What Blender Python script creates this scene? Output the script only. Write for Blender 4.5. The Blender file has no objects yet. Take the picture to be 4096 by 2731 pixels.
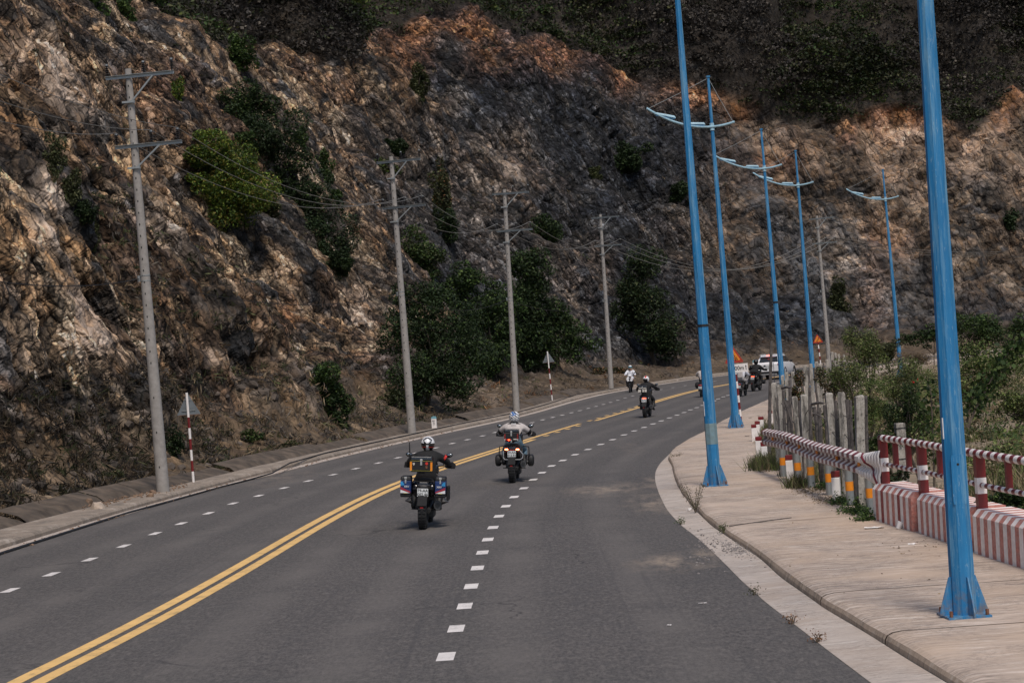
import bpy, bmesh, math, random
import numpy as np
from mathutils import Vector, Matrix
from mathutils.bvhtree import BVHTree

random.seed(7)
scene = bpy.context.scene
COL = scene.collection
rad = math.radians

# ------------------------------------------------------------------ camera
PW, PH, FOC = 4096.0, 2731.0, 8000.0      # photograph's frame and focal length in its own pixels
CAM_H, HORIZON, ROLL = 3.3, 1385.0, rad(3.9)
PITCH = math.atan((HORIZON - PH / 2) / FOC)
_U = Vector((0, -math.sin(PITCH), math.cos(PITCH)))
_F = Vector((0, math.cos(PITCH), math.sin(PITCH)))
_R = Vector((1, 0, 0))
_c, _s = math.cos(ROLL), math.sin(ROLL)
AX = _R * _c - _U * _s
AY = _R * _s + _U * _c
cam_data = bpy.data.cameras.new("camera")
cam = bpy.data.objects.new("camera", cam_data)
COL.objects.link(cam)
scene.camera = cam
cam_data.sensor_width = 36.0
cam_data.lens = FOC / PW * 36.0
cam_data.clip_start = 0.1
cam_data.clip_end = 3000
cam.matrix_world = Matrix(((AX.x, AY.x, -_F.x, 0), (AX.y, AY.y, -_F.y, 0), (AX.z, AY.z, -_F.z, CAM_H), (0, 0, 0, 1)))

# ------------------------------------------------------------------ light: overcast day
SUN_EL, SUN_AZ = rad(58), rad(165)        # azimuth from +Y, negative = left of the view
world = bpy.data.worlds.new("World")
scene.world = world
world.use_nodes = True
wn = world.node_tree
sky = wn.nodes.new("ShaderNodeTexSky")
sky.sky_type = 'NISHITA'
sky.sun_disc = False
sky.sun_elevation = SUN_EL
sky.sun_rotation = SUN_AZ
sky.air_density = 1.0
sky.dust_density = 1.5
sky.ozone_density = 0.6
wn.links.new(sky.outputs[0], wn.nodes["Background"].inputs[0])
wn.nodes["Background"].inputs[1].default_value = 0.06
sun_d = bpy.data.lights.new("sun", 'SUN')
sun_d.energy = 1.5
sun_d.angle = rad(14)
sun_d.color = (1.0, 0.90, 0.80)
sun = bpy.data.objects.new("sun", sun_d)
COL.objects.link(sun)
_sd = Vector((math.sin(SUN_AZ) * math.cos(SUN_EL), math.cos(SUN_AZ) * math.cos(SUN_EL), math.sin(SUN_EL)))
sun.rotation_euler = _sd.to_track_quat('Z', 'Y').to_euler()
scene.view_settings.view_transform = 'Standard'
scene.view_settings.look = 'None'
scene.view_settings.exposure = 0.85
scene.view_settings.gamma = 1.0
scene.render.engine = 'CYCLES'

# ------------------------------------------------------------------ geometry helpers
def ray(u, v):
    x = (u - PW / 2) / FOC
    y = -(v - PH / 2) / FOC
    return AX * x + AY * y + _F

def ground(u, v, z=0.0):
    d = ray(u, v)
    t = (z - CAM_H) / d.z
    return Vector((d.x * t, d.y * t, z))

def at_y(u, v, y):
    d = ray(u, v)
    t = y / d.y
    return Vector((d.x * t, y, CAM_H + d.z * t))

def project(P):
    P = np.asarray(P, dtype=np.float64)
    q = P - np.array([0, 0, CAM_H])
    d = q @ np.array(_F)
    x = q @ np.array(AX)
    y = q @ np.array(AY)
    return PW / 2 + FOC * x / d, PH / 2 - FOC * y / d

def smooth_px(pts, sig=40.0, step=6.0):
    p = np.array(pts, float)
    seg = np.linalg.norm(np.diff(p, axis=0), axis=1)
    L = np.concatenate([[0], np.cumsum(seg)])
    n = max(8, int(L[-1] / step))
    l = np.linspace(0, L[-1], n)
    a = np.stack([np.interp(l, L, p[:, 0]), np.interp(l, L, p[:, 1])], 1)
    k = int(3 * sig / (L[-1] / n)) + 1
    w = np.exp(-0.5 * (np.arange(-k, k + 1) * (L[-1] / n) / sig) ** 2)
    w /= w.sum()
    t0 = (a[0] - a[3]) / 3
    t1 = (a[-1] - a[-4]) / 3
    ext = np.concatenate([a[0] + t0 * np.arange(k, 0, -1)[:, None], a, a[-1] + t1 * np.arange(1, k + 1)[:, None]])
    return np.stack([np.convolve(ext[:, i], w, 'valid') for i in (0, 1)], 1)

def to_world(pts, z=0.0):
    return np.array([ground(u, v, z)[:2] for u, v in pts])

def resample(P, step=None, n=None):
    P = np.asarray(P, float)
    seg = np.linalg.norm(np.diff(P, axis=0), axis=1)
    L = np.concatenate([[0], np.cumsum(seg)])
    if n is None:
        n = max(2, int(L[-1] / step) + 1)
    l = np.linspace(0, L[-1], n)
    return np.stack([np.interp(l, L, P[:, i]) for i in range(P.shape[1])], 1)

def gsmooth(P, sig):
    P = np.asarray(P, float)
    k = int(3 * sig) + 1
    w = np.exp(-0.5 * (np.arange(-k, k + 1) / sig) ** 2)
    w /= w.sum()
    t0 = (P[0] - P[2]) / 2
    t1 = (P[-1] - P[-3]) / 2
    e = np.concatenate([P[0] + t0 * np.arange(k, 0, -1)[:, None], P, P[-1] + t1 * np.arange(1, k + 1)[:, None]])
    return np.stack([np.convolve(e[:, i], w, 'valid') for i in range(P.shape[1])], 1)

def normals2(P):
    t = np.gradient(P, axis=0)
    t /= np.linalg.norm(t, axis=1)[:, None]
    return np.stack([-t[:, 1], t[:, 0]], 1)      # to the left of travel

def offset(P, d):
    return P + normals2(P) * (np.asarray(d)[:, None] if np.ndim(d) else d)

def near_on(P, Q):
    """for every P the closest point on polyline Q"""
    out = []
    a, b = Q[:-1], Q[1:]
    d = b - a
    dd = (d * d).sum(1)
    for p in P:
        t = np.clip(((p - a) * d).sum(1) / dd, 0, 1)
        c = a + d * t[:, None]
        i = np.argmin(((c - p) ** 2).sum(1))
        out.append(c[i])
    return np.array(out)

# ------------------------------------------------------------------ object helpers
def tag(o, label=None, cat=None, group=None, kind=None):
    if label: o["label"] = label
    if cat: o["category"] = cat
    if group: o["group"] = group
    if kind: o["kind"] = kind
    return o

def empty(name, loc=(0, 0, 0), rz=0.0, rx=0.0, ry=0.0):
    o = bpy.data.objects.new(name, None)
    COL.objects.link(o)
    o.location = loc
    o.rotation_euler = (rx, ry, rz)
    o.empty_display_size = 0.2
    return o

def link(name, me, parent=None):
    o = bpy.data.objects.new(name, me)
    COL.objects.link(o)
    if parent is not None:
        o.parent = parent
    return o

def kids(o):
    return [c for c in bpy.data.objects if c.parent == o]

def copy_tree(o, parent=None):
    c = o.copy()
    COL.objects.link(c)
    c.parent = parent
    for ch in kids(o):
        copy_tree(ch, c)
    return c

def np_mesh(name, V, F, mat, parent=None, cols=None, smooth=False, extra=None):
    """V (n,3), F (m,k) arrays; cols (m,3) per face or (n,3) per vertex"""
    me = bpy.data.meshes.new(name)
    V = np.asarray(V, np.float32)
    F = np.asarray(F, np.int32)
    m, k = F.shape
    me.vertices.add(len(V)); me.vertices.foreach_set("co", V.ravel())
    me.loops.add(m * k); me.loops.foreach_set("vertex_index", F.ravel())
    me.polygons.add(m)
    me.polygons.foreach_set("loop_start", np.arange(0, m * k, k, dtype=np.int32))
    me.polygons.foreach_set("loop_total", np.full(m, k, dtype=np.int32))
    me.polygons.foreach_set("use_smooth", np.full(m, smooth, dtype=bool))
    me.update(calc_edges=True)
    if cols is not None:
        dom = 'FACE' if len(cols) == m and len(cols) != len(V) else 'POINT'
        a = me.attributes.new("Col", 'FLOAT_COLOR', dom)
        c4 = np.ones((len(cols), 4), np.float32)
        c4[:, :3] = cols
        a.data.foreach_set("color", c4.ravel())
    me.materials.append(mat)
    return link(name, me, parent)

class MB:
    def __init__(s):
        s.v = []; s.f = []; s.m = []; s.mi = 0
    def add(s, vs, fs, mi=None):
        b = len(s.v)
        s.v += [tuple(x) for x in vs]
        for f in fs:
            s.f.append(tuple(i + b for i in f)); s.m.append(s.mi if mi is None else mi)
        return s
    def box(s, c, d, R=None, mi=None, top=1.0, topx=None, topy=None):
        x, y, z = d[0] / 2, d[1] / 2, d[2] / 2
        tx = top if topx is None else topx
        ty = top if topy is None else topy
        vs = []
        for sz, kx, ky in ((-1, 1, 1), (1, tx, ty)):
            for sx, sy in ((-1, -1), (1, -1), (1, 1), (-1, 1)):
                p = Vector((sx * x * kx, sy * y * ky, sz * z))
                if R is not None: p = R @ p
                vs.append(p + Vector(c))
        s.add(vs, [(3, 2, 1, 0), (4, 5, 6, 7), (0, 1, 5, 4), (1, 2, 6, 5), (2, 3, 7, 6), (3, 0, 4, 7)], mi)
        return s
    def tube(s, pts, r, n=8, caps=True, mi=None, sq=1.0):
        pts = [Vector(p) for p in pts]
        if not hasattr(r, '__len__'): r = [r] * len(pts)
        prev = None
        vs = []
        for i, p in enumerate(pts):
            if i == 0: t = pts[1] - pts[0]
            elif i == len(pts) - 1: t = pts[-1] - pts[-2]
            else: t = (pts[i + 1] - p).normalized() + (p - pts[i - 1]).normalized()
            t.normalize()
            if prev is None:
                a = Vector((0, 0, 1)) if abs(t.z) < .9 else Vector((1, 0, 0))
                x = t.cross(a).normalized()
            else:
                x = (prev - t * prev.dot(t)).normalized()
            prev = x
            y = t.cross(x)
            for k in range(n):
                an = 2 * math.pi * (k + .5) / n
                vs.append(p + (x * math.cos(an) + y * math.sin(an) * sq) * r[i])
        fs = []
        L = len(pts)
        for i in range(L - 1):
            for k in range(n):
                a, b = i * n + k, i * n + (k + 1) % n
                fs.append((a, b, b + n, a + n))
        if caps:
            fs.append(tuple(range(n - 1, -1, -1)))
            fs.append(tuple(range((L - 1) * n, L * n)))
        s.add(vs, fs, mi)
        return s
    def ell(s, c, r, nu=14, nv=9, paint=None, R=None, mi=None, zmin=-2, pw=1.0):
        vs = []; fs = []; c = Vector(c)
        for j in range(nv + 1):
            th = math.pi * j / nv
            for i in range(nu):
                ph = 2 * math.pi * i / nu
                q = Vector((math.sin(th) * math.cos(ph), math.sin(th) * math.sin(ph), math.cos(th)))
                if pw != 1.0:
                    q = Vector([math.copysign(abs(a) ** pw, a) for a in q])
                q.z = max(q.z, zmin)
                p = Vector((q.x * r[0], q.y * r[1], q.z * r[2]))
                if R is not None: p = R @ p
                vs.append(p + c)
        b = len(s.v)
        s.v += [tuple(x) for x in vs]
        for j in range(nv):
            for i in range(nu):
                i2 = (i + 1) % nu
                f = (j * nu + i, (j + 1) * nu + i, (j + 1) * nu + i2, j * nu + i2)
                th = math.pi * (j + .5) / nv; ph = 2 * math.pi * (i + .5) / nu
                m = paint(math.sin(th) * math.cos(ph), math.sin(th) * math.sin(ph), math.cos(th)) if paint else (s.mi if mi is None else mi)
                s.f.append(tuple(k + b for k in f)); s.m.append(m)
        return s
    def prism(s, poly, o, ax, ay, n, depth, mi=None):
        """poly in (a,b) coordinates on axes ax, ay at o, extruded along n by depth"""
        o, ax, ay, n = Vector(o), Vector(ax), Vector(ay), Vector(n)
        k = len(poly)
        vs = [o + ax * a + ay * b for a, b in poly] + [o + ax * a + ay * b + n * depth for a, b in poly]
        fs = [tuple(range(k - 1, -1, -1)), tuple(range(k, 2 * k))]
        fs += [(i, (i + 1) % k, k + (i + 1) % k, k + i) for i in range(k)]
        s.add(vs, fs, mi)
        return s
    def torus(s, c, R, r, n=28, k=8, axis='X', w=1.0, mi=None):
        vs = []; fs = []
        for i in range(n):
            a = 2 * math.pi * i / n
            for j in range(k):
                b = 2 * math.pi * j / k
                rr = R + r * math.cos(b)
                p = (w * r * math.sin(b), rr * math.cos(a), rr * math.sin(a))
                if axis == 'Z': p = (p[1], p[2], p[0])
                vs.append(Vector(p) + Vector(c))
        for i in range(n):
            for j in range(k):
                fs.append((i * k + j, ((i + 1) % n) * k + j, ((i + 1) % n) * k + (j + 1) % k, i * k + (j + 1) % k))
        s.add(vs, fs, mi)
        return s
    def build(s, name, mats, parent=None, smooth=False, bevel=0.0, recalc=True, loc=None):
        me = bpy.data.meshes.new(name)
        me.from_pydata(s.v, [], s.f)
        if not isinstance(mats, (list, tuple)): mats = [mats]
        for m in mats: me.materials.append(m)
        me.polygons.foreach_set("material_index", s.m)
        if recalc:
            bm = bmesh.new(); bm.from_mesh(me)
            bmesh.ops.remove_doubles(bm, verts=bm.verts, dist=1e-5)
            bmesh.ops.recalc_face_normals(bm, faces=bm.faces)
            bm.to_mesh(me); bm.free()
        if smooth:
            me.polygons.foreach_set("use_smooth", [True] * len(me.polygons))
            me.set_sharp_from_angle(angle=rad(40))
        o = link(name, me, parent)
        if loc is not None: o.location = loc
        if bevel > 0:
            b = o.modifiers.new("bevel", 'BEVEL')
            b.width = bevel; b.segments = 2; b.limit_method = 'ANGLE'; b.angle_limit = rad(35)
        return o

def text_obj(txt, size, mat, parent, o, ax, ay, name="lettering", extrude=0.002, font_scale_x=1.0, spacing=1.0):
    """centred text as a thin mesh on the plane at o spanned by ax, ay"""
    cu = bpy.data.curves.new(name, 'FONT')
    cu.body = txt; cu.size = size; cu.extrude = extrude
    cu.align_x = 'CENTER'; cu.align_y = 'CENTER'; cu.space_character = spacing
    cu.offset = size * 0.012
    cu.resolution_u = 2
    tmp = bpy.data.objects.new("tmp_text", cu)
    COL.objects.link(tmp)
    dg = bpy.context.evaluated_depsgraph_get()
    me = bpy.data.meshes.new_from_object(tmp.evaluated_get(dg))
    bpy.data.objects.remove(tmp); bpy.data.curves.remove(cu)
    ax, ay = Vector(ax).normalized(), Vector(ay).normalized()
    n = ax.cross(ay)
    M = Matrix(((ax.x * font_scale_x, ay.x, n.x, o[0]), (ax.y * font_scale_x, ay.y, n.y, o[1]), (ax.z * font_scale_x, ay.z, n.z, o[2]), (0, 0, 0, 1)))
    me.transform(M)
    me.materials.clear(); me.materials.append(mat)
    me.name = name
    return link(name, me, parent)

# ------------------------------------------------------------------ numpy noise
def _hash(i, j, k, seed):
    with np.errstate(over='ignore'):
        h = (i.astype(np.uint32) * np.uint32(374761393) + j.astype(np.uint32) * np.uint32(668265263)
             + k.astype(np.uint32) * np.uint32(2147483647) + np.uint32((seed * 974711 + 12345) & 0xffffffff))
        h = (h ^ (h >> np.uint32(13))) * np.uint32(1274126177)
        h = (h ^ (h >> np.uint32(16))) * np.uint32(2246822519)
        h = h ^ (h >> np.uint32(15))
    return h

def _r01(h, salt):
    with np.errstate(over='ignore'):
        g = (h + np.uint32(salt * 2654435769 & 0xffffffff)) * np.uint32(3266489917)
        g = (g ^ (g >> np.uint32(15))) * np.uint32(668265263)
        g = g ^ (g >> np.uint32(14))
    return g.astype(np.float32) / np.float32(4294967296.0)

def vnoise(P, seed=0):
    P = P.astype(np.float32)
    I = np.floor(P).astype(np.int64)
    f = P - I
    f = f * f * (3 - 2 * f)
    r = np.zeros(len(P), np.float32)
    for dx in (0, 1):
        for dy in (0, 1):
            for dz in (0, 1):
                h = _r01(_hash(I[:, 0] + dx, I[:, 1] + dy, I[:, 2] + dz, seed), 1)
                w = (f[:, 0] if dx else 1 - f[:, 0]) * (f[:, 1] if dy else 1 - f[:, 1]) * (f[:, 2] if dz else 1 - f[:, 2])
                r += w * h
    return r * 2 - 1

def fbm(P, seed=0, oct=4):
    a, t, s = 1.0, 0.0, 0.0
    for o in range(oct):
        t = t + a * vnoise(P * (2.0 ** o) + 17.3 * o, seed + o)
        s += a
        a *= 0.5
    return t / s

def voronoi(P, seed=0):
    """nearest cell: returns F1, F2, offset vector from its centre, random rgb of the cell"""
    P = P.astype(np.float32)
    I = np.floor(P).astype(np.int64)
    fr = (P - I).astype(np.float32)
    n = len(P)
    f1 = np.full(n, 9.0, np.float32); f2 = np.full(n, 9.0, np.float32)
    off = np.zeros((n, 3), np.float32); hh = np.zeros(n, np.uint32)
    for dx in (-1, 0, 1):
        for dy in (-1, 0, 1):
            for dz in (-1, 0, 1):
                h = _hash(I[:, 0] + dx, I[:, 1] + dy, I[:, 2] + dz, seed)
                ox = fr[:, 0] - dx - _r01(h, 1)
                oy = fr[:, 1] - dy - _r01(h, 2)
                oz = fr[:, 2] - dz - _r01(h, 3)
                d = ox * ox + oy * oy + oz * oz
                c = d < f1
                f2 = np.where(c, f1, np.minimum(f2, d))
                f1 = np.where(c, d, f1)
                off[c, 0] = ox[c]; off[c, 1] = oy[c]; off[c, 2] = oz[c]
                hh[c] = h[c]
    rnd = np.stack([_r01(hh, 4), _r01(hh, 5), _r01(hh, 6)], 1)
    return np.sqrt(f1), np.sqrt(f2), off, rnd

def blocks(P, seed=0, tilt=.7, off_amp=.4, cw=.10):
    """upper envelope of tilted planes: continuous, angular, convex blocks with sharp creases.
    returns height, crease (1 in the joint), random rgb of the block"""
    P = P.astype(np.float32)
    I = np.floor(P).astype(np.int64)
    fr = (P - I).astype(np.float32)
    n = len(P)
    b1 = np.full(n, -9.0, np.float32); b2 = np.full(n, -9.0, np.float32); hh = np.zeros(n, np.uint32)
    for dx in (-1, 0, 1):
        for dy in (-1, 0, 1):
            for dz in (-1, 0, 1):
                h = _hash(I[:, 0] + dx, I[:, 1] + dy, I[:, 2] + dz, seed)
                ox = fr[:, 0] - dx - _r01(h, 1)
                oy = fr[:, 1] - dy - _r01(h, 2)
                oz = fr[:, 2] - dz - _r01(h, 3)
                d = -((.8 + .4 * _r01(h, 8)) * np.abs(ox) + (.8 + .4 * _r01(h, 9)) * np.abs(oy) + (.8 + .4 * _r01(h, 10)) * np.abs(oz)) + off_amp * (_r01(h, 7) - .5)
                d += tilt * ((_r01(h, 4) - .5) * ox + (_r01(h, 5) - .5) * oy + (_r01(h, 6) - .5) * oz)
                c = d > b1
                b2 = np.where(c, b1, np.maximum(b2, d))
                b1 = np.where(c, d, b1)
                hh[c] = h[c]
    rnd = np.stack([_r01(hh, 14), _r01(hh, 15), _r01(hh, 16)], 1)
    return b1, np.clip(1 - (b1 - b2) / cw, 0, 1), rnd

def sstep(a, b, x):
    t = np.clip((x - a) / (b - a), 0, 1)
    return t * t * (3 - 2 * t)

# ------------------------------------------------------------------ materials
def new_mat(name):
    m = bpy.data.materials.new(name)
    m.use_nodes = True
    nt = m.node_tree
    b = nt.nodes["Principled BSDF"]
    return m, nt, b

def simple(name, col, rough=0.6, metal=0.0, var=0.12, scale=20.0, bump=0.0, emit=None, es=0.0, coat=0.0, bscale=None, dirt=None, dirt_amt=0.3, dirt_scale=6.0):
    m, nt, b = new_mat(name)
    N, L = nt.nodes, nt.links
    tc = N.new("ShaderNodeTexCoord")
    n = N.new("ShaderNodeTexNoise"); n.inputs["Scale"].default_value = scale; n.inputs["Detail"].default_value = 6
    L.new(tc.outputs["Object"], n.inputs["Vector"])
    r = N.new("ShaderNodeValToRGB")
    r.color_ramp.elements[0].position = .3; r.color_ramp.elements[1].position = .7
    c0 = [max(0, x * (1 - var)) for x in col]; c1 = [min(1, x * (1 + var)) for x in col]
    r.color_ramp.elements[0].color = (*c0, 1); r.color_ramp.elements[1].color = (*c1, 1)
    L.new(n.outputs["Fac"], r.inputs[0])
    out = r.outputs[0]
    if dirt is not None:
        n2 = N.new("ShaderNodeTexNoise"); n2.inputs["Scale"].default_value = dirt_scale; n2.inputs["Detail"].default_value = 8; n2.inputs["Roughness"].default_value = .7
        L.new(tc.outputs["Object"], n2.inputs["Vector"])
        mr = N.new("ShaderNodeMapRange"); mr.inputs[1].default_value = .45; mr.inputs[2].default_value = .75; mr.inputs[4].default_value = dirt_amt
        L.new(n2.outputs["Fac"], mr.inputs[0])
        mx = N.new("ShaderNodeMix"); mx.data_type = 'RGBA'
        L.new(mr.outputs[0], mx.inputs[0]); L.new(out, mx.inputs[6]); mx.inputs[7].default_value = (*dirt, 1)
        out = mx.outputs[2]
    L.new(out, b.inputs["Base Color"])
    b.inputs["Roughness"].default_value = rough
    b.inputs["Metallic"].default_value = metal
    if coat: b.inputs["Coat Weight"].default_value = coat
    if bump:
        bn = N.new("ShaderNodeTexNoise"); bn.inputs["Scale"].default_value = bscale or scale * 3; bn.inputs["Detail"].default_value = 5
        L.new(tc.outputs["Object"], bn.inputs["Vector"])
        bp = N.new("ShaderNodeBump"); bp.inputs["Strength"].default_value = bump; bp.inputs["Distance"].default_value = .01
        L.new(bn.outputs["Fac"], bp.inputs["Height"]); L.new(bp.outputs[0], b.inputs["Normal"])
    if emit is not None:
        b.inputs["Emission Color"].default_value = (*emit, 1)
        b.inputs["Emission Strength"].default_value = es
    return m

def mixn(nt, fac, a, b_):
    mx = nt.nodes.new("ShaderNodeMix"); mx.data_type = 'RGBA'
    for s, x in ((0, fac), (6, a), (7, b_)):
        if isinstance(x, (tuple, list)): mx.inputs[s].default_value = (*x, 1)
        elif isinstance(x, (int, float)): mx.inputs[s].default_value = x
        else: nt.links.new(x, mx.inputs[s])
    return mx.outputs[2]

def noise(nt, vec, scale, detail=4, rough=.5, lo=None, hi=None, to=1.0):
    n = nt.nodes.new("ShaderNodeTexNoise")
    n.inputs["Scale"].default_value = scale; n.inputs["Detail"].default_value = detail; n.inputs["Roughness"].default_value = rough
    nt.links.new(vec, n.inputs["Vector"])
    if lo is None: return n.outputs["Fac"]
    m = nt.nodes.new("ShaderNodeMapRange")
    m.inputs[1].default_value = lo; m.inputs[2].default_value = hi; m.inputs[4].default_value = to
    nt.links.new(n.outputs["Fac"], m.inputs[0])
    return m.outputs[0]

def mapping(nt, vec, scale=(1, 1, 1), rot=(0, 0, 0), loc=(0, 0, 0)):
    m = nt.nodes.new("ShaderNodeMapping")
    m.inputs["Scale"].default_value = scale; m.inputs["Rotation"].default_value = rot; m.inputs["Location"].default_value = loc
    nt.links.new(vec, m.inputs["Vector"])
    return m.outputs[0]

def mul(nt, a, b_):
    m = nt.nodes.new("ShaderNodeMath"); m.operation = 'MULTIPLY'
    for s, x in ((0, a), (1, b_)):
        if isinstance(x, (int, float)): m.inputs[s].default_value = x
        else: nt.links.new(x, m.inputs[s])
    return m.outputs[0]

def spot(nt, pos, c, r, edge_noise=None):
    """1 inside an ellipse of half-axes r round c on the ground, fading out; c, r in metres"""
    N, L = nt.nodes, nt.links
    mp = mapping(nt, pos, scale=(1 / r[0], 1 / r[1], 0), loc=(-c[0] / r[0], -c[1] / r[1], 0))
    ln = N.new("ShaderNodeVectorMath"); ln.operation = 'LENGTH'
    L.new(mp, ln.inputs[0])
    s = ln.outputs["Value"]
    if edge_noise is not None:
        ad = N.new("ShaderNodeMath"); ad.operation = 'ADD'
        L.new(s, ad.inputs[0]); L.new(edge_noise, ad.inputs[1]); s = ad.outputs[0]
    mr = N.new("ShaderNodeMapRange")
    mr.inputs[1].default_value = 1.5; mr.inputs[2].default_value = .7; mr.inputs[3].default_value = 0; mr.inputs[4].default_value = 1
    L.new(s, mr.inputs[0])
    return mr.outputs[0]
# ------------------------------------------------------------------ materials of the setting
def asphalt_mat():
    m, nt, b = new_mat("asphalt")
    geo = nt.nodes.new("ShaderNodeNewGeometry"); P = geo.outputs["Position"]
    at = nt.nodes.new("ShaderNodeAttribute"); at.attribute_name = "Col"     # x: position across the road 0..1
    grain = noise(nt, P, 95, 3, .7)
    r = nt.nodes.new("ShaderNodeValToRGB")
    r.color_ramp.elements[0].position = .32; r.color_ramp.elements[1].position = .72
    r.color_ramp.elements[0].color = (.044, .041, .040, 1); r.color_ramp.elements[1].color = (.152, .137, .127, 1)
    nt.links.new(grain, r.inputs[0])
    big = noise(nt, P, .22, 5, .6, .35, .7)
    c = mixn(nt, big, r.outputs[0], mixn(nt, .45, r.outputs[0], (.14, .125, .115)))
    g2 = noise(nt, mapping(nt, P, (1, .35, 1)), 24, 3, .8, .40, .62)
    c = mixn(nt, mul(nt, g2, .75), c, (.032, .031, .030))
    g3 = noise(nt, mapping(nt, P, (1, .4, 1), (0, 0, 0), (7, 3, 0)), 11, 5, .8, .48, .66)
    c = mixn(nt, mul(nt, g3, .7), c, (.15, .135, .125))
    fine = noise(nt, P, 2.3, 6, .75, .48, .8, .5)
    c = mixn(nt, fine, c, (.052, .052, .055))
    # wheel paths, slightly polished and paler
    sep = nt.nodes.new("ShaderNodeSeparateColor"); nt.links.new(at.outputs["Color"], sep.inputs[0])
    wv = nt.nodes.new("ShaderNodeMath"); wv.operation = 'SINE'
    nt.links.new(mul(nt, sep.outputs[0], 50.3), wv.inputs[0])
    wm = nt.nodes.new("ShaderNodeMapRange"); wm.inputs[1].default_value = -.2; wm.inputs[2].default_value = 1; wm.inputs[4].default_value = .55
    nt.links.new(wv.outputs[0], wm.inputs[0])
    wmn = mul(nt, wm.outputs[0], noise(nt, P, .5, 3, .5, .3, .6))
    c = mixn(nt, wmn, c, (.135, .122, .112))
    # long dark seams and tyre streaks along the lanes
    st = noise(nt, mapping(nt, at.outputs["Vector"], (90, 5, 1)), 1.0, 4, .6, .57, .72, .6)
    c = mixn(nt, mul(nt, st, .6), c, (.040, .039, .041))
    vc = nt.nodes.new("ShaderNodeTexVoronoi"); vc.feature = 'DISTANCE_TO_EDGE'; vc.inputs["Scale"].default_value = .22
    wn_ = nt.nodes.new("ShaderNodeTexNoise"); wn_.inputs["Scale"].default_value = .9; wn_.inputs["Detail"].default_value = 6; nt.links.new(P, wn_.inputs["Vector"])
    wa = nt.nodes.new("ShaderNodeVectorMath"); wa.operation = 'MULTIPLY_ADD'; nt.links.new(wn_.outputs["Color"], wa.inputs[0]); wa.inputs[1].default_value = (2.2, 2.2, 0); nt.links.new(P, wa.inputs[2])
    nt.links.new(wa.outputs[0], vc.inputs["Vector"])
    cm = nt.nodes.new("ShaderNodeMapRange"); cm.inputs[1].default_value = .0; cm.inputs[2].default_value = .007; cm.inputs[3].default_value = .8; cm.inputs[4].default_value = 0
    nt.links.new(vc.outputs["Distance"], cm.inputs[0])
    c = mixn(nt, mul(nt, cm.outputs[0], noise(nt, P, .25, 2, .5, .5, .6)), c, (.022, .021, .021))
    # sand washed out of the gutter (a stain with its own shape)
    en = noise(nt, P, 1.1, 6, .7, .0, 1.0, 1.2)
    dust = noise(nt, mapping(nt, P, (1, .35, 1), (0, 0, .3)), 2.2, 6, .75, .42, .62)
    for (u, v), rr, k in (((2430, 1955), (1.6, 2.6), .8), ((2640, 2015), (.9, 3.4), .85), ((2690, 2250), (.85, 1.8), .95), ((2850, 2215), (.6, 1.2), .7), ((2640, 1925), (.6, 3.0), .8), ((1120, 1905), (1.5, 6), .35), ((2520, 1790), (.5, 5), .25)):
        g = ground(u, v)
        c = mixn(nt, mul(nt, mul(nt, spot(nt, P, (g.x, g.y), rr, en), dust), k), c, (.30, .24, .185))
    nt.links.new(c, b.inputs["Base Color"])
    b.inputs["Roughness"].default_value = .88
    bp = nt.nodes.new("ShaderNodeBump"); bp.inputs["Strength"].default_value = .5; bp.inputs["Distance"].default_value = .006
    nt.links.new(grain, bp.inputs["Height"]); nt.links.new(bp.outputs[0], b.inputs["Normal"])
    return m

def concrete_mat(name, base, dark, pale, streak_rot=0.0, streak=(1.1, 16, 1), amt=.75, sand=None):
    m, nt, b = new_mat(name)
    geo = nt.nodes.new("ShaderNodeNewGeometry"); P = geo.outputs["Position"]
    big = noise(nt, P, .7, 6, .65, .35, .68)
    c = mixn(nt, big, base, [x * .86 for x in base])
    dn = nt.nodes.new("ShaderNodeTexNoise"); dn.inputs["Scale"].default_value = 1.6; dn.inputs["Detail"].default_value = 3
    nt.links.new(P, dn.inputs["Vector"])
    dv = nt.nodes.new("ShaderNodeVectorMath"); dv.operation = 'MULTIPLY_ADD'
    nt.links.new(dn.outputs["Color"], dv.inputs[0]); dv.inputs[1].default_value = (.22, .22, 0); nt.links.new(P, dv.inputs[2])
    P0 = P; P = dv.outputs[0]
    s1 = noise(nt, mapping(nt, P, streak, (0, 0, streak_rot)), 1.0, 9, .82, .47, .60)
    patchy = noise(nt, P0, .8, 4, .6, .36, .56)
    s1 = mul(nt, s1, patchy)
    c = mixn(nt, mul(nt, s1, amt), c, dark)
    s2 = noise(nt, mapping(nt, P, (streak[0] * .8, streak[1] * .6, 1), (0, 0, streak_rot), (5, 9, 0)), 1.0, 7, .78, .53, .64)
    c = mixn(nt, mul(nt, s2, .85), c, pale)
    sp = noise(nt, mapping(nt, P0, (11, 50, 1), (0, 0, streak_rot)), 1.0, 4, .85, .50, .64)
    sp = mul(nt, sp, noise(nt, P0, 1.1, 4, .6, .38, .6))
    c = mixn(nt, mul(nt, sp, .9), c, [x * .5 for x in dark])
    if sand is not None:
        c = mixn(nt, noise(nt, P, .45, 4, .6, .48, .7, .6), c, sand)
    nt.links.new(c, b.inputs["Base Color"])
    b.inputs["Roughness"].default_value = .9
    bp = nt.nodes.new("ShaderNodeBump"); bp.inputs["Strength"].default_value = .55; bp.inputs["Distance"].default_value = .012
    nt.links.new(noise(nt, mapping(nt, P, (3, 40, 10), (0, 0, streak_rot)), 1.0, 5, .7), bp.inputs["Height"])
    nt.links.new(bp.outputs[0], b.inputs["Normal"])
    return m

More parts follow.
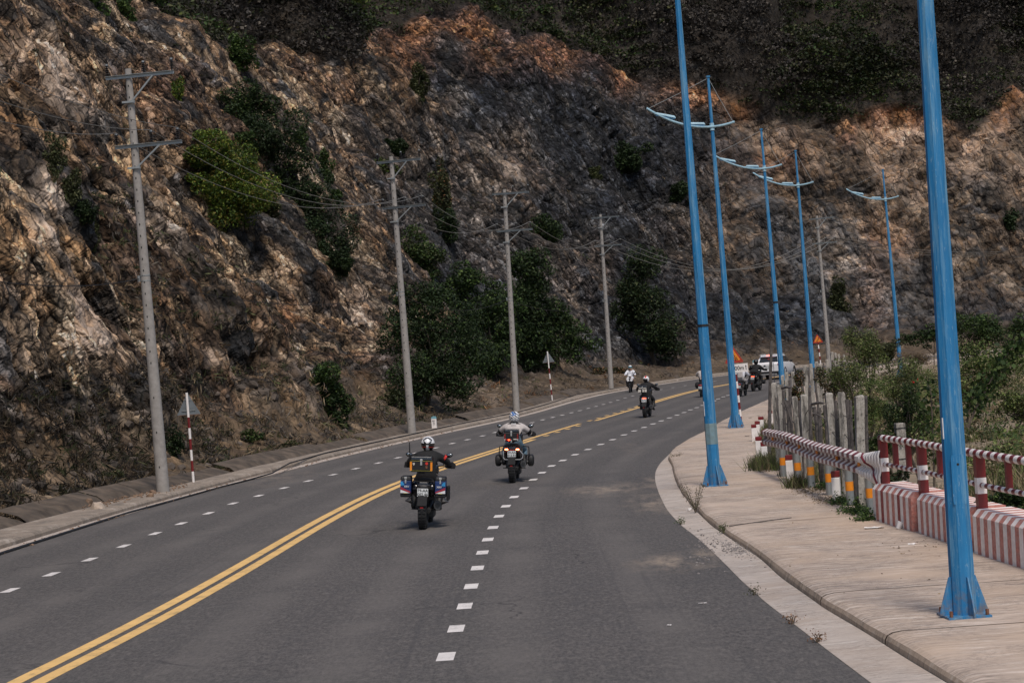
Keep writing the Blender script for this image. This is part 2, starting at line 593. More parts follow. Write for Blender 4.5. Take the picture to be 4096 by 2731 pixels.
def paint_mat(name, col, wear=.35, wcol=(.10, .09, .085)):
    m, nt, b = new_mat(name)
    geo = nt.nodes.new("ShaderNodeNewGeometry"); P = geo.outputs["Position"]
    c = mixn(nt, noise(nt, P, 1.5, 4, .6, .35, .7), col, [x * .8 for x in col])
    w = noise(nt, P, 26, 6, .85, .56, .66, wear)
    c = mixn(nt, w, c, wcol)
    c = mixn(nt, mul(nt, noise(nt, P, 3.0, 6, .8, .54, .68), .5), c, wcol)
    c = mixn(nt, noise(nt, mapping(nt, P, (9, 2.5, 1)), 1.0, 7, .8, .60, .66, .6), c, wcol)
    nt.links.new(c, b.inputs["Base Color"]); b.inputs["Roughness"].default_value = .75
    return m

M = {}
M["asphalt"] = asphalt_mat()
M["walk"] = concrete_mat("pavement_concrete", (.51, .405, .325), (.16, .135, .118), (.70, .61, .53), rad(-6), (1.7, 15, 1), .95, sand=(.50, .37, .265))
M["walk_left"] = concrete_mat("kerb_concrete", (.30, .245, .195), (.12, .105, .09), (.45, .39, .33), rad(5), (2.5, 2.5, 1))
M["gutter"] = concrete_mat("gutter_concrete", (.50, .43, .375), (.20, .175, .155), (.64, .59, .54), rad(-6), (1.5, 9, 1), .6, sand=(.38, .29, .22))
M["kerb_face"] = concrete_mat("kerb_face_concrete", (.43, .33, .245), (.17, .135, .105), (.52, .44, .36), 0, (5, 5, 1.0))
M["yellow"] = paint_mat("yellow_road_paint", (.80, .51, .19), .35)
M["white"] = paint_mat("white_road_paint", (.74, .70, .67), .45)
M["soil"] = simple("dry_soil", (.24, .185, .125), .95, var=.4, scale=3, bump=.5, dirt=(.07, .06, .045), dirt_amt=.7, dirt_scale=1.2)
M["ditch"] = simple("stained_concrete", (.095, .072, .053), .95, var=.5, scale=2.5, bump=.4, dirt=(.045, .04, .035), dirt_amt=.7, dirt_scale=1.5)

# ------------------------------------------------------------------ traced lines of the road
L_ = [(40,2360),(206,2296),(359,2237),(495,2183),(621,2133),(725,2093),(834,2052),(932,2013),(1035,1982),(1136,1951),(1233,1923),(1332,1898),(1424,1873.5),(1514,1851),(1592,1830),(1664,1811),(1742,1791),(1809,1773),(1870,1758),(1930,1743),(1981,1729),(2030,1716),(2079,1703),(2128,1690),(2171,1679),(2211,1669),(2249,1660),(2286,1650.5),(2320,1642),(2353,1633),(2384,1625),(2414,1617),(2442,1609),(2471,1600.5),(2500.5,1591),(2531,1583),(2569,1574),(2607,1566),(2644,1558),(2692,1550),(2740,1542),(2800,1533.5),(2858,1525)]
R_ = [(1740,2755),(1784,2625),(1825,2513),(1859,2423),(1885,2344),(1910,2271),(1930,2209),(1951.5,2157),(1972.5,2109),(1996,2064),(2023.5,2024),(2057,1987),(2096,1952),(2133,1918),(2168,1890),(2206,1863),(2251.5,1841),(2300,1818),(2352,1797),(2403,1777),(2450.5,1758),(2496,1739),(2537,1723),(2576,1709),(2612,1695),(2645,1683),(2678,1671),(2708,1660),(2736,1649.5),(2762,1639),(2787,1630),(2810,1621),(2834,1612),(2858,1603),(2873,1595),(2893,1587),(2911,1581),(2946,1569),(2982,1555.6),(3018,1546),(3055,1537)]
Y_ = [(167,2700),(515,2531),(765,2389),(1000,2258),(1255,2101),(1510,1967),(1592,1933),(1816,1853),(2000,1797),(2138,1751.5),(2334,1693),(2546,1630),(2620,1606),(2788,1558),(2918,1536),(2982,1524.5),(3053,1515)]
KL_ = [(0,2216),(128,2178),(255,2135),(383,2093),(510,2053),(714,1997),(867,1954),(1071,1902),(1153,1880),(1306,1843),(1459,1806),(1612,1770),(1765,1736),(1918,1704),(2000,1687),(2153,1653),(2255,1618),(2357,1590),(2459,1567),(2546,1553),(2663,1535),(2791,1514),(2913,1500),(3030,1487),(3163,1473),(3232,1467)]
SB_ = [(0,2119),(128,2086),(306,2035),(500,1993),(673,1956),(867,1913),(1000,1875),(1153,1839),(1306,1806),(1459,1773),(1612,1740),(1765,1707),(1918,1676),(2071,1648),(2200,1610),(2306,1574.5),(2408,1559),(2510,1543),(2620,1526)]
KR_ = [(3485,2731),(3311,2600),(3214,2524),(3061,2407),(2959,2315),(2908,2262),(2842,2198),(2786,2147),(2724,2101),(2668,2040),(2638,1979),(2620,1927),(2620,1886),(2638,1855),(2689,1804),(2765,1758),(2816,1738),(2867,1702),(2918,1676),(2969,1651),(3020,1628),(3084,1600)]
KF_ = [(3775,2727),(3638,2635),(3485,2548),(3306,2436),(3133,2322),(3036,2225),(2898,2144),(2806,2068),(2745,1999),(2719,1958),(2696,1915),(2689,1856)]

def extend(P, near_to=None, far=None, nd=6):
    """continue a ground line backwards in a straight line (behind the camera)"""
    P = np.array(P)
    if near_to is not None:
        d = P[0] - P[nd]; d /= np.linalg.norm(d)
        k = np.arange(near_to, 0, -2.0)
        P = np.concatenate([P[0] + d * k[:, None], P])
    return P

def line(px, sig=40, z=0.0, step=1.0):
    w = to_world(smooth_px(px, sig), z)
    return resample(w, step)

KLw = line(KL_, 60)
# the far bend: the road swings right behind the fence
h = KLw[-1] - KLw[-8]; h = math.atan2(h[0], h[1])
pts = [KLw[-1]]
hh = h
for i in range(150):
    hh = min(hh + rad(1.15), rad(97))
    pts.append(pts[-1] + np.array([math.sin(hh), math.cos(hh)]))
KLw = gsmooth(resample(np.concatenate([KLw, np.array(pts[1:])]), 1.0), 4)
KLw = extend(KLw, 45)
KLw = resample(KLw, 1.0)
KRn = line(KR_, 14, step=.5)
KRf = offset(KLw, -12.7)
KRf = KRf[(KRf[:, 1] > KRn[-1][1] + 18) | (KRf[:, 0] > 30)]
_a = KRn[-1]; _b = KRf[0]
_d = (KRn[-1] - KRn[-6]); _d /= np.linalg.norm(_d)
_e = (KRf[3] - KRf[0]); _e /= np.linalg.norm(_e)
_t = np.linspace(0, 1, 20)[1:-1, None]; _l = np.linalg.norm(_b - _a)
_mid = (2*_t**3-3*_t**2+1)*_a + (_t**3-2*_t**2+_t)*_d*_l + (-2*_t**3+3*_t**2)*_b + (_t**3-_t**2)*_e*_l
KRw = resample(np.concatenate([KRn, _mid, KRf]), .5)
KRw = extend(KRw, 24, nd=20)
Yw = line(Y_, 50)
_yf = offset(KLw, -5.75); _yf = _yf[(_yf[:, 1] > Yw[-1][1] + 25) | (_yf[:, 0] > 40)]
Yw = gsmooth(resample(np.concatenate([Yw, _yf]), 1.0), 3)
Yw = extend(Yw, 24, nd=6)
Lw = line(L_, 30); _d = np.linalg.norm(near_on(Lw[-5:], Yw) - Lw[-5:], axis=1).mean()
Rw = line(R_, 20)
SBw = line(SB_, 60, .15)
SBw = extend(SBw, 45)
_sf = offset(KLw, 1.9); _sf = _sf[(_sf[:, 1] > SBw[-1][1] + 10) | (_sf[:, 0] > 20)]
SBw = gsmooth(resample(np.concatenate([SBw, _sf]), 1.0), 3)

# ------------------------------------------------------------------ ground, road
def strip(name, A, B, mat, z=0.0, parent=None, k=8, zf=None, cols=True):
    """a sheet between two ground lines A and B of equal length"""
    n = len(A)
    t = np.linspace(0, 1, k)
    V = np.zeros((n, k, 3)); C = np.zeros((n, k, 3))
    s = np.concatenate([[0], np.cumsum(np.linalg.norm(np.diff((A + B) / 2, axis=0), axis=1))])
    for j in range(k):
        V[:, j, :2] = A * (1 - t[j]) + B * t[j]
        V[:, j, 2] = z if zf is None else zf(t[j], s)
        C[:, j, 0] = t[j]; C[:, j, 1] = s / 100.0
    i = np.arange(n - 1)[:, None] * k + np.arange(k - 1)[None]
    F = np.stack([i, i + 1, i + k + 1, i + k], -1).reshape(-1, 4)
    return np_mesh(name, V.reshape(-1, 3), F, mat, parent, C.reshape(-1, 3) if cols else None)

gx = np.concatenate([np.linspace(-1500, -60, 8), np.linspace(-50, 120, 80), np.linspace(160, 1500, 8)])
gy = np.concatenate([np.linspace(-600, -30, 6), np.linspace(-20, 290, 140), np.linspace(320, 1800, 8)])
GX, GY = np.meshgrid(gx, gy)
Pg = np.stack([GX.ravel(), GY.ravel(), np.zeros(GX.size)], 1)
GZ = -.12 + .10 * fbm(Pg * .12, 3, 3) * 1.0
# the field right of the pavement lies a little lower near the drain and rises towards the hill
GZ = np.where((Pg[:, 0] > 6) & (Pg[:, 1] < 60), GZ, GZ)
i = np.arange(len(gy) - 1)[:, None] * len(gx) + np.arange(len(gx) - 1)[None]
Fg = np.stack([i, i + 1, i + len(gx) + 1, i + len(gx)], -1).reshape(-1, 4)
Pg[:, 2] = np.minimum(GZ, -.04)
o = np_mesh("ground", Pg, Fg, M["soil"], smooth=True); tag(o, kind="structure")

_n = 420
A = resample(KLw, n=_n)
Bc = near_on(A, KRw)
for _ in range(2): Bc = gsmooth(Bc, 2)
# to keep the true right edge where it turns sharply, build the sheet from the right edge
KRd = resample(KRw, 0.6)
Al = near_on(KRd, KLw); Al = gsmooth(Al, 4)
o = strip("road", Al, KRd, M["asphalt"], 0.0, k=16); tag(o, kind="structure")

def marks_solid(name, P, w, mat, z=.004, wob=0.0):
    P = resample(P, .8)
    n = normals2(P)
    A, B = P + n * w / 2, P - n * w / 2
    return A, B

def quads(name, pairs, mat, parent, z):
    V = []; F = []
    for A, B in pairs:
        b = len(V)
        for a, c in zip(A, B):
            V.append((a[0], a[1], z)); V.append((c[0], c[1], z))
        for k in range(len(A) - 1):
            F.append((b + 2*k, b + 2*k + 1, b + 2*k + 3, b + 2*k + 2))
    return np_mesh(name, V, F, mat, parent)

road = o
# double yellow line: both solid near and far, one of the two broken between the second and third bike
def cut(P, y0, y1):
    return P[(P[:, 1] >= y0) & (P[:, 1] <= y1)]
Yl, Yr = offset(Yw, .15), offset(Yw, -.15)
def yat(u, v): return ground(u, v).y
ya, yb, yc, yd = yat(2130, 1754), yat(2342, 1690), yat(2360, 1684), yat(2550, 1628)
def far_part(P, y0): 
    k = int(np.argmax(P[:, 1] > y0)); return P[k:]
def dash_pairs(P, w, ln, gap):
    P = resample(P, .1)
    st = int(round((ln + gap) / .1)); l = int(round(ln / .1))
    out = []
    n = normals2(P)
    for k in range(0, len(P) - l, st):
        q = slice(k, k + l + 1, max(1, l // 2)) if l >= 2 else slice(k, k + 2)
        out.append((P[q] + n[q] * w / 2, P[q] - n[q] * w / 2))
    return out
w = .19
quads("yellow_line", [marks_solid("", cut(Yl, -60, yb), w, None), marks_solid("", far_part(Yl, yd), w, None)], M["yellow"], road, .004)
quads("yellow_line", [marks_solid("", cut(Yr, -60, ya), w, None), marks_solid("", far_part(Yr, yc), w, None)], M["yellow"], road, .004)
for q in dash_pairs(cut(Yr, ya + .8, yb), w, .7, 1.5): quads("yellow_dash", [q], M["yellow"], road, .004)
for q in dash_pairs(cut(Yl, yc, yd), w, .7, 1.5): quads("yellow_dash", [q], M["yellow"], road, .004)
# white lane dashes, each a painted mark of its own
def lane(px, w, side_line, far_off, far_n):
    c = [np.array(ground(u, v)[:2]) for u, v in px]
    c = np.array(c)
    d = np.gradient(gsmooth(c, 1.5), axis=0); d /= np.linalg.norm(d, axis=1)[:, None]
    for p, t in zip(c, d):
        n = np.array([-t[1], t[0]]); l = .58 / 2
        quads("white_dash", [([p - t * l + n * w / 2, p + t * l + n * w / 2], [p - t * l - n * w / 2, p + t * l - n * w / 2])], M["white"], road, .004)
    q = offset(Yw, far_off); q = q[(q[:, 1] > c[-1][1] + 2) | (q[:, 0] > 45)]
    for k, pr in enumerate(dash_pairs(q, w, .6, 1.9)):
        if k < far_n: quads("white_dash", [pr], M["white"], road, .004)
lane(R_, .19, None, -3.5, 22)
lane(L_, .17, None, 3.4, 14)

# ------------------------------------------------------------------ left kerb and narrow pavement
def profile_strip(name, base, prof, mat, parent=None, smooth=False, mats=None, wob=0.0, z0=0.0):
    """prof: list of (offset to the left of travel, z) or arrays; one long piece"""
    n = len(base); k = len(prof)
    nr = normals2(base)
    V = np.zeros((n, k, 3))
    for j, (d, z) in enumerate(prof):
        dd = np.asarray(d) if np.ndim(d) else np.full(n, d)
        V[:, j, :2] = base + nr * dd[:, None]
        V[:, j, 2] = z
    if wob:
        V[:, :, 2] += (wob * fbm(V.reshape(-1, 3) * .9, 11, 3)).reshape(n, k) * (np.arange(k) > 1)[None]
        V[:, :, :2] += (wob * fbm(V.reshape(-1, 3) * 1.3, 12, 3)).reshape(n, k)[..., None] * .8
    i = np.arange(n - 1)[:, None] * k + np.arange(k - 1)[None]
    F = np.stack([i, i + k, i + k + 1, i + 1], -1).reshape(-1, 4)
    return np_mesh(name, V.reshape(-1, 3), F, mat, parent, smooth=smooth)

KLs = resample(KLw, .5)
dB = np.linalg.norm(near_on(KLs, SBw) - KLs, axis=1)
dB = np.clip(gsmooth(dB[:, None], 8)[:, 0], 1.15, 2.6)
cut0 = int(np.argmax(KLs[:, 1] > 90)) 
o = profile_strip("left_gutter", KLs, [(0, .004), (.12, .006), (.30, .02)], M["gutter"]); tag(o, kind="structure")
cum = np.arange(len(KLs)) * .5
lk = empty("left_pavement"); tag(lk, kind="structure")
joints = list(range(0, len(KLs) - 1, 12))
for a in joints:
    b_ = min(a + 12, len(KLs) - 1)
    if b_ - a < 2: break
    q = slice(a, b_ + 1)
    seg = KLs[q]; m_ = len(seg)
    if seg[0][1] > 130 and a % 36: continue
    if seg[0][1] > 130: 
        b_ = min(a + 36, len(KLs) - 1); q = slice(a, b_ + 1); seg = KLs[q]
    g = np.linspace(0, 1, len(seg))
    # leave a narrow joint at the far end of each cast length
    P_ = KLs[q].copy(); P_[-1] = P_[-1] * .97 + P_[-2] * .03
    db = dB[q]
    profile_strip("slab", P_, [(.30, -.05), (.30, .09), (.34, .135), (.41, .152), (.5, .155), (db * .7 + .2, .158), (db, .16), (db, -.1)], M["walk_left"], lk, wob=.014)

# ------------------------------------------------------------------ right gutter, kerb and pavement
KFn = line(KF_, 24, .02, step=.5)
KFn = extend(KFn, 24, nd=10)
KRs = resample(KRw, .4)
# kerb foot follows its own trace near the camera and joins the road edge beyond the broken gutter
last = KFn[-1]
foot = near_on(KRs, KFn)
dF = np.linalg.norm(foot - KRs, axis=1)
iy = int(np.argmin(np.linalg.norm(KRs - last, axis=1)))
dF = dF.copy()
dF[iy:] = np.maximum(.06, dF[iy] * np.exp(-np.arange(len(dF) - iy) * .4 / 2.0))
dF = gsmooth(dF[:, None], 2)[:, 0]
FT = offset(KRs, -dF)
FT = gsmooth(FT, 2)
V = []; 
gut = strip("right_gutter", KRs, FT, M["gutter"], k=6, zf=lambda t, s: .004 + .02 * t + .006 * np.sin(s * 1.7) * t); tag(gut, kind="structure")
# back edge of the pavement: parapet and rail near, fence farther on
BK_ = [(4600,2480),(4096,2262),(3888,2198),(3663,2120),(3505,2072),(3406,2012),(3321,1960),(3246,1930),(3143,1885),(3110,1790),(3125,1700)]
BKw = line(BK_, 20, .15)
_bf = offset(KRw, -3.4); _bf = _bf[(_bf[:, 1] > BKw[-1][1] + 6)]
BKw = resample(np.concatenate([BKw, _bf]), .5)
BKw = gsmooth(BKw, 3)
BKw = extend(BKw, 30, nd=10)
fs = resample(FT, .4)
bk = near_on(fs, BKw)
bk = gsmooth(bk, 4)
joint_px = [(2906, 2101), (3316, 2390), (3597, 2545)]
jy = sorted([ground(u, v, .15).y for u, v in joint_px] + [12.0, 6.0, 0.0, 44.0, 55.0, 66.0, 78.0, 92.0, 110.0, 130.0])
pv = empty("right_pavement"); tag(pv, kind="structure")
def pave(a, b_, name="slab"):
    A_, B_ = fs[a:b_ + 1].copy(), bk[a:b_ + 1].copy()
    # 25 mm joint at the far end
    for Q in (A_, B_):
        d = Q[-1] - Q[-2]; Q[-1] = Q[-1] - d / max(1e-6, np.linalg.norm(d)) * .035
    n = len(A_)
    D = B_ - A_; W_ = np.linalg.norm(D, axis=1); D = D / W_[:, None]
    hk = np.where(A_[:, 1] > 47, .10, .15)
    prof = [(0, -.05), (.012, .07), (.035, .112), (.09, .138), (.18, .151), (.42, .154)]
    tt = [.2, .4, .6, .8, 1.0]
    k = len(prof) + len(tt) + 1
    Vv = np.zeros((n, k, 3))
    for j, (d, z) in enumerate(prof):
        Vv[:, j, :2] = A_ + D * d; Vv[:, j, 2] = z
    for j, t in enumerate(tt):
        jj = len(prof) + j
        Vv[:, jj, :2] = A_ + D * (.42 + (W_ - .42) * t)[:, None]; Vv[:, jj, 2] = .154
    Vv[:, -1, :2] = B_; Vv[:, -1, 2] = -.1
    fl = Vv.reshape(-1, 3)
    w3 = fbm(fl * 1.1, 21, 3).reshape(n, k); Vv[:, 2:-1, 2] += .012 * w3[:, 2:-1]
    w4 = fbm(fl * np.array([.9, .9, 0]), 22, 3).reshape(n, k); Vv[:, 1:5, :2] += (w4[:, 1:5] * .03)[..., None]
    i = np.arange(n - 1)[:, None] * k + np.arange(k - 1)[None]
    F = np.stack([i, i + 1, i + k + 1, i + k], -1).reshape(-1, 4)
    endc = [tuple(range(k)), tuple((n - 1) * k + x for x in range(k - 1, -1, -1))]
    ob = np_mesh(name, Vv.reshape(-1, 3), F, M["walk"], pv)
    # kerb front faces take the browner kerb concrete
    ob.data.materials.append(M["kerb_face"])
    mi = np.zeros(len(F), np.int32); mi[(np.arange(len(F)) % (k - 1)) < 2] = 1
    ob.data.polygons.foreach_set("material_index", mi)
    return ob
idx = [0] + [int(np.argmax(fs[:, 1] > y)) for y in jy if y < fs[:, 1].max() - 5 and y > fs[0][1]] + [len(fs) - 1]
idx = sorted(set(idx))
for a, b_ in zip(idx[:-1], idx[1:]):
    if b_ - a >= 3: pave(a, b_)
# ------------------------------------------------------------------ the cliff
BC = offset(resample(KLw, 1.0), 0)
BC = near_on(BC, SBw); BC = gsmooth(BC, 3)
BC = gsmooth(resample(BC, 1.0), 5)
BC = offset(BC, .75)
BC = gsmooth(resample(BC, 1.0), 3)
BC = BC[BC[:, 1] > 14]
if True:   # let it run on to the right beyond the frame
    d = BC[-1] - BC[-5]; d /= np.linalg.norm(d)
    BC = np.concatenate([BC, BC[-1] + d * np.arange(1, 60)[:, None]])
BC = resample(BC, .5)
arc = np.arange(len(BC)) * .5
# column spacing grows with the distance from the camera
s_ = [0.0]
while s_[-1] < arc[-1] - 1:
    p = BC[int(s_[-1] / .5)]
    D = math.hypot(p[0], p[1])
    vis = abs(p[0] / max(p[1], 1)) < .85
    s_.append(s_[-1] + max(.06, D * (.0024 if vis else .01)))
s_ = np.array(s_)
Bx = np.stack([np.interp(s_, arc, BC[:, 0]), np.interp(s_, arc, BC[:, 1])], 1)
Nr = normals2(BC); Nr = gsmooth(Nr, 12); Nr /= np.linalg.norm(Nr, axis=1)[:, None]
Nx = np.stack([np.interp(s_, arc, Nr[:, 0]), np.interp(s_, arc, Nr[:, 1])], 1)
Yb, Xb = Bx[:, 1], Bx[:, 0]
dist = np.hypot(Xb, Yb)
NS, NTt = len(s_), 370
far = sstep(150, 185, Yb) ; near = 1 - sstep(80, 100, Yb)
mid = 1 - near - far * (1 - near)
total = np.interp(dist, [15, 45, 80, 120, 180, 260], [18, 24, 36, 56, 92, 120])
RL = np.interp(Yb, [0, 80, 95, 130, 160, 200, 240], [60, 60, 19, 23, 27, 30, 30])      # height of the rock line
RL = np.where(Xb > 33, np.interp(Xb, [33, 55, 75], [30, 32, 30]), RL)
def sm_s(a, w=7.0):
    g = np.arange(0, s_[-1], 1.0)
    return np.interp(s_, g, gsmooth(np.interp(g, s_, a)[:, None], w)[:, 0])
RL = sm_s(RL); near = sm_s(near, 2.5); far = sm_s(far)
def slope_at(z):
    a = np.interp(z, [0, .5, 1.6, 2.4, 7, 9, 13, 60], [22, 30, 60, 69, 68, 59, 55, 52])
    b = np.interp(z, [0, .5, 3.0, 4.5, 12, 60], [18, 28, 42, 56, 57, 55])
    c = np.interp(z, [0, .6, 3.5, 6, 20, 60], [16, 26, 42, 57, 60, 56])
    s = a * near + b * mid + c * (1 - near - mid)
    over = sstep(-2, 3, z - RL)
    return np.radians(s * (1 - over) + 40 * over)
run = np.zeros(NS); z = np.zeros(NS)
Z = np.zeros((NTt, NS)); RUN = np.zeros((NTt, NS))
ds = total / (NTt - 1)
for j in range(NTt):
    Z[j] = z; RUN[j] = run
    a = slope_at(z)
    run = run + np.cos(a) * ds; z = z + np.sin(a) * ds
REC = np.interp(Yb, [0, 60, 77, 82, 86, 94, 108, 122, 134, 146, 158, 172, 184, 196, 210, 232], [0, .3, 0, 2.4, 5.5, 7.5, 7, 3.5, 3.5, 6, 4.5, 7, 8, 5, 2, 0])
REC = np.where(Xb > 44, 0, REC)
REC = sm_s(REC, 1.6)*(Yb<150) + sm_s(REC, 6)*(Yb>=150)
REC = sm_s(REC, 1.2)
lift = 1 - np.exp(-np.maximum(Z, 0) / 4.0)
gul = vnoise(np.stack([(s_[None] + .45 * Z).ravel() / 9.0, (Z * .03).ravel(), np.zeros(Z.size)], 1), 31).reshape(Z.shape)
gul2 = vnoise(np.stack([(s_[None] - .2 * Z).ravel() / 3.4, (Z * .06).ravel(), np.zeros(Z.size)], 1), 32).reshape(Z.shape)
gamp = np.interp(dist, [40, 80, 130, 220], [.9, 1.2, 2.3, 2.6])
OFF = RUN + REC[None] * lift + (1 - np.abs(gul)) * gamp[None] * lift * 1.2 + gul2 * .45 * gamp[None] * lift
P = np.zeros((NTt, NS, 3))
P[..., 0] = Bx[None, :, 0] + Nx[None, :, 0] * OFF
P[..., 1] = Bx[None, :, 1] + Nx[None, :, 1] * OFF
P[..., 2] = Z - .15
def gnormals(P):
    du = np.gradient(P, axis=1); dv = np.gradient(P, axis=0)
    n = np.cross(du, dv); n /= np.linalg.norm(n, axis=2)[..., None] + 1e-9
    return n
Nn = gnormals(P)
if (Nn[50, NS // 3] @ np.array([Nx[NS // 3, 0], Nx[NS // 3, 1], 0])) > 0: Nn = -Nn
# displace along the smooth direction of the slope, so that nothing folds
SA = slope_at(Z)
Nn = np.zeros_like(P)
Nn[..., 0] = -Nx[None, :, 0] * np.sin(SA); Nn[..., 1] = -Nx[None, :, 1] * np.sin(SA); Nn[..., 2] = np.cos(SA)
Pf = P.reshape(-1, 3).astype(np.float32)
Nf = Nn.reshape(-1, 3).astype(np.float32)
zf_ = np.maximum(Z.ravel(), 0)
U_, V_ = project(Pf)
# where the scrub covers the slope: the boundary of the cutting
VL = np.array([(-800,-700),(612,0),(700,95),(785,165),(890,215),(1000,190),(1085,172),(1180,230),(1307,262),(1400,300),(1430,240),(1478,125),(1606,125),(1746,50),(1860,72),(1938,112),(2161,170),(2320,245),(2416,240),(2492,305),(2600,330),(2721,335),(2887,372),(3015,425),(3110,490),(3240,520),(3366,475),(3493,430),(3652,398),(3780,475),(3908,545),(3971,460),(4048,360),(4130,410),(4800,500)], float)
vb = np.interp(U_, VL[:, 0], VL[:, 1])
nz = fbm(Pf * .16, 41, 4) * 60 + fbm(Pf * .7, 42, 3) * 25
veg = sstep(-12, 28, vb + nz * .8 - V_)
# left of the near spur nothing is overgrown
near_rock = (Yb[None] < 79) & (Z > -1)
near_rock = near_rock.ravel()
veg = np.where(near_rock, 0, veg)
rock = 1 - veg
# rotate the noise space so that blocks follow the dip of the strata
def rotm(ax, an):
    return np.array(Matrix.Rotation(an, 3, ax))
RM = (rotm('Y', rad(32)) @ rotm('X', rad(20)) @ rotm('Z', rad(25))).astype(np.float32)
LA = np.array([-.42, -.10, .90]); LA /= np.linalg.norm(LA)
B1 = np.cross(LA, [0, 1, 0]); B1 /= np.linalg.norm(B1); B2 = np.cross(LA, B1)
RM = np.stack([B1, B2, LA]).astype(np.float32)
Q = Pf @ RM.T
wp = np.stack([fbm(Pf * .45, 51, 3), fbm(Pf * .45, 52, 3), fbm(Pf * .45, 53, 3)], 1)
wq = np.stack([fbm(Pf * 2.1, 54, 2), fbm(Pf * 2.1, 55, 2), fbm(Pf * 2.1, 56, 2)], 1)
Q = Q + wp * .55 + wq * .05
D = np.zeros(len(Pf), np.float32)
cells = {}
dist_v = np.repeat(dist[None], NTt, 0).ravel()
msk_a = np.clip(rock + .30, 0, 1); msk = np.clip(rock + .10, 0, 1)
low = .2 + .8 * sstep(.3, 2.5, zf_)
for nm, sc, amp, tilt, seed in (("a", 4.6, 1.9, .9, 61), ("b", 1.4, .55, 1.0, 62)):
    hgt_, crev, rnd = blocks(Q * np.array([1.15 / sc, 1.15 / sc, (.45 if nm == 'a' else .34) / sc], np.float32), seed, tilt, .4, {'a': .10, 'b': .12}[nm])
    D += ((hgt_ + .62) * amp - crev * amp * .12) * (msk_a if nm == "a" else msk) * low
    cells[nm] = (rnd, crev, hgt_)
# second stage: fragments follow the faces already cut, so they do not smear over ledges
P1 = Pf + Nf * D[:, None]
G1 = P1.reshape(NTt, NS, 3)
N1 = gnormals(G1)
if (N1[60, NS // 3] @ Nn[60, NS // 3]) < 0: N1 = -N1
for _ in range(2):
    N1[1:-1] = (N1[:-2] + 2 * N1[1:-1] + N1[2:]); N1[:, 1:-1] = (N1[:, :-2] + 2 * N1[:, 1:-1] + N1[:, 2:])
    N1 /= np.linalg.norm(N1, axis=2)[..., None] + 1e-9
N1 = N1.reshape(-1, 3).astype(np.float32)
N1 = N1 + Nf * .35; N1 /= np.linalg.norm(N1, axis=1)[:, None]
P1 = P1.astype(np.float32)
Q1 = P1 @ RM.T + np.stack([fbm(P1 * 1.1, 54, 2), fbm(P1 * 1.1, 55, 2), fbm(P1 * 1.1, 56, 2)], 1) * .10
D2 = np.zeros(len(Pf), np.float32)
colsp = np.gradient(s_); spc = np.maximum(np.repeat((colsp * .6)[None], NTt, 0), np.repeat(ds[None], NTt, 0)).ravel()
for nm, sc, amp, tilt, seed in (("c", .75, .27, 1.0, 63), ("d", .36, .12, 1.0, 64)):
    el = .75 if nm == "d" else .5
    res = 1 - sstep(.16 * sc, .38 * sc, spc)
    hgt_, crev, rnd = blocks(Q1 * np.array([1.1 / sc, 1.1 / sc, el / sc], np.float32), seed, tilt, .4, {'c': .15, 'd': .2}[nm])
    D2 += ((hgt_ + .62) * amp - crev * amp * .15) * msk * low * res
    cells[nm] = (rnd, crev, hgt_)
# the dark hollow in the near face
hollow = np.exp(-(((U_ - 1035) / 38) ** 2 + ((V_ - 1448) / 48) ** 2)) * (Yb[None] < 79).repeat(NTt, 0).ravel()
hollow2 = np.exp(-(((U_ - 715) / 60) ** 2 + ((V_ - 965) / 20) ** 2)) * 0
fine = fbm(Pf * 3.0, 71, 3)
D_rest = fine * .08 * (.3 + .7 * rock) + veg * sstep(0, 220, vb - V_) * 4.5 * (1 - np.abs(fbm(Pf * np.array([.085, .085, .04], np.float32), 72, 3)) * 2.6)
Pd = P1 + N1 * D2[:, None] + Nf * (D_rest - hollow * 1.6)[:, None]

# ---- rock colours: strata and zones of the rock itself
def pal(*c): return np.array(c, np.float32)
warm = np.array([1.16, 1.22, 1.20], np.float32) * pal((.125,.075,.046),(.185,.112,.066),(.068,.052,.042),(.29,.195,.125),(.085,.062,.046),(.235,.15,.09),(.052,.046,.044),(.37,.27,.19))
cold = np.array([.28, .35, .44], np.float32) * pal((.085,.073,.068),(.060,.054,.055),(.13,.108,.094),(.20,.16,.13),(.072,.066,.068),(.10,.085,.082),(.05,.046,.046),(.15,.115,.088))
tan_ = np.array([.88, .93, .98], np.float32) * pal((.165,.118,.08),(.125,.09,.064),(.205,.15,.105),(.088,.072,.058),(.145,.10,.068),(.18,.125,.085),(.065,.057,.052),(.27,.20,.145))
def pick(p, r):
    return p[np.minimum((r * len(p)).astype(int), len(p) - 1)]
ra, rb, rc, rd_ = (cells[k][0] for k in "abcd")
mixr = (ra[:, 1] * .35 + rb[:, 1] * .65)
mixr = np.clip((mixr - .5) * 1.3 + .5, 0, .999)
mixr = np.clip(mixr + .10 * fbm(Pf * .35, 81, 3), 0, .999)
cw, cc, ct = pick(warm, mixr), pick(cold, mixr), pick(tan_, mixr)
sp = np.interp(V_, [-300, 350, 610, 1010, 1520, 1760], [430, 900, 1115, 1390, 1610, 1640])
zw = (near_rock.astype(np.float32)) * (.55 + .45 * sstep(-.35, .35, fbm(Pf * .22, 82, 3) + .25 - sstep(900, 1700, V_) * .45 ))
zw = np.maximum(zw, (1 - near_rock) * sstep(.0, .5, fbm(Pf * .11, 83, 3) + .75 - (U_ - 1300) / 700) * .75)
zt = sstep(2480, 2900, U_ + 500 * fbm(Pf * .05, 84, 3)) * (1 - sstep(950, 1180, V_ + 120 * fbm(Pf * .07, 85, 3) - (U_ > 3300) * 120))
ztb = .5 * sstep(.05, .4, fbm(Pf * .10, 86, 3)) * (1 - near_rock)
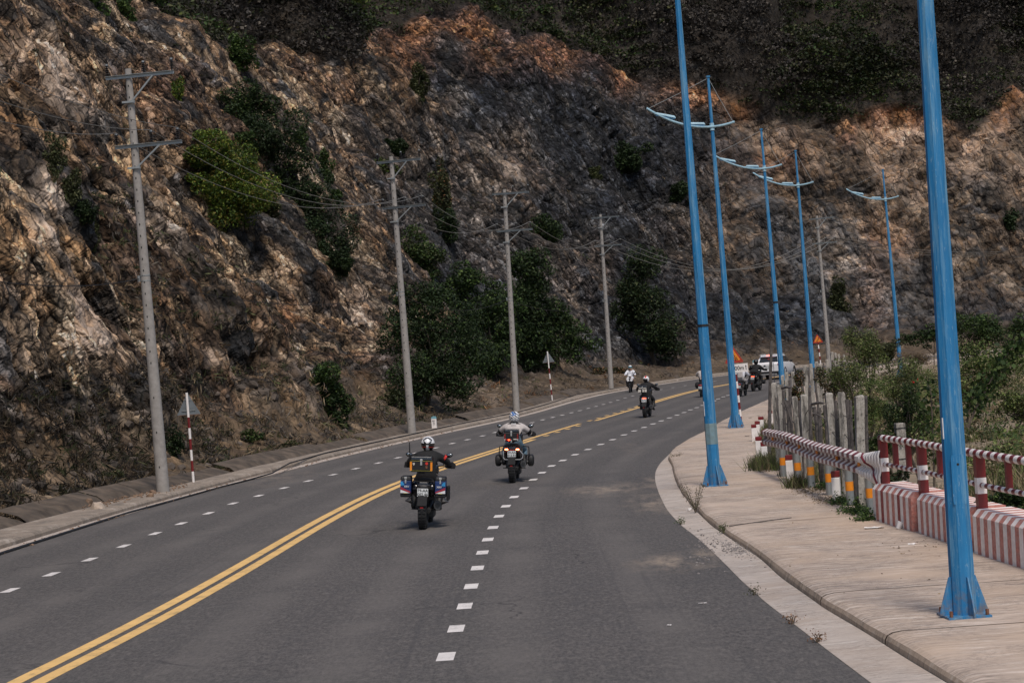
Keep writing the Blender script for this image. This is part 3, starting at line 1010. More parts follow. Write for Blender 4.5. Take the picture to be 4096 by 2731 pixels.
zt = np.clip(np.maximum(zt, ztb), 0, 1)
C = cc * (1 - zt)[:, None] + ct * zt[:, None]
C = C * (1 - zw)[:, None] + cw * zw[:, None]
# orange earth under the overgrown edge
edge = np.clip(1 - np.abs(V_ - vb - 35) / 75, 0, 1) * (~near_rock) * (V_ > vb - 30)
patch = sstep(-.05, .35, fbm(Pf * .13, 87, 3) + .12)
hot = np.zeros(len(Pf), np.float32)
for (u, v, ru, rv, k) in ((1650,180,70,90,.9),(1850,120,110,45,1.0),(2180,230,160,60,.55),(2490,290,60,70,.85),(2780,380,130,50,1.0),(2960,425,60,40,.9),(3580,450,130,70,1.15),(3420,520,60,60,.7),(4040,370,50,90,.8),(4000,470,60,90,.4),(3100,640,150,90,.35),(3500,1120,50,130,.35),(3560,950,90,80,.35),(1930,220,70,60,.5),(1170,1250,45,45,.9),(620,330,130,90,.35)):
    hot = np.maximum(hot, k * np.exp(-(((U_ - u) / ru) ** 2 + ((V_ - v) / rv) ** 2)))
hot = np.clip(hot * (1.0 + .9 * fbm(P1 * .45, 88, 3)) + .25 * edge * patch, 0, .9)
oc = np.stack([.30 + .10 * rb[:, 2], .145 + .05 * rb[:, 2], .068 + .03 * rb[:, 0]], 1)
C = C * (1 - hot)[:, None] + oc * hot[:, None]
# pale veins and slabs
pale = np.zeros(len(Pf), np.float32)
def blob(u, v, ru, rv, ang, k):
    a = rad(ang); x = U_ - u; y = V_ - v
    xx = x * math.cos(a) + y * math.sin(a); yy = -x * math.sin(a) + y * math.cos(a)
    return k * np.exp(-((xx / ru) ** 2 + (yy / rv) ** 2) ** 1.5)
for b_ in ((165,140,110,40,70,.9),(230,300,150,60,62,1.0),(310,440,90,50,45,.8),(225,740,110,32,60,.9),(660,860,110,50,65,.8),(330,1290,130,55,60,1.0),(300,1400,80,60,20,.8),(430,1700,110,50,70,.9),(480,1880,70,45,60,.6),(700,360,60,30,60,.5),(790,300,70,40,60,.5),(120,160,40,60,0,.3),(1010,580,70,28,60,.5),(20,240,70,60,0,.5),(180,950,90,45,40,.5),(840,1260,90,40,30,.35),(1160,1400,40,130,10,.35),(870,1430,60,30,30,.4),(1230,1680,60,30,60,.6),(1495,1640,110,28,60,.6)):
    pale = np.maximum(pale, blob(*b_) * near_rock)
for b_ in ((1060,560,160,22,62,.6),(1260,870,300,22,62,.65),(1420,1180,160,26,60,.5),(1700,640,260,12,50,.4),(2050,660,90,20,40,.3),(1975,1590,80,20,40,.8),(3480,560,60,70,0,.9),(3650,530,130,45,20,1.0),(3560,680,110,60,40,.8),(3700,620,90,50,0,.7),(3950,600,120,60,30,.8),(4060,700,80,90,0,.6),(3130,560,60,60,0,.4),(3260,640,70,60,30,.4),(3700,780,140,40,30,.4),(3850,680,120,50,20,.6),(3000,480,60,30,0,.4),(2480,228,9,12,0,1.2),(2620,38,14,8,-30,1.2)):
    pale = np.maximum(pale, blob(*b_) * (1 - near_rock))
pale = np.clip(pale * (1.15 + .9 * fbm(P1 * 1.2, 89, 3)) * (.75 + .35 * rb[:, 2]), 0, .92)
pc = np.stack([.43 + .13 * rb[:, 0], .34 + .10 * rb[:, 0], .265 + .09 * rb[:, 0]], 1)
pc = np.where((U_ > 2900)[:, None], pc * np.array([.72, .66, .60]), pc)
C = C * (1 - pale)[:, None] + pc * pale[:, None]
# slaty blue-grey bands low on the right
slate = blob(3180, 1000, 420, 70, 62, .85) + blob(3600, 1150, 330, 130, 20, .6) + blob(3320, 930, 60, 70, 0, .8) + blob(1900, 1000, 400, 200, 40, .35) + blob(2450, 1450, 160, 90, 30, .5)
slate = np.clip(slate * (1 + .8 * fbm(P1 * .5, 90, 3)), 0, .85) * (1 - near_rock)
scol = np.stack([.066 + .05 * rb[:, 1], .070 + .05 * rb[:, 1], .078 + .05 * rb[:, 1]], 1)
C = C * (1 - slate)[:, None] + scol * slate[:, None]
C *= (1 + .25 * fbm(P1 * 2.2, 91, 3))[:, None]
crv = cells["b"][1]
C *= (1 - .80 * crv * (1 - .55 * pale))[:, None]           # crevice shade painted dark into the joints
earth = np.array([.032, .026, .020], np.float32) * (1 + .5 * fbm(P1 * .8, 92, 2))[:, None]
grey_scrub = sstep(0, 1, np.exp(-(((U_ - 2620) / 420) ** 2 + ((V_ - 200) / 260) ** 2)) * 1.5)
earth = earth * (1 - grey_scrub * .6)[:, None] + np.array([.045, .038, .033]) * (grey_scrub * .6)[:, None]
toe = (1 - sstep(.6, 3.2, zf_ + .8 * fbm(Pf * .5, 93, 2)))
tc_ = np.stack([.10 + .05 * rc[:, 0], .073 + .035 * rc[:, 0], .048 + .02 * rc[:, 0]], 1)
C = C * (1 - veg)[:, None] + earth * veg[:, None]
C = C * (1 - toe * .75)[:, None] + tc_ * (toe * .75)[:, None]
C = np.clip(C, .008, .7)

i = np.arange(NTt - 1)[:, None] * NS + np.arange(NS - 1)[None]
F = np.stack([i, i + 1, i + NS + 1, i + NS], -1).reshape(-1, 4)

def rock_mat():
    m, nt, b = new_mat("cut_rock")
    L = nt.links
    at = nt.nodes.new("ShaderNodeAttribute"); at.attribute_name = "Col"
    ar = nt.nodes.new("ShaderNodeAttribute"); ar.attribute_name = "Rock"
    geo = nt.nodes.new("ShaderNodeNewGeometry"); Pn = geo.outputs["Position"]
    # rotate into the frame of the bedding, squash along it, warp a little
    e = Matrix(((B1[0], B1[1], B1[2]), (B2[0], B2[1], B2[2]), (LA[0], LA[1], LA[2]))).to_euler('XYZ')
    Qn = mapping(nt, mapping(nt, Pn, (1, 1, 1), (e.x, e.y, e.z)), (1, 1, .55))
    wn_ = nt.nodes.new("ShaderNodeTexNoise"); wn_.inputs["Scale"].default_value = 1.3; wn_.inputs["Detail"].default_value = 4
    L.new(Pn, wn_.inputs["Vector"])
    wa = nt.nodes.new("ShaderNodeVectorMath"); wa.operation = 'MULTIPLY_ADD'
    L.new(wn_.outputs["Color"], wa.inputs[0]); wa.inputs[1].default_value = (.5, .5, .5); L.new(Qn, wa.inputs[2])
    Qw = wa.outputs[0]
    def vor(scale, metric='EUCLIDEAN', feat='F1'):
        v = nt.nodes.new("ShaderNodeTexVoronoi"); v.inputs["Scale"].default_value = scale; v.feature = feat
        if feat != 'DISTANCE_TO_EDGE': v.distance = metric
        L.new(Qw, v.inputs["Vector"]); return v
    def rnd(v, k):
        s_ = nt.nodes.new("ShaderNodeSeparateColor"); L.new(v.outputs["Color"], s_.inputs[0]); return s_.outputs[k]
    def ramp(x, pts_):
        r = nt.nodes.new("ShaderNodeValToRGB"); r.color_ramp.interpolation = 'LINEAR'
        els = r.color_ramp.elements
        els[0].position = pts_[0][0]; els[0].color = (pts_[0][1],) * 3 + (1,)
        els[1].position = pts_[-1][0]; els[1].color = (pts_[-1][1],) * 3 + (1,)
        for p_, c_ in pts_[1:-1]:
            q_ = els.new(p_); q_.color = (c_,) * 3 + (1,)
        L.new(x, r.inputs[0]); return r.outputs[0]
    v1, v2, v3 = vor(1.15, 'MANHATTAN'), vor(2.9, 'MANHATTAN'), vor(6.5, 'MANHATTAN')
    v0 = vor(.36, 'MANHATTAN')
    sl = nt.nodes.new("ShaderNodeAttribute"); sl.attribute_name = "Slab"; SL = sl.outputs["Fac"]
    def fmix(fac, a, b_):
        q_ = nt.nodes.new("ShaderNodeMix"); q_.data_type = 'FLOAT'
        L.new(fac, q_.inputs[0])
        for k_, x_ in ((2, a), (3, b_)):
            if isinstance(x_, (int, float)): q_.inputs[k_].default_value = x_
            else: L.new(x_, q_.inputs[k_])
        return q_.outputs[0]
    f1 = ramp(rnd(v1, 0), [(0, .24), (.35, .38), (.7, .52), (1, .80)])
    f2 = ramp(rnd(v2, 0), [(0, .16), (.3, .34), (.65, .52), (.88, .85), (1, 1.0)])
    f3 = ramp(rnd(v3, 1), [(0, .28), (.5, .48), (.85, .72), (1, .95)])
    f0 = ramp(rnd(v0, 0), [(0, .26), (.35, .40), (.7, .52), (1, .74)])
    f1s = ramp(rnd(v1, 0), [(0, .34), (.3, .45), (.75, .52), (1, .62)])
    f2s = ramp(rnd(v2, 0), [(0, .36), (.25, .46), (.8, .52), (1, .68)])
    g = fmix(SL, mul(nt, mul(nt, mul(nt, f1, f2), f3), 8.6), mul(nt, mul(nt, mul(nt, f0, f1s), f2s), 8.6))
    bed = noise(nt, mapping(nt, Qn, (3.2, 3.2, .55)), 1.0, 5, .7, .3, .7)
    bm_ = nt.nodes.new("ShaderNodeMapRange"); bm_.inputs[3].default_value = .55; bm_.inputs[4].default_value = 1.45; L.new(bed, bm_.inputs[0])
    g = mul(nt, g, bm_.outputs[0])
    mq = nt.nodes.new('ShaderNodeMapRange'); mq.inputs[3].default_value = .62; mq.inputs[4].default_value = 1.40; L.new(rnd(v0, 1), mq.inputs[0])
    g = mul(nt, g, mq.outputs[0])
    # joints between the blocks: thin dirt lines that also paint in crack shade
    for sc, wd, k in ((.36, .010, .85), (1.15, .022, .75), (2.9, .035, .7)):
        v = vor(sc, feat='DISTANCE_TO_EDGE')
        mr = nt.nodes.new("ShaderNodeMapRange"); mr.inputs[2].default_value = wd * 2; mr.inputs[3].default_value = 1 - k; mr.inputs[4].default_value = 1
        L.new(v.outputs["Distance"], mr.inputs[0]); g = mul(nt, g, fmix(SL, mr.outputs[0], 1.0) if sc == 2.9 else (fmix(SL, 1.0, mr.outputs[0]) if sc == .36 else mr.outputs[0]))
    gm = nt.nodes.new("ShaderNodeMix"); gm.data_type = 'FLOAT'
    L.new(ar.outputs["Fac"], gm.inputs[0]); gm.inputs[2].default_value = 1.0; L.new(g, gm.inputs[3])
    wv_ = nt.nodes.new("ShaderNodeVectorMath"); wv_.operation = 'MULTIPLY'; L.new(at.outputs["Color"], wv_.inputs[0]); wv_.inputs[1].default_value = (1.12, .99, .84)
    hue = mixn(nt, ramp(rnd(v2, 2), [(0, 0), (.5, 0), (.8, .8), (1, 1.0)]), at.outputs["Color"], wv_.outputs[0])
    hue = mixn(nt, ramp(rnd(v2, 1), [(0, .6), (.2, .5), (.4, 0), (1, 0)]), hue, mixn(nt, .40, at.outputs["Color"], (.070, .077, .088)))
    hx = mixn(nt, ar.outputs["Fac"], at.outputs["Color"], hue)
    vm = nt.nodes.new("ShaderNodeVectorMath"); vm.operation = 'SCALE'
    L.new(hx, vm.inputs[0]); L.new(gm.outputs[0], vm.inputs["Scale"])
    cl_ = nt.nodes.new("ShaderNodeVectorMath"); cl_.operation = 'MINIMUM'; L.new(vm.outputs[0], cl_.inputs[0]); cl_.inputs[1].default_value = (.62, .55, .47)
    L.new(cl_.outputs[0], b.inputs["Base Color"])
    b.inputs["Roughness"].default_value = .92
    b.inputs["Specular IOR Level"].default_value = .25
    # angular relief of the fragments
    h = None
    for v, k in ((v1, .55), (v2, .24), (v3, .10)):
        t_ = mul(nt, v.outputs["Distance"], fmix(SL, -k, -k * (.65 if k > .5 else .35)))
        if h is None: h = t_
        else:
            ad = nt.nodes.new("ShaderNodeMath"); ad.operation = 'ADD'; L.new(h, ad.inputs[0]); L.new(t_, ad.inputs[1]); h = ad.outputs[0]
    bp = nt.nodes.new("ShaderNodeBump"); bp.inputs["Strength"].default_value = 1.0; bp.inputs["Distance"].default_value = 1.0
    L.new(mul(nt, h, mul(nt, ar.outputs["Fac"], .9)), bp.inputs["Height"]); L.new(bp.outputs[0], b.inputs["Normal"])
    return m
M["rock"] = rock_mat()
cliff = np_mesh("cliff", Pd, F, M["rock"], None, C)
_ra = cliff.data.attributes.new("Rock", 'FLOAT', 'POINT')
_ra.data.foreach_set("value", np.clip(np.maximum(rock * (1 - toe * .7), .40), 0, 1).astype(np.float32))
slab = sstep(2650, 3150, U_ + 350 * fbm(Pf * .06, 101, 3)) * (.55 + .45 * sstep(-.3, .2, fbm(Pf * .12, 102, 3))) + .5 * sstep(.1, .4, fbm(Pf * .12, 103, 3)) * (1 - near_rock) + .75 * pale + .45 * sstep(.05, .3, fbm(Pf * .2, 104, 3)) * near_rock
_sa = cliff.data.attributes.new("Slab", 'FLOAT', 'POINT')
_sa.data.foreach_set("value", np.clip(slab, 0, 1).astype(np.float32))
tag(cliff, kind="structure")
# coarse copy only for finding where things stand on the slope
PG = Pd.reshape(NTt, NS, 3)
jj = np.arange(0, NTt, 4); ii = np.arange(0, NS, 4)
cs = PG[jj][:, ii]
a_, b_ = cs.shape[:2]
vs = [Vector(p) for p in cs.reshape(-1, 3).tolist()]
fs_ = []
for j in range(a_ - 1):
    for k in range(b_ - 1):
        q = j * b_ + k
        fs_.append((q, q + 1, q + b_ + 1, q + b_))
BVH = BVHTree.FromPolygons(vs, fs_)
camp = Vector((0, 0, CAM_H))
def on_cliff(u, v):
    d = ray(u, v).normalized()
    r = BVH.ray_cast(camp, d, 600)
    return r[0], r[1]

# sloped concrete drain apron along the toe of the cliff
BA = resample(BC, .5); BA = BA[BA[:, 1] < 235]
kk = 0
ap = empty("drain_wall"); tag(ap, kind="structure")
sbn = near_on(BA, SBw)
nr = normals2(BA)
for a in range(0, len(BA) - 5, 5):
    if BA[a][1] > 125: break
    q = slice(a, a + 6)
    p0 = sbn[q] + nr[q] * .10; p1 = sbn[q] + nr[q] * .42; p2 = sbn[q] + nr[q] * .95
    if a % 10 == 0: hgt = .24 + .07 * math.sin(a * 2.1)
    V = np.zeros((6, 4, 3))
    p0 = p0.copy(); p0[-1] = p0[-1] * .95 + p0[-2] * .05; p1 = p1.copy(); p1[-1] = p1[-1] * .95 + p1[-2] * .05; p2 = p2.copy(); p2[-1] = p2[-1] * .95 + p2[-2] * .05
    V[:, 0, :2] = sbn[q] - nr[q] * .02; V[:, 0, 2] = .10
    V[:, 1, :2] = p0; V[:, 1, 2] = .02
    V[:, 2, :2] = p1; V[:, 2, 2] = hgt
    V[:, 3, :2] = p2; V[:, 3, 2] = hgt + .16
    V[:, 1:3, :2] += (.05 * fbm(V[:, 1:3].reshape(-1, 3) * 2, 6, 2).reshape(6, 2))[..., None]; V[:, 2:, 2] += .04 * fbm(V[:, 2:].reshape(-1, 3), 5, 2).reshape(6, 2)
    i = np.arange(5)[:, None] * 4 + np.arange(3)[None]
    Fq = np.stack([i, i + 4, i + 5, i + 1], -1).reshape(-1, 4)
    np_mesh("panel", V.reshape(-1, 3), Fq, M["ditch"], ap)
#print("cliff verts", len(Pd))
# ------------------------------------------------------------------ vegetation
def leaf_mat(name, trans=.25):
    m, nt, b = new_mat(name)
    at = nt.nodes.new("ShaderNodeAttribute"); at.attribute_name = "Col"
    b.inputs["Roughness"].default_value = .65
    b.inputs["Specular IOR Level"].default_value = .25
    nt.links.new(at.outputs["Color"], b.inputs["Base Color"])
    tr = nt.nodes.new("ShaderNodeBsdfTranslucent"); nt.links.new(at.outputs["Color"], tr.inputs["Color"])
    mx = nt.nodes.new("ShaderNodeMixShader"); mx.inputs[0].default_value = trans
    nt.links.new(b.outputs[0], mx.inputs[1]); nt.links.new(tr.outputs[0], mx.inputs[2])
    nt.links.new(mx.outputs[0], nt.nodes["Material Output"].inputs[0])
    return m
M["leaf"] = leaf_mat("foliage")
M["grass"] = leaf_mat("dry_grass", .2)
M["bark"] = simple("bark", (.10, .078, .058), .9, var=.35, scale=14, bump=.5)
rng = np.random.default_rng(11)

def unit(n):
    v = rng.normal(size=(n, 3)); return v / np.linalg.norm(v, axis=1)[:, None]

GREENS = {
    "dark":   [(.018, .034, .013), (.026, .046, .017), (.013, .023, .010), (.038, .058, .020)],
    "mid":    [(.055, .098, .023), (.038, .072, .020), (.080, .12, .030), (.026, .048, .017)],
    "lime":   [(.12, .19, .026), (.08, .135, .024), (.18, .23, .035), (.035, .065, .018), (.20, .17, .035), (.05, .09, .02)],
    "olive":  [(.065, .078, .030), (.048, .058, .024), (.09, .095, .040), (.032, .038, .018)],
    "feather":[(.14, .185, .048), (.10, .145, .040), (.18, .21, .070), (.075, .10, .034), (.20, .19, .095)],
    "dry":    [(.17, .125, .075), (.12, .085, .052), (.22, .17, .105), (.085, .062, .042)],
    "straw":  [(.30, .235, .135), (.24, .18, .10), (.36, .29, .18), (.17, .135, .075)],
    "rust":   [(.20, .095, .042), (.15, .075, .036), (.24, .13, .06), (.10, .06, .036)],
    "grey":   [(.085, .072, .062), (.062, .053, .047), (.115, .10, .082), (.05, .045, .038)],
    "hill":   [(.026, .034, .014), (.038, .046, .018), (.020, .024, .012), (.052, .052, .022)],
    "hillg":  [(.020, .038, .010), (.030, .050, .012), (.014, .024, .008), (.045, .055, .014)],
    "hillgrey": [(.060, .052, .046), (.042, .036, .032), (.085, .074, .060), (.032, .029, .026)],
    "red":    [(.55, .02, .03), (.45, .015, .03)],
}

def leaf_geo(c, size, up=.35, asp=.5, droop=0.0):
    """kite-shaped leaves at the points c"""
    n = len(c)
    nrm = unit(n); nrm[:, 2] = np.abs(nrm[:, 2]) + up
    nrm /= np.linalg.norm(nrm, axis=1)[:, None]
    t = np.cross(nrm, unit(n)); t /= np.linalg.norm(t, axis=1)[:, None] + 1e-9
    t[:, 2] -= droop; t /= np.linalg.norm(t, axis=1)[:, None]
    b = np.cross(nrm, t)
    s = (size * (.6 + .8 * rng.random(n)))[:, None]
    V = np.stack([c - t * s * .5, c + b * s * asp * .5 - t * s * .05, c + t * s * .5, c - b * s * asp * .5 - t * s * .05], 1)
    return V.reshape(-1, 3), np.arange(n * 4).reshape(-1, 4)

def colours(n, pal_, clump=None):
    p = np.array(GREENS[pal_], np.float32)
    c = p[rng.integers(0, len(p), n)] * (.75 + .5 * rng.random(n))[:, None]
    if clump is not None: c = c * clump[:, None]
    return c

def crown_points(blobs, n, fill=.55):
    """points spread through ellipsoids, denser towards their outsides; blobs (centre, radii)"""
    vol = np.array([b[1][0] * b[1][1] * b[1][2] for b in blobs]) ** (2 / 3)
    ks = rng.choice(len(blobs), n, p=vol / vol.sum())
    C = np.array([b[0] for b in blobs], float)[ks]; R_ = np.array([b[1] for b in blobs], float)[ks]
    u = unit(n)
    r = fill + (1 - fill) * rng.random(n) ** .6
    lump = 1 + .22 * fbm((u * 2.2 + ks[:, None] * 7.1).astype(np.float32), 5, 2)
    return C + u * R_ * (r * lump)[:, None], ks

def sub_blobs(c, r, n, frac=.40):
    """an irregular crown: small lobes scattered over a big ellipsoid"""
    out = []
    for i in range(n):
        d = unit(1)[0]; k = .30 + .70 * rng.random()
        p = [c[a] + d[a] * r[a] * k for a in range(3)]
        f = frac * (.45 + .85 * rng.random())
        out.append((p, [r[0] * f, r[1] * f, r[2] * f * .85]))
    return out

def plant(name, base, blobs, n, leaf, pal_, label, cat, group=None, asp=.5, droop=.2, trunks=1, trunk_r=.08, mixpal=None, up=.35, fill=.5, flowers=0):
    """a tree or shrub standing at base: trunk with limbs, crown of leaves"""
    root = empty(name, base)
    tag(root, label, cat, group)
    base = np.array(base, float)
    P_, ks = crown_points(blobs, n, fill)
    P_ = P_ - base
    V, F = leaf_geo(P_, leaf, up, asp, droop)
    jit = .7 + .6 * rng.random(len(blobs))
    cl = jit[ks]
    c = colours(n, pal_, cl)
    if mixpal:
        q = rng.random(n) < mixpal[1]
        c[q] = colours(int(q.sum()), mixpal[0])
    np_mesh("crown", V, F, M["leaf"], root, c)
    if flowers:
        fp = P_[rng.choice(n, flowers)]
        V, F = leaf_geo(fp, leaf * 1.2, .2, .9); np_mesh("flower", V, F, M["leaf"], root, colours(flowers, "red"))
    mb = MB()
    cs_ = [np.array(b[0]) - base for b in blobs]
    for t in range(trunks):
        o_ = Vector((rng.normal() * .12 * (trunks > 1), rng.normal() * .12 * (trunks > 1), -.25))
        mid_ = Vector(np.mean(cs_, axis=0)) * .45; mid_.x += rng.normal() * .12; mid_.y += rng.normal() * .12
        mb.tube([o_, (o_ + mid_) / 2 + Vector((rng.normal() * .06, rng.normal() * .06, 0)), mid_], [trunk_r, trunk_r * .8, trunk_r * .6], 7)
        for b in rng.permutation(len(cs_))[:min(9, len(cs_))]:
            e = Vector(cs_[b]); m2 = (mid_ + e) / 2 + Vector((rng.normal() * .1, rng.normal() * .1, .08))
            mb.tube([mid_, m2, e], [trunk_r * .5, trunk_r * .3, trunk_r * .12], 5)
    mb.build("trunk", M["bark"], root, smooth=True)
    return root

def px(u, v, D):      # metres per photo pixel at distance D
    return D / FOC

def slope_bush(u, v, ru, rv, pal_, label, n=2600, leaf=None, nb=17, name="shrub", cat="shrub", group="shrubs growing on the cliff", mixpal=None, depth=.7, **kw):
    """a bush rooted where the line of sight to its foot meets the cliff"""
    p, nm = on_cliff(u, v + rv * .35)
    if p is None: return None
    D = (p - camp).length
    ru *= 1.22; rv *= 1.22; n = int(n * 1.2)
    r = (ru * D / FOC, min(ru, rv) * depth * D / FOC, rv * D / FOC)
    back = Vector((p.x, p.y, 0)).normalized()
    c = p - back * r[1] * .75 + Vector((0, 0, rv * .35 * D / FOC))
    L = leaf or max(.08, D * .0014); n = int(n * 1.25)
    return plant(name, p, sub_blobs(c, r, nb), n, L, pal_, label, cat, group, mixpal=mixpal, trunk_r=min(.1, .06 * r[2]), **kw)

G_ = "shrubs growing on the cliff"
slope_bush(835, 640, 105, 90, "lime", "bright yellow green bush, upper left lobe, on the tan rock face", 6500, nb=16, droop=.5)
slope_bush(940, 755, 145, 150, "lime", "large bright yellow green bush hanging on the tan rock face behind the nearest power pole", 13000, nb=26, droop=.5, fill=.35)
slope_bush(1005, 460, 105, 95, "dark", "rounded dark tree at the top of the gully behind the yellow green bush", 4200, name="tree", cat="tree", mixpal=("mid", .2))
slope_bush(1085, 590, 112, 115, "dark", "dark tree second from the top of the gully row", 4200, name="tree", cat="tree")
slope_bush(1170, 720, 128, 118, "dark", "dark tree in the middle of the gully row above the power lines", 4600, name="tree", cat="tree", mixpal=("mid", .12))
slope_bush(1255, 850, 112, 115, "dark", "dark tree in the gully just under the sagging power lines", 4200, name="tree", cat="tree")
slope_bush(1320, 975, 92, 105, "dark", "dark bush near the foot of the gully row, edge of the near spur", 3600, name="tree", cat="tree")
slope_bush(1360, 1060, 50, 55, "dark", "lowest dark bush of the gully row", 2200)
slope_bush(1060, 830, 45, 40, "olive", "small olive bush beside the large yellow green bush", 1400)
slope_bush(985, 580, 40, 40, "mid", "small green bush between the yellow green bush and the gully trees", 1200)
slope_bush(1190, 560, 28, 38, "mid", "small pale green shrub on the rock right of the gully trees", 800)
slope_bush(1310, 690, 26, 60, "mid", "narrow green shrub on the ridge right of the gully", 900)
slope_bush(1340, 790, 26, 32, "mid", "little green shrub under the power lines on the ridge", 700)
slope_bush(375, 15, 45, 60, "mid", "dark green shrub hanging at the top edge of the near rock, left one", 1800, droop=.8)
slope_bush(515, 45, 32, 65, "mid", "green creeper hanging at the top edge of the near rock, right one", 1600, droop=.9)
slope_bush(215, 640, 45, 75, "olive", "dull green creeper in a crack left of the nearest power pole", 1500, droop=.8)
slope_bush(345, 850, 42, 42, "dark", "round dark bush in the crack below the creeper, left of the pole", 1500)
slope_bush(290, 770, 35, 70, "olive", "thin creeper linking the crack and the round dark bush", 1200, droop=.8)
slope_bush(370, 945, 26, 60, "olive", "sparse green growth under the round dark bush", 900, droop=.6)
slope_bush(715, 380, 22, 60, "lime", "thin yellowish creeper right of the upper crossarm", 700, droop=.8)
slope_bush(965, 230, 55, 70, "mid", "blue green bush on the overgrown slope above the near spur", 2200)
slope_bush(1680, 345, 38, 85, "olive", "tall narrow dark shrub in a cleft high on the grey cliff", 2200)
slope_bush(1595, 590, 46, 42, "dark", "round dark bush on the grey cliff above the second power pole", 1800)
slope_bush(1760, 770, 48, 110, "olive", "tall shaggy olive shrub on the cliff between the second and third power poles", 3200, mixpal=("rust", .12), droop=.5)
slope_bush(1790, 900, 45, 60, "dark", "dark bush under the shaggy shrub between the second and third poles", 1800)
slope_bush(1525, 700, 60, 45, "olive", "pale olive shrub spreading left of the second power pole", 1600, mixpal=("lime", .25), fill=.2)
slope_bush(2200, 935, 60, 85, "dark", "dark bush on the cliff right of the third power pole", 2600, mixpal=("mid", .15))
slope_bush(2535, 640, 66, 62, "dark", "large round dark bush on the brown cliff left of the blue lamp posts", 3000)
slope_bush(2380, 700, 22, 32, "olive", "small shrub below the round dark bush", 600)
slope_bush(2730, 780, 42, 55, "dark", "dark shrub behind the blue posts on the brown cliff", 1400)
slope_bush(3360, 1200, 40, 75, "olive", "dull shrub on the slate rock right of the farthest power pole", 1400)
slope_bush(4040, 880, 30, 40, "dark", "dark shrub at the right edge of the pale rock", 600)
slope_bush(1675, 1020, 110, 85, "mid", "light green bushy tree right behind the second power pole", 4600, name="tree", cat="tree", mixpal=("olive", .35), fill=.25)
slope_bush(1860, 1180, 120, 90, "mid", "grey green bushy tree between the second and third power poles", 4600, name="tree", cat="tree", mixpal=("dark", .45))

def big_tree(parts, foot, pal_, label, n, mixpal=None, leaf=None, trunk_r=.16):
    """a tree at the foot of the slope; parts are lobes (u, v, ru, rv, nearer by)"""
    p, nm = on_cliff(*foot)
    D = (p - camp).length
    bl = []
    for (u, v, ru, rv, dn) in parts:
        Dl = D - dn
        c = at_y(u, v, Dl * p.y / D)
        bl += sub_blobs(c, (1.22 * ru * Dl / FOC, min(ru, rv) * .9 * Dl / FOC, 1.22 * rv * Dl / FOC), 14, .48)
    return plant("tree", p, bl, int(n * 1.9), leaf or D * .0015, pal_, label, "tree", "large trees at the foot of the cliff", mixpal=mixpal, trunks=2, trunk_r=trunk_r, droop=.45)

big_tree([(1690,1190,90,80,0),(1780,1290,120,90,1),(1640,1340,100,90,1.5),(1850,1420,110,100,2),(1700,1500,120,100,2),(1620,1230,60,60,0),(1800,1560,90,70,2.2),(1640,1600,60,60,2)], (1720, 1620), "dark", "huge dark tree filling the hollow right of the second power pole", 15000, ("mid", .10))
big_tree([(1930,1250,90,80,0),(2000,1340,90,90,.5),(1960,1430,80,70,1),(2030,1230,60,60,0)], (1990, 1480), "mid", "green tree filling the gap left of the third power pole", 6500, ("dark", .5), trunk_r=.1)
big_tree([(2110,1060,85,75,0),(2150,1160,80,80,0),(2080,1250,90,90,.5),(2130,1350,90,80,1),(2060,1430,80,70,1)], (2090, 1470), "dark", "tall dark tree behind the third power pole", 9000, ("mid", .16))
big_tree([(2230,1290,110,70,0),(2300,1370,75,60,0),(2180,1390,70,60,.5)], (2230, 1480), "mid", "spreading green tree right of the third power pole above the warning sign", 5200, ("dark", .55), trunk_r=.1)
big_tree([(2560,1070,70,70,0),(2550,1180,90,90,0),(2600,1280,110,90,.5),(2660,1380,80,60,1),(2520,1270,60,80,0)], (2620, 1455), "dark", "dark tree right of the fourth power pole", 8000, ("olive", .15))
slope_bush(1305, 1545, 85, 85, "mid", "bright green bush at the foot of the near spur", 3200, nb=9, group="shrubs at the foot of the cliff", mixpal=("dark", .3))
slope_bush(1350, 1650, 55, 80, "dark", "dark green lower bush at the foot of the near spur", 2600, group="shrubs at the foot of the cliff", mixpal=("mid", .3))
slope_bush(1570, 1600, 45, 55, "olive", "dull green shrub left of the second power pole's foot", 1500, group="shrubs at the foot of the cliff", mixpal=("dark", .3))
slope_bush(1010, 1750, 45, 30, "mid", "low green weed clump beyond the nearest triangular sign", 1100, group="shrubs at the foot of the cliff", mixpal=("dry", .2))
slope_bush(1145, 1790, 50, 24, "olive", "low olive weed clump by the drain wall", 900, group="shrubs at the foot of the cliff", mixpal=("dry", .3))
slope_bush(470, 1930, 50, 34, "olive", "low weeds left of the nearest power pole's foot", 1100, group="shrubs at the foot of the cliff", mixpal=("dry", .3))
slope_bush(690, 1790, 36, 70, "dark", "dark weed clump between the nearest pole and the sign", 1200, group="shrubs at the foot of the cliff")
slope_bush(2440, 1490, 60, 26, "olive", "dry olive scrub behind the fourth power pole", 1000, group="shrubs at the foot of the cliff", mixpal=("rust", .4))

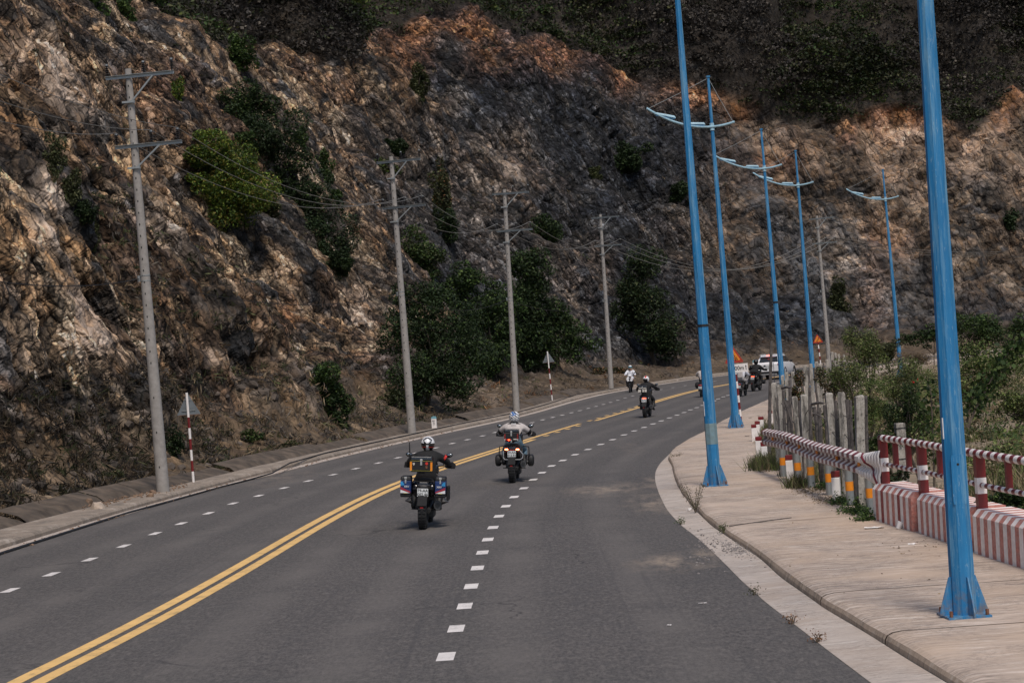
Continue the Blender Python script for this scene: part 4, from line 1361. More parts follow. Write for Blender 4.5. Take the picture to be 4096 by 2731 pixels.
# ---- scrub that covers the upper hillside: nobody could count it
def scatter_stuff(name, pick_mask, ncl, per, radius, leaf, palf, label, seed, asp=.5, up=.3, flat=.7, lift_=.3, droop=.1, mat="leaf", wts=None):
    r = np.random.default_rng(seed)
    idx_ = np.nonzero(pick_mask)[0]
    if len(idx_) == 0: return
    d = dist_v[idx_]
    w = (1.0 / d if wts is None else wts[idx_]); w = w / w.sum()
    pk = r.choice(idx_, ncl, p=w)
    base = Pd[pk]
    rad_ = radius[0] + (radius[1] - radius[0]) * r.random(ncl) ** 2
    C0 = np.repeat(base, per, 0); R0 = np.repeat(rad_, per)
    n = ncl * per
    u = r.normal(size=(n, 3)); u /= np.linalg.norm(u, axis=1)[:, None]; u[:, 2] = np.abs(u[:, 2]) * 1.0 - .15
    rr = (.45 + .55 * r.random(n) ** .6) * R0
    pts_ = C0 + u * np.array([1, 1, flat]) * rr[:, None]; pts_[:, 2] += R0 * lift_
    V, F_ = leaf_geo(pts_, leaf, up, asp, droop)
    # colour: one hue per clump
    pid = palf(base, pk)
    names = list(GREENS)
    cols_ = np.zeros((n, 3), np.float32)
    pr = np.repeat(pid, per)
    for k in set(pid.tolist()):
        q = pr == k
        cols_[q] = colours(int(q.sum()), names[k])
    cols_ *= np.repeat((.45 + 1.0 * r.random(ncl) ** 1.5) * (1 + .9 * fbm(base.astype(np.float32) * .16, 112, 2)), per)[:, None]
    o = np_mesh(name, V, F_, M[mat], None, cols_)
    tag(o, label, name.replace("_", " "), None, "stuff")
    return o
nm_ = list(GREENS)
Uf, Vf = U_, V_
infr = (Uf > -150) & (Uf < 4250) & (Vf > -260)
gsc = grey_scrub * sstep(-.2, .3, fbm(Pf * .10, 95, 3) + .1)
def hillpal(base, pk):
    x = np.clip(.5 + 1.3 * fbm(Pf[pk] * .085, 111, 3) + .28 * rng.normal(size=len(pk)), 0, .999)
    g = gsc[pk]
    out = np.full(len(pk), nm_.index("hill"))
    out[x < .20] = nm_.index("hillg")
    out[(rng.random(len(pk)) < g * .9) | (x > .70)] = nm_.index("hillgrey")
    return out
vmask = (veg > .45) & infr
lumpy = np.clip(.35 + 1.1 * fbm(Pf * .09, 96, 3), .03, 1) / dist_v
efade = (.05 + sstep(-20, 260, vb - V_)) * np.clip(.15 + 1.6 * fbm(Pf * .07, 99, 3), .02, 1) / dist_v
scatter_stuff("bush_cover", vmask, 2400, 90, (.8, 3.0), .29, hillpal, "rounded dark bushes massed on the hillside above the cutting", 15, asp=.8, flat=.62, lift_=.12, wts=efade)
scatter_stuff("hillside_scrub", (veg > .12) & infr, 3400, 30, (.7, 2.0), .34, hillpal, "dark green and grey scrub covering the hillside above the cutting", 5, flat=.75, lift_=.25, wts=lumpy)
# twiggy grey brush, thin upright blades
scatter_stuff("dry_brush", vmask & (rng.random(len(veg)) < .45 + gsc), 3000, 22, (.5, 1.5), .50, lambda b, p: np.where(rng.random(len(p)) < .7, nm_.index("hillgrey"), nm_.index("grey")), "leafless grey brush on the hillside among the green scrub", 6, asp=.10, up=-.3, flat=1.0, lift_=.3)
# dry grass and weeds along the toe and on ledges of the rock
tmask = (zf_ < 3.4) & (zf_ > .15) & (Uf > -100) & (Uf < 3400) & (fbm(Pf * .5, 97, 2) > -.25)
def toepal(base, pk):
    x = rng.random(len(pk)); U1 = Uf[pk]
    out = np.full(len(pk), nm_.index("dry"))
    out[x < .38] = nm_.index("grey"); out[(x > .80)] = nm_.index("olive")
    out[(x > .62) & (x < .80) & (U1 > 1900)] = nm_.index("rust")
    return out
scatter_stuff("weeds", tmask, 2600, 12, (.15, .5), .30, toepal, "dry brown grass and weeds along the foot of the cliff", 7, asp=.12, up=-.2, flat=1.1, lift_=.2)
lmask = (rock > .5) & (zf_ > 3) & infr & (Vf > 0) & (fbm(Pf * .18, 98, 3) > .02)
scatter_stuff("ledge_weeds", lmask, 1500, 12, (.15, .55), .26, lambda b, p: np.array([nm_.index(k) for k in ("olive", "dry", "grey", "hill", "dry")])[rng.integers(0, 5, len(p))], "sparse weeds rooted in the cracks of the rock", 8, asp=.2, up=0, flat=.8, lift_=.1)
# ------------------------------------------------------------------ materials of the furniture
def blue_mat():
    m, nt, b = new_mat("weathered_blue_paint")
    tc = nt.nodes.new("ShaderNodeTexCoord"); O = tc.outputs["Object"]
    c = mixn(nt, noise(nt, mapping(nt, O, (6, 6, .7)), 1.0, 5, .65, .42, .62), (.008, .150, .345), (.014, .190, .42))
    c = mixn(nt, mul(nt, noise(nt, mapping(nt, O, (14, 14, .8), (0, 0, 0), (3, 1, 2)), 1.0, 7, .75, .48, .62), .8), c, (.15, .32, .46))
    c = mixn(nt, mul(nt, noise(nt, mapping(nt, O, (30, 30, 6)), 1.0, 6, .8, .58, .68), .7), c, (.30, .42, .48))
    c = mixn(nt, mul(nt, noise(nt, mapping(nt, O, (16, 16, 9)), 1.0, 6, .8, .66, .74), .6), c, (.10, .06, .035))
    sz = nt.nodes.new("ShaderNodeSeparateXYZ"); nt.links.new(O, sz.inputs[0])
    fm = nt.nodes.new("ShaderNodeMapRange"); fm.inputs[1].default_value = .5; fm.inputs[2].default_value = .0; fm.inputs[3].default_value = 0; fm.inputs[4].default_value = 1
    nt.links.new(sz.outputs[2], fm.inputs[0])
    c = mixn(nt, mul(nt, fm.outputs[0], noise(nt, O, 9, 6, .75, .45, .62, .8)), c, (.17, .13, .10))
    nt.links.new(c, b.inputs["Base Color"]); b.inputs["Roughness"].default_value = .55
    bp = nt.nodes.new("ShaderNodeBump"); bp.inputs["Strength"].default_value = .25; bp.inputs["Distance"].default_value = .004
    nt.links.new(noise(nt, O, 30, 5, .7), bp.inputs["Height"]); nt.links.new(bp.outputs[0], b.inputs["Normal"])
    return m
M["blue"] = blue_mat()
M["pale_blue"] = simple("pale_blue_arm_paint", (.33, .52, .62), .5, var=.15, scale=9, dirt=(.12, .2, .28), dirt_amt=.5)
M["grey_patch"] = simple("grey_blue_primer", (.17, .25, .27), .7, var=.15, scale=12, dirt=(.08, .2, .3), dirt_amt=.4)
M["pole"] = simple("pole_concrete", (.30, .28, .26), .9, var=.14, scale=9, bump=.3, dirt=(.17, .155, .14), dirt_amt=.5, dirt_scale=2.5)
M["galv"] = simple("galvanised_steel", (.34, .36, .36), .45, metal=.55, var=.15, scale=12, dirt=(.20, .20, .19), dirt_amt=.4)
M["dark"] = simple("dark_porcelain", (.018, .015, .014), .3, var=.1)
M["wire"] = simple("aluminium_wire", (.26, .25, .23), .5, metal=.3, var=.05)
M["cable"] = simple("black_cable", (.012, .012, .013), .6, var=.1)
M["redp"] = simple("dark_red_paint", (.165, .012, .014), .38, var=.18, scale=8, dirt=(.10, .02, .018), dirt_amt=.4)
M["whitep"] = simple("white_paint", (.80, .76, .73), .5, var=.07, scale=8, dirt=(.50, .43, .38), dirt_amt=.25)
M["redc"] = simple("faded_red_paint", (.50, .19, .15), .85, var=.25, scale=16, bump=.3, dirt=(.62, .48, .43), dirt_amt=.65, dirt_scale=22)
M["redd"] = simple("dark_faded_red_paint", (.27, .05, .045), .85, var=.25, scale=16, bump=.3, dirt=(.55, .40, .36), dirt_amt=.35, dirt_scale=26)
M["whitec"] = simple("limewashed_concrete", (.86, .79, .75), .9, var=.08, scale=14, bump=.4, dirt=(.42, .33, .28), dirt_amt=.4, dirt_scale=12)
M["orange"] = simple("orange_reflective_tape", (.78, .25, .012), .4, var=.08, scale=12)
M["oldconc"] = None
def oldconc_mat():
    m, nt, b = new_mat("stained_old_concrete")
    tc = nt.nodes.new("ShaderNodeTexCoord"); O = tc.outputs["Object"]
    c = mixn(nt, noise(nt, O, 12, 5, .7, .35, .65), (.43, .40, .355), (.30, .275, .24))
    c = mixn(nt, noise(nt, mapping(nt, O, (7, 7, 1.3)), 1.0, 6, .75, .46, .60, .9), c, (.075, .07, .062))
    c = mixn(nt, noise(nt, O, 26, 5, .8, .56, .66, .8), c, (.05, .047, .042))
    nt.links.new(c, b.inputs["Base Color"]); b.inputs["Roughness"].default_value = .95
    bp = nt.nodes.new("ShaderNodeBump"); bp.inputs["Strength"].default_value = .8; bp.inputs["Distance"].default_value = .01
    nt.links.new(noise(nt, O, 30, 5, .8), bp.inputs["Height"]); nt.links.new(bp.outputs[0], b.inputs["Normal"])
    return m
M["oldconc"] = oldconc_mat()
M["oldwood"] = simple("weathered_wood", (.105, .092, .085), .95, var=.4, scale=11, bump=.7, dirt=(.035, .03, .03), dirt_amt=.6)
M["signgrey"] = simple("bare_aluminium_sheet", (.20, .225, .24), .55, metal=.35, var=.12, scale=8)
M["rust"] = simple("rusty_iron", (.16, .07, .04), .9, var=.3)
M["signred"] = simple("sign_red", (.38, .035, .02), .45, var=.12, scale=12)
M["signyel"] = simple("sign_amber", (.75, .24, .02), .45, var=.10, scale=12)
M["ink"] = simple("black_print", (.012, .012, .012), .5, var=.05)
M["lens"] = simple("lamp_lens", (.6, .68, .72), .2, var=.05)
M["kmblue"] = simple("pale_blue_cap_paint", (.16, .36, .42), .7, var=.12, scale=14)
M["litter_white"] = simple("white_plastic_litter", (.75, .72, .70), .5, var=.06)

# ------------------------------------------------------------------ blue lamp posts
def lamp_post(base_px, ref_px, label, rz=0.0, up=0.0):
    b = ground(base_px[0], base_px[1], .155)
    t = at_y(ref_px[0], ref_px[1], b.y)
    d = (t - b).normalized()
    root = empty("street_lamp", b)
    root.rotation_mode = 'QUATERNION'
    q = Vector((0, 0, 1)).rotation_difference(d)
    from mathutils import Quaternion
    root.rotation_quaternion = q @ Quaternion((0, 0, 1), rz)
    tag(root, label, "street lamp", "blue street lamps along the right pavement")
    H, HC = 11.47 + up, 9.85 + up
    mb = MB()
    zz = [0.02, .6, 1.2, 2.5, 4, 6, 8, HC]
    mb.tube([(0, 0, z) for z in zz], [.134 - .0075 * z for z in zz], 8)
    mb.build("pole", M["blue"], root)
    MB().tube([(0, 0, HC), (0, 0, H)], [.055, .045], 8).tube([(0, 0, H), (0, 0, H + .05)], [.07, .07], 8).build("mast_tip", M["blue"], root)
    MB().box((0, 0, .012), (.46, .46, .024)).build("base_plate", M["blue"], root)
    for k in range(4):
        a = k * math.pi / 2 + rad(8)
        ax = Vector((math.cos(a), math.sin(a), 0)); n = Vector((-math.sin(a), math.cos(a), 0))
        MB().prism([(.115, .024), (.27, .024), (.27, .06), (.15, .42), (.115, .42)], n * -.007, ax, (0, 0, 1), n, .014).build("gusset", M["blue"], root)
    for k in range(4):
        a = k * math.pi / 2 + rad(45)
        MB().tube([(math.cos(a) * .27, math.sin(a) * .27, .024), (math.cos(a) * .27, math.sin(a) * .27, .085)], .02, 6).build("anchor_bolt", M["rust"], root)
    # collar and swept arm, two parallel tubes
    MB().tube([(0, 0, HC - .12), (0, 0, HC + .12)], [.085, .075], 8).build("collar", M["pale_blue"], root)
    xs = np.linspace(-2.08, .74, 17)
    zc = lambda x: HC + .182 * x * x
    mb = MB()
    for yy in (-.075, .075):
        mb.tube([(x, yy, zc(x)) for x in xs], .032, 6)
    for x in (-1.98, -1.0, -.12, .12, .68):
        mb.box((x, 0, zc(x)), (.05, .15, .035))
    mb.build("arm", M["pale_blue"], root)
    for (x0, x1, zo) in ((-1.86, -1.12, .05), (-.78, -.20, .05)):
        mb = MB(); c = (x0 + x1) / 2
        sl = math.atan(2 * .182 * c) * .55
        R = Matrix.Rotation(-sl, 3, 'Y')
        mb.box((c, 0, zc(c) + .10), (x1 - x0, .22, .075), R=R, top=.82)
        h = mb.build("lamp_head", M["pale_blue"], root, bevel=.02)
        MB().box((c, 0, zc(c) + .045), ((x1 - x0) * .86, .17, .035), R=R, top=1.0, topx=1.0).build("lens", M["blue"], h)
    for x in (-2.05, .70):
        MB().tube([(0, 0, H - .02), (x * .5, 0, (H + zc(x)) / 2 - .03), (x, 0, zc(x))], .009, 4).build("stay_cable", M["galv"], root)
    return root

lp = lamp_post((3857, 2462), (3701, 0), "nearest blue lamp post with bolted foot on the right pavement", rad(4), up=.75)
# hatch, its key hole and a white sticker
hz = MB().prism([(-.062, 1.18), (.062, 1.18), (.072, 1.20), (.072, 1.66), (.062, 1.70), (-.062, 1.70), (-.072, 1.66), (-.072, 1.20)], (0, -.1125, 0), (1, 0, 0), (0, 0, 1), (0, -1, 0), .004).build("hatch", M["blue"], lp)
MB().tube([(.0, -.115, 1.60), (0, -.119, 1.60)], .014, 10).build("key_hole", M["ink"], hz)
MB().box((-.118, -.052, 1.98), (.008, .035, .22)).build("sticker", M["litter_white"], lp)
l2 = lamp_post((2861, 1942), (2710, 0), "second blue lamp post with a grey patched band near its foot", rad(6), up=.75)
MB().tube([(0, 0, .86), (0, 0, 1.29)], [.1305, .1275], 8).build("patch", M["grey_patch"], l2)
MB().tube([(0, 0, 3.28), (0, 0, 3.33)], [.117, .117], 8).build("strap", M["cable"], l2)
MB().box((-.118, -.045, 1.6), (.008, .04, .30)).build("sticker", M["litter_white"], l2)
lamp_post((2944, 1710), (2832, 305), "blue lamp post partly hiding the falling rocks sign, its arm swept over the road", rad(-4))
l4 = lamp_post((3136, 1612), (3050, 586), "blue lamp post behind the tall leaning fence stick, beside the white car", rad(-8))
MB().tube([(0, 0, 4.2), (0, 0, 4.27)], [.115, .115], 8).build("strap", M["cable"], l4)
lamp_post((3257, 1568), (3191, 724), "blue lamp post beside the small zigzag bend sign", rad(-10))
lamp_post((3605, 1507), (3542, 802), "farthest blue lamp post rising from the bushes behind the fence", rad(-14))

# ------------------------------------------------------------------ concrete power poles
def insulator(mb, x, z, h=.26):
    mb.tube([(x, 0, z), (x, 0, z + h + .04)], .018, 6)
    for k in range(5):
        zz = z + .05 + k * h / 5
        mb.tube([(x, 0, zz), (x, 0, zz + .018), (x, 0, zz + .035)], [.028, .062, .028], 10)

def power_pole(base_px, top_px, label, rz, H=11.0):
    b = ground(base_px[0], base_px[1], .155)
    t = at_y(top_px[0], top_px[1], b.y)
    d = (t - b).normalized(); ln = (t - b).length
    root = empty("power_pole", b)
    from mathutils import Quaternion
    root.rotation_mode = 'QUATERNION'
    root.rotation_quaternion = Vector((0, 0, 1)).rotation_difference(d) @ Quaternion((0, 0, 1), rz)
    k = ln / H
    root.scale = (1, 1, 1)
    tag(root, label, "power pole", "concrete power poles along the left pavement")
    H = ln
    mb = MB(); zs = np.linspace(-.2, H, 12)
    mb.tube([(0, 0, z) for z in zs], [.168 - .083 * max(z, 0) / H for z in zs], 20)
    pl = mb.build("pole", M["pole"], root, smooth=True)
    hm = MB()
    for i in range(int((H - .6) / .3)):
        z = H - .45 - i * .3
        if z < 3.2 and i % 3: continue
        r = .168 - .083 * z / H
        hm.box((.0, -r + .002, z), (.028, .012, .05))
    hb = hm.build("climbing_hole", M["ink"], pl); tag(hb, kind="stuff")
    zu, zl = H - .21, H - 2.02
    for (z, x0, x1, zb, xb, ins) in ((zu, -.58, 1.24, zu - .66, .67, (-.53, .44, 1.19)), (zl, -.48, 1.30, zl - .56, .70, (-.43, .50, 1.2))):
        arm = MB(); y = -.11
        arm.box(((x0 + x1) / 2, y, z), (x1 - x0, .012, .085)).box(((x0 + x1) / 2, y - .03, z + .041), (x1 - x0, .06, .01))
        arm.build("crossarm", M["galv"], root)
        MB().tube([(xb, -.12, z - .03), (.06, -.13, zb)], .028, 4).build("brace", M["galv"], root)
        r = .168 - .083 * zb / H
        MB().tube([(0, 0, zb - .03), (0, 0, zb + .03)], r + .012, 16).box((-.02, -.14, zb), (.34, .03, .05)).build("band", M["galv"], root)
        for x in ins:
            im = MB(); insulator(im, x, z + .04)
            io = im.build("insulator", M["dark"], root, smooth=True); io.location = (0, -.115, 0)
            MB().tube([(x, 0, z + .30), (x, 0, z + .37)], .035, 8).build("clamp", M["galv"], io)
    zc = H * .505
    r = .168 - .083 * zc / H
    cb = MB()
    for dz in (-.07, .07): cb.tube([(0, 0, zc + dz - .012), (0, 0, zc + dz + .012)], r + .008, 16)
    cb.box((-r - .04, 0, zc), (.07, .04, .16))
    cb.build("cable_band", M["galv"], root)
    bpy.context.view_layer.update()
    q = root.rotation_quaternion
    tips = [b + q @ Vector((x, -.115, zl + .38)) for x in (-.43, .50, 1.2)]
    return root, tips, b + q @ Vector((-r - .05, 0, zc))
pp = []
pp.append(power_pole((653, 1966), (512, 277), "nearest concrete power pole, its two crossarms standing in front of the tan rock", rad(-6)))
pp.append(power_pole((1648, 1732), (1564, 627), "concrete power pole standing left of the kilometre stone", rad(-14)))
pp.append(power_pole((2066, 1643), (2017, 758), "concrete power pole in front of the tall dark tree", rad(-10)))
pp.append(power_pole((2445, 1554), (2401, 858), "concrete power pole beside the oncoming scooter", rad(-12)))
pp.append(power_pole((3318, 1470), (3267, 864), "farthest concrete power pole, behind the blue posts and the zigzag bend sign", rad(-12)))
# the line goes on to the left towards the camera and to the right round the bend
P0 = [at_y(-560, v, 27.0) for v in (290, 185, 30)]
P6 = [at_y(4350, v, 232.0) for v in (960, 950, 938)]
def wire(a, b, sag, r, mat, n=18):
    pts_ = []
    for i in range(n + 1):
        t = i / n
        p = a.lerp(b, t); p.z -= sag * 4 * t * (1 - t)
        pts_.append(p)
    return pts_
stops = [P0] + [p[1] for p in pp] + [P6]
sags = [.3, 1.0, .85, .9, 2.2, 1.6]
for k, nm in enumerate(("power wire on the insulators nearest the cliff", "power wire on the middle insulators", "power wire on the road side insulators")):
    ptsw = []
    for i in range(len(stops) - 1):
        w_ = wire(stops[i][k], stops[i + 1][k], sags[i], .012, None)
        ptsw += w_ if not ptsw else w_[1:]
    mb = MB(); ptsr = [.006 + .00006 * abs(p.y) for p in ptsw]
    mb.tube(ptsw, ptsr, 5)
    o = mb.build("power_wire", M["wire"]); tag(o, nm, "wire", "wires of the power line")
# the low telephone cable
tb = [p[2] for p in pp]
ptsw = []
st = [at_y(-500, 1030, 30)] + tb[:4]
for i in range(len(st) - 1):
    w_ = wire(st[i], st[i + 1], [.3, .55, .6, .6][i], .01, None); ptsw += w_ if not ptsw else w_[1:]
o = MB().tube(ptsw, .011, 5).build("telephone_cable", M["cable"]); tag(o, "thin black cable strung half way up the power poles", "cable")
# black cable lying in the left gutter, then climbing the kerb and following the cliff side edge
cpx = [(-60, 2236, .02), (0, 2217, .02), (255, 2135, .02), (510, 2053, .02), (714, 1997, .02), (867, 1953, .02), (1000, 1919, .025), (1090, 1893, .10), (1125, 1872, .175), (1160, 1853, .18), (1306, 1812, .18), (1459, 1779, .18), (1612, 1746, .18), (1765, 1712, .18), (1918, 1680, .18), (2071, 1650, .18), (2200, 1614, .18), (2306, 1580, .18), (2408, 1563, .18), (2520, 1545, .18)]
o = MB().tube([ground(u, v - 2, z) for u, v, z in cpx], .022, 6).build("ground_cable", M["cable"]); tag(o, "black cable lying along the left gutter and over the kerb", "cable")
cpx2 = [(-60, 2229), (255, 2129), (510, 2048), (760, 1980), (900, 1942), (1020, 1911)]
o = MB().tube([ground(u, v, .03) for u, v in cpx2], .014, 6).build("ground_cable", M["cable"]); tag(o, "thinner black cable lying beside the thicker one in the left gutter", "cable")

# ------------------------------------------------------------------ signs on striped posts
def striped_post(root, H, r, bands, n=12, start_white=True):
    z = 0; out = []
    for i, h_ in enumerate(bands):
        m = M["whitep"] if (i % 2 == 0) == start_white else M["redp"]
        MB().tube([(0, 0, z), (0, 0, z + h_ - .0005)], r, n).build("band", m, root); z += h_
def tri(a, r=.03):
    h_ = a * math.sqrt(3) / 2
    P3 = [(-a / 2, 0), (a / 2, 0), (0, h_)]
    out = []
    for i in range(3):
        p, q0, q1 = Vector(P3[i]), Vector(P3[i - 1]), Vector(P3[(i + 1) % 3])
        out += [tuple(p + (q0 - p).normalized() * r), tuple(p + (q1 - p).normalized() * r)]
    return out
def back_sign(base_px, top_px, label, rz):
    b = ground(base_px[0], base_px[1], .155); t = at_y(top_px[0], top_px[1], b.y)
    root = empty("road_sign", b, rz); H = t.z - b.z
    root.rotation_euler = (0, math.atan2(t.x - b.x, H), rz)
    tag(root, label, "road sign", "triangular signs seen from behind")
    low = H * .32 / 2.66
    bands = [.30] * 7; rest = H - sum(bands)
    striped_post(root, H, .035, bands[:6] + [H - 1.8], start_white=True)
    a = .70
    MB().prism(tri(a), (0, .05, H - .62), (1, 0, 0), (0, 0, 1), (0, 1, 0), .012).build("sign_plate", M["signgrey"], root)
    MB().box((0, .042, H - .5), (.40, .016, .03)).box((0, .042, H - .2), (.16, .016, .03)).build("bracket", M["galv"], root)
    MB().box((0, .056, H - .62), (.62, .03, .012)).build("rim", M["rust"], root)
    return root
back_sign((774, 1928), (746, 1570), "grey back of triangular sign on striped post just beyond the nearest power pole", rad(-10))
back_sign((2209, 1601), (2189, 1405), "grey back of the farther triangular sign, its striped post beside the large dark trees", rad(-14))

def front_sign(base_px, tri_px, label, a, kind, rz=rad(-14), panel=False):
    b = ground(base_px[0], base_px[1], .155)
    apex = at_y(tri_px[0], tri_px[1], b.y)
    h_ = a * math.sqrt(3) / 2
    H = apex.z - b.z
    lean = math.atan2(apex.x - b.x, H)
    root = empty("road_sign", b, rz); root.rotation_euler = (0, lean, rz)
    tag(root, label, "road sign")
    z = 0; i = 0
    while z < H - h_ - (.32 if panel else .02):
        s = .24; MB().tube([(0, 0, z), (0, 0, z + s - .0005)], .04, 10).build("band", M["redp"] if i % 2 == 0 else M["whitep"], root); z += s; i += 1
    MB().tube([(0, 0, z), (0, 0, H - .05)], .035, 10).build("post", M["galv"], root)
    z0 = H - h_
    pl = MB().prism(tri(a, .04), (0, -.045, z0), (1, 0, 0), (0, 0, 1), (0, -1, 0), .01).build("sign_plate", M["signred"], root)
    k = .68
    MB().prism(tri(a * k, .025), (0, -.056, z0 + h_ * (1 - k) * .42), (1, 0, 0), (0, 0, 1), (0, -1, 0), .003).build("face", M["signyel"], pl)
    sy = MB(); o_ = (0, -.0595, z0 + h_ * .14)
    def P_(poly): sy.prism([(x * a, y * a) for x, y in poly], o_, (1, 0, 0), (0, 0, 1), (0, -1, 0), .003)
    if kind == "rocks":
        P_([(-.27, .0), (-.27, .02), (-.16, .22), (-.10, .36), (-.06, .34), (-.02, .20), (-.06, .08), (-.04, .0)])
        for x, y, s in ((.0, .30, .03), (.05, .22, .035), (.02, .12, .03), (.10, .13, .035), (.08, .04, .04), (.16, .05, .035), (.0, .03, .03), (.14, .22 - .08, .02)):
            P_([(x - s, y - s * .6), (x + s * .4, y - s), (x + s, y), (x + s * .3, y + s), (x - s * .8, y + s * .7)])
    else:
        P_([(-.11, .0), (-.055, .0), (-.055, .10), (.10, .17), (.10, .30), (.15, .30), (.075, .40), (.0, .30), (.05, .30), (.05, .20), (-.11, .13)])
    sy.build("pictogram", M["ink"], pl)
    if panel:
        w_, hh_ = .685, .285
        c = Vector((.10, -.045, z0 - .19))
        pn = MB().box(c, (w_, .012, hh_)).build("distance_plate", M["whitep"], root)
        fr = MB()
        for sx in (-1, 1): fr.box(c + Vector((sx * (w_ / 2 - .012), -.008, 0)), (.01, .003, hh_ - .03))
        for sz in (-1, 1): fr.box(c + Vector((0, -.008, sz * (hh_ / 2 - .012))), (w_ - .044, .003, .008))
        text_obj("100m", .20, M["ink"], pn, c + Vector((0, -.0085, -.005)), (1, 0, 0), (0, 0, 1), font_scale_x=.92)
        ar = MB()
        for sx in (-1, 1):
            ar.prism([(-.010, -.08), (.010, -.08), (.010, .03), (.028, .03), (0, .09), (-.028, .03), (-.010, .03)], c + Vector((sx * .275, -.0065, 0)), (1, 0, 0), (0, 0, 1), (0, -1, 0), .003)
        ar.build("arrow", M["ink"], pn)
    return root
front_sign((2965, 1693), (2931, 1384), "falling rocks sign with white 100m plate behind the third blue lamp post", .66, "rocks", panel=True)
front_sign((3288, 1500), (3268, 1335), "small zigzag bend sign on a striped post between blue post and far power pole", .66, "bend")

# ------------------------------------------------------------------ kilometre stones and bollards
def km_stone(p, label, w, h, text=True, rz=0):
    root = empty("kilometre_stone", p, rz); tag(root, label, "kilometre stone")
    d = .13
    MB().box((0, 0, h * .40), (w, d, h * .80)).build("stone", M["whitep"], root, bevel=.006)
    poly = [(-w / 2, 0), (w / 2, 0)] + [(w / 2 * math.cos(t), h * .10 + h * .10 * math.sin(t)) for t in np.linspace(0, math.pi, 9)]
    MB().prism(poly, (0, -d / 2 - .002, h * .80), (1, 0, 0), (0, 0, 1), (0, 1, 0), d + .004).build("cap", M["kmblue"], root)
    if text:
        text_obj("B1", .105, M["ink"], root, (0, -d / 2 - .003, h * .60), (1, 0, 0), (0, 0, 1))
        text_obj("7", .12, M["ink"], root, (0, -d / 2 - .003, h * .30), (1, 0, 0), (0, 0, 1))
        MB().box((0, -d / 2 - .004, h * .46), (.09, .004, .010)).build("dividing_line", M["ink"], root)
    return root
km_stone(ground(1738, 1712, .155), "small white stone with pale blue cap marked B1 and 7 on the left kerb", .20, .49, rz=rad(-8))
km_stone(ground(3026, 1497, .155), "large round topped blue and white stone beside the white car", .42, 1.05, text=False, rz=rad(-20))

def bollard(u, v, h, lean, label, w=.145):
    b = ground(u, v, .14)
    root = empty("bollard", b, rad(random.uniform(-20, 5))); root.rotation_euler[1] = rad(lean)
    tag(root, label, "bollard", "short white concrete bollards with red tops")
    MB().box((0, 0, (h * .8 - .1) / 2), (w, w, h * .8 + .1)).build("shaft", M["whitep"], root, bevel=.012)
    MB().box((0, 0, h * .9 + .001), (w + .004, w + .004, h * .2)).build("red_top", M["redp"], root, bevel=.012)
for a in ((3163, 1921, .53, -1, "white bollard with red top before the far guardrail posts"),
          (3349, 2006, .55, 0, "nearest bollard, standing between the last guardrail posts with weeds at its foot"),
          (3061, 1851, .50, -1, "right one of the front pair of bollards beyond the guardrail end"),
          (3038, 1826, .50, 1, "left one of the front pair of bollards beyond the guardrail end"),
          (3019, 1766, .49, 0, "leftmost bollard at the edge of the grass"),
          (3031, 1749, .48, 2, "bollard just behind and right of the leftmost one"),
          (3047, 1727, .47, 0, "bollard third from the left in the far cluster"),
          (3083, 1702, .50, 1, "farthest visible bollard, beside the first fence post")):
    bollard(*a)

# ------------------------------------------------------------------ parapet with striped railing
PBp = [(4900, 2640), (4500, 2445), (4096, 2270), (3888, 2206), (3663, 2127), (3505, 2079)]
PB = np.array([ground(u, v, .15)[:2] for u, v in PBp[2:]])
_d = PB[0] - PB[2]; _d /= np.linalg.norm(_d)
PB = np.concatenate([[PB[0] + _d * 7.0, PB[0] + _d * 3.4], PB])
PB = gsmooth(resample(PB, .05), 12)
Lp = np.concatenate([[0], np.cumsum(np.linalg.norm(np.diff(PB, axis=0), axis=1))])
def s_of(u, v):
    g = np.array(ground(u, v, .15)[:2]); return Lp[np.argmin(np.linalg.norm(PB - g, axis=1))]
def at_s(s, P_=PB, L=Lp):
    return np.array([np.interp(s, L, P_[:, 0]), np.interp(s, L, P_[:, 1])])
NB = normals2(PB)                       # left of travel (travel is away from camera): towards the road
def frame(s):
    p = at_s(s); t = at_s(min(s + .1, Lp[-1])) - at_s(max(s - .1, 0)); t /= np.linalg.norm(t)
    return Vector((p[0], p[1], 0)), Vector((t[0], t[1], 0)), Vector((t[1], -t[0], 0))     # point, along, away from the road
para = empty("parapet", tuple(at_s(Lp[-1] - 1.0)) + (.15,)); tag(para, "low concrete parapet painted in white and faded red stripes along the right pavement", "parapet")
po = Vector(para.location)
joints_s = [0.0, s_of(3888, 2206) - 3.6, s_of(3888, 2206), s_of(3663, 2127), Lp[-1]]
def prof_at(back=.50, out=0.0, top=.585):
    return [(0.0 - out, -.03), (0.0 - out, top - .085), (.075 - out, top), (back, top), (back, -.03)]
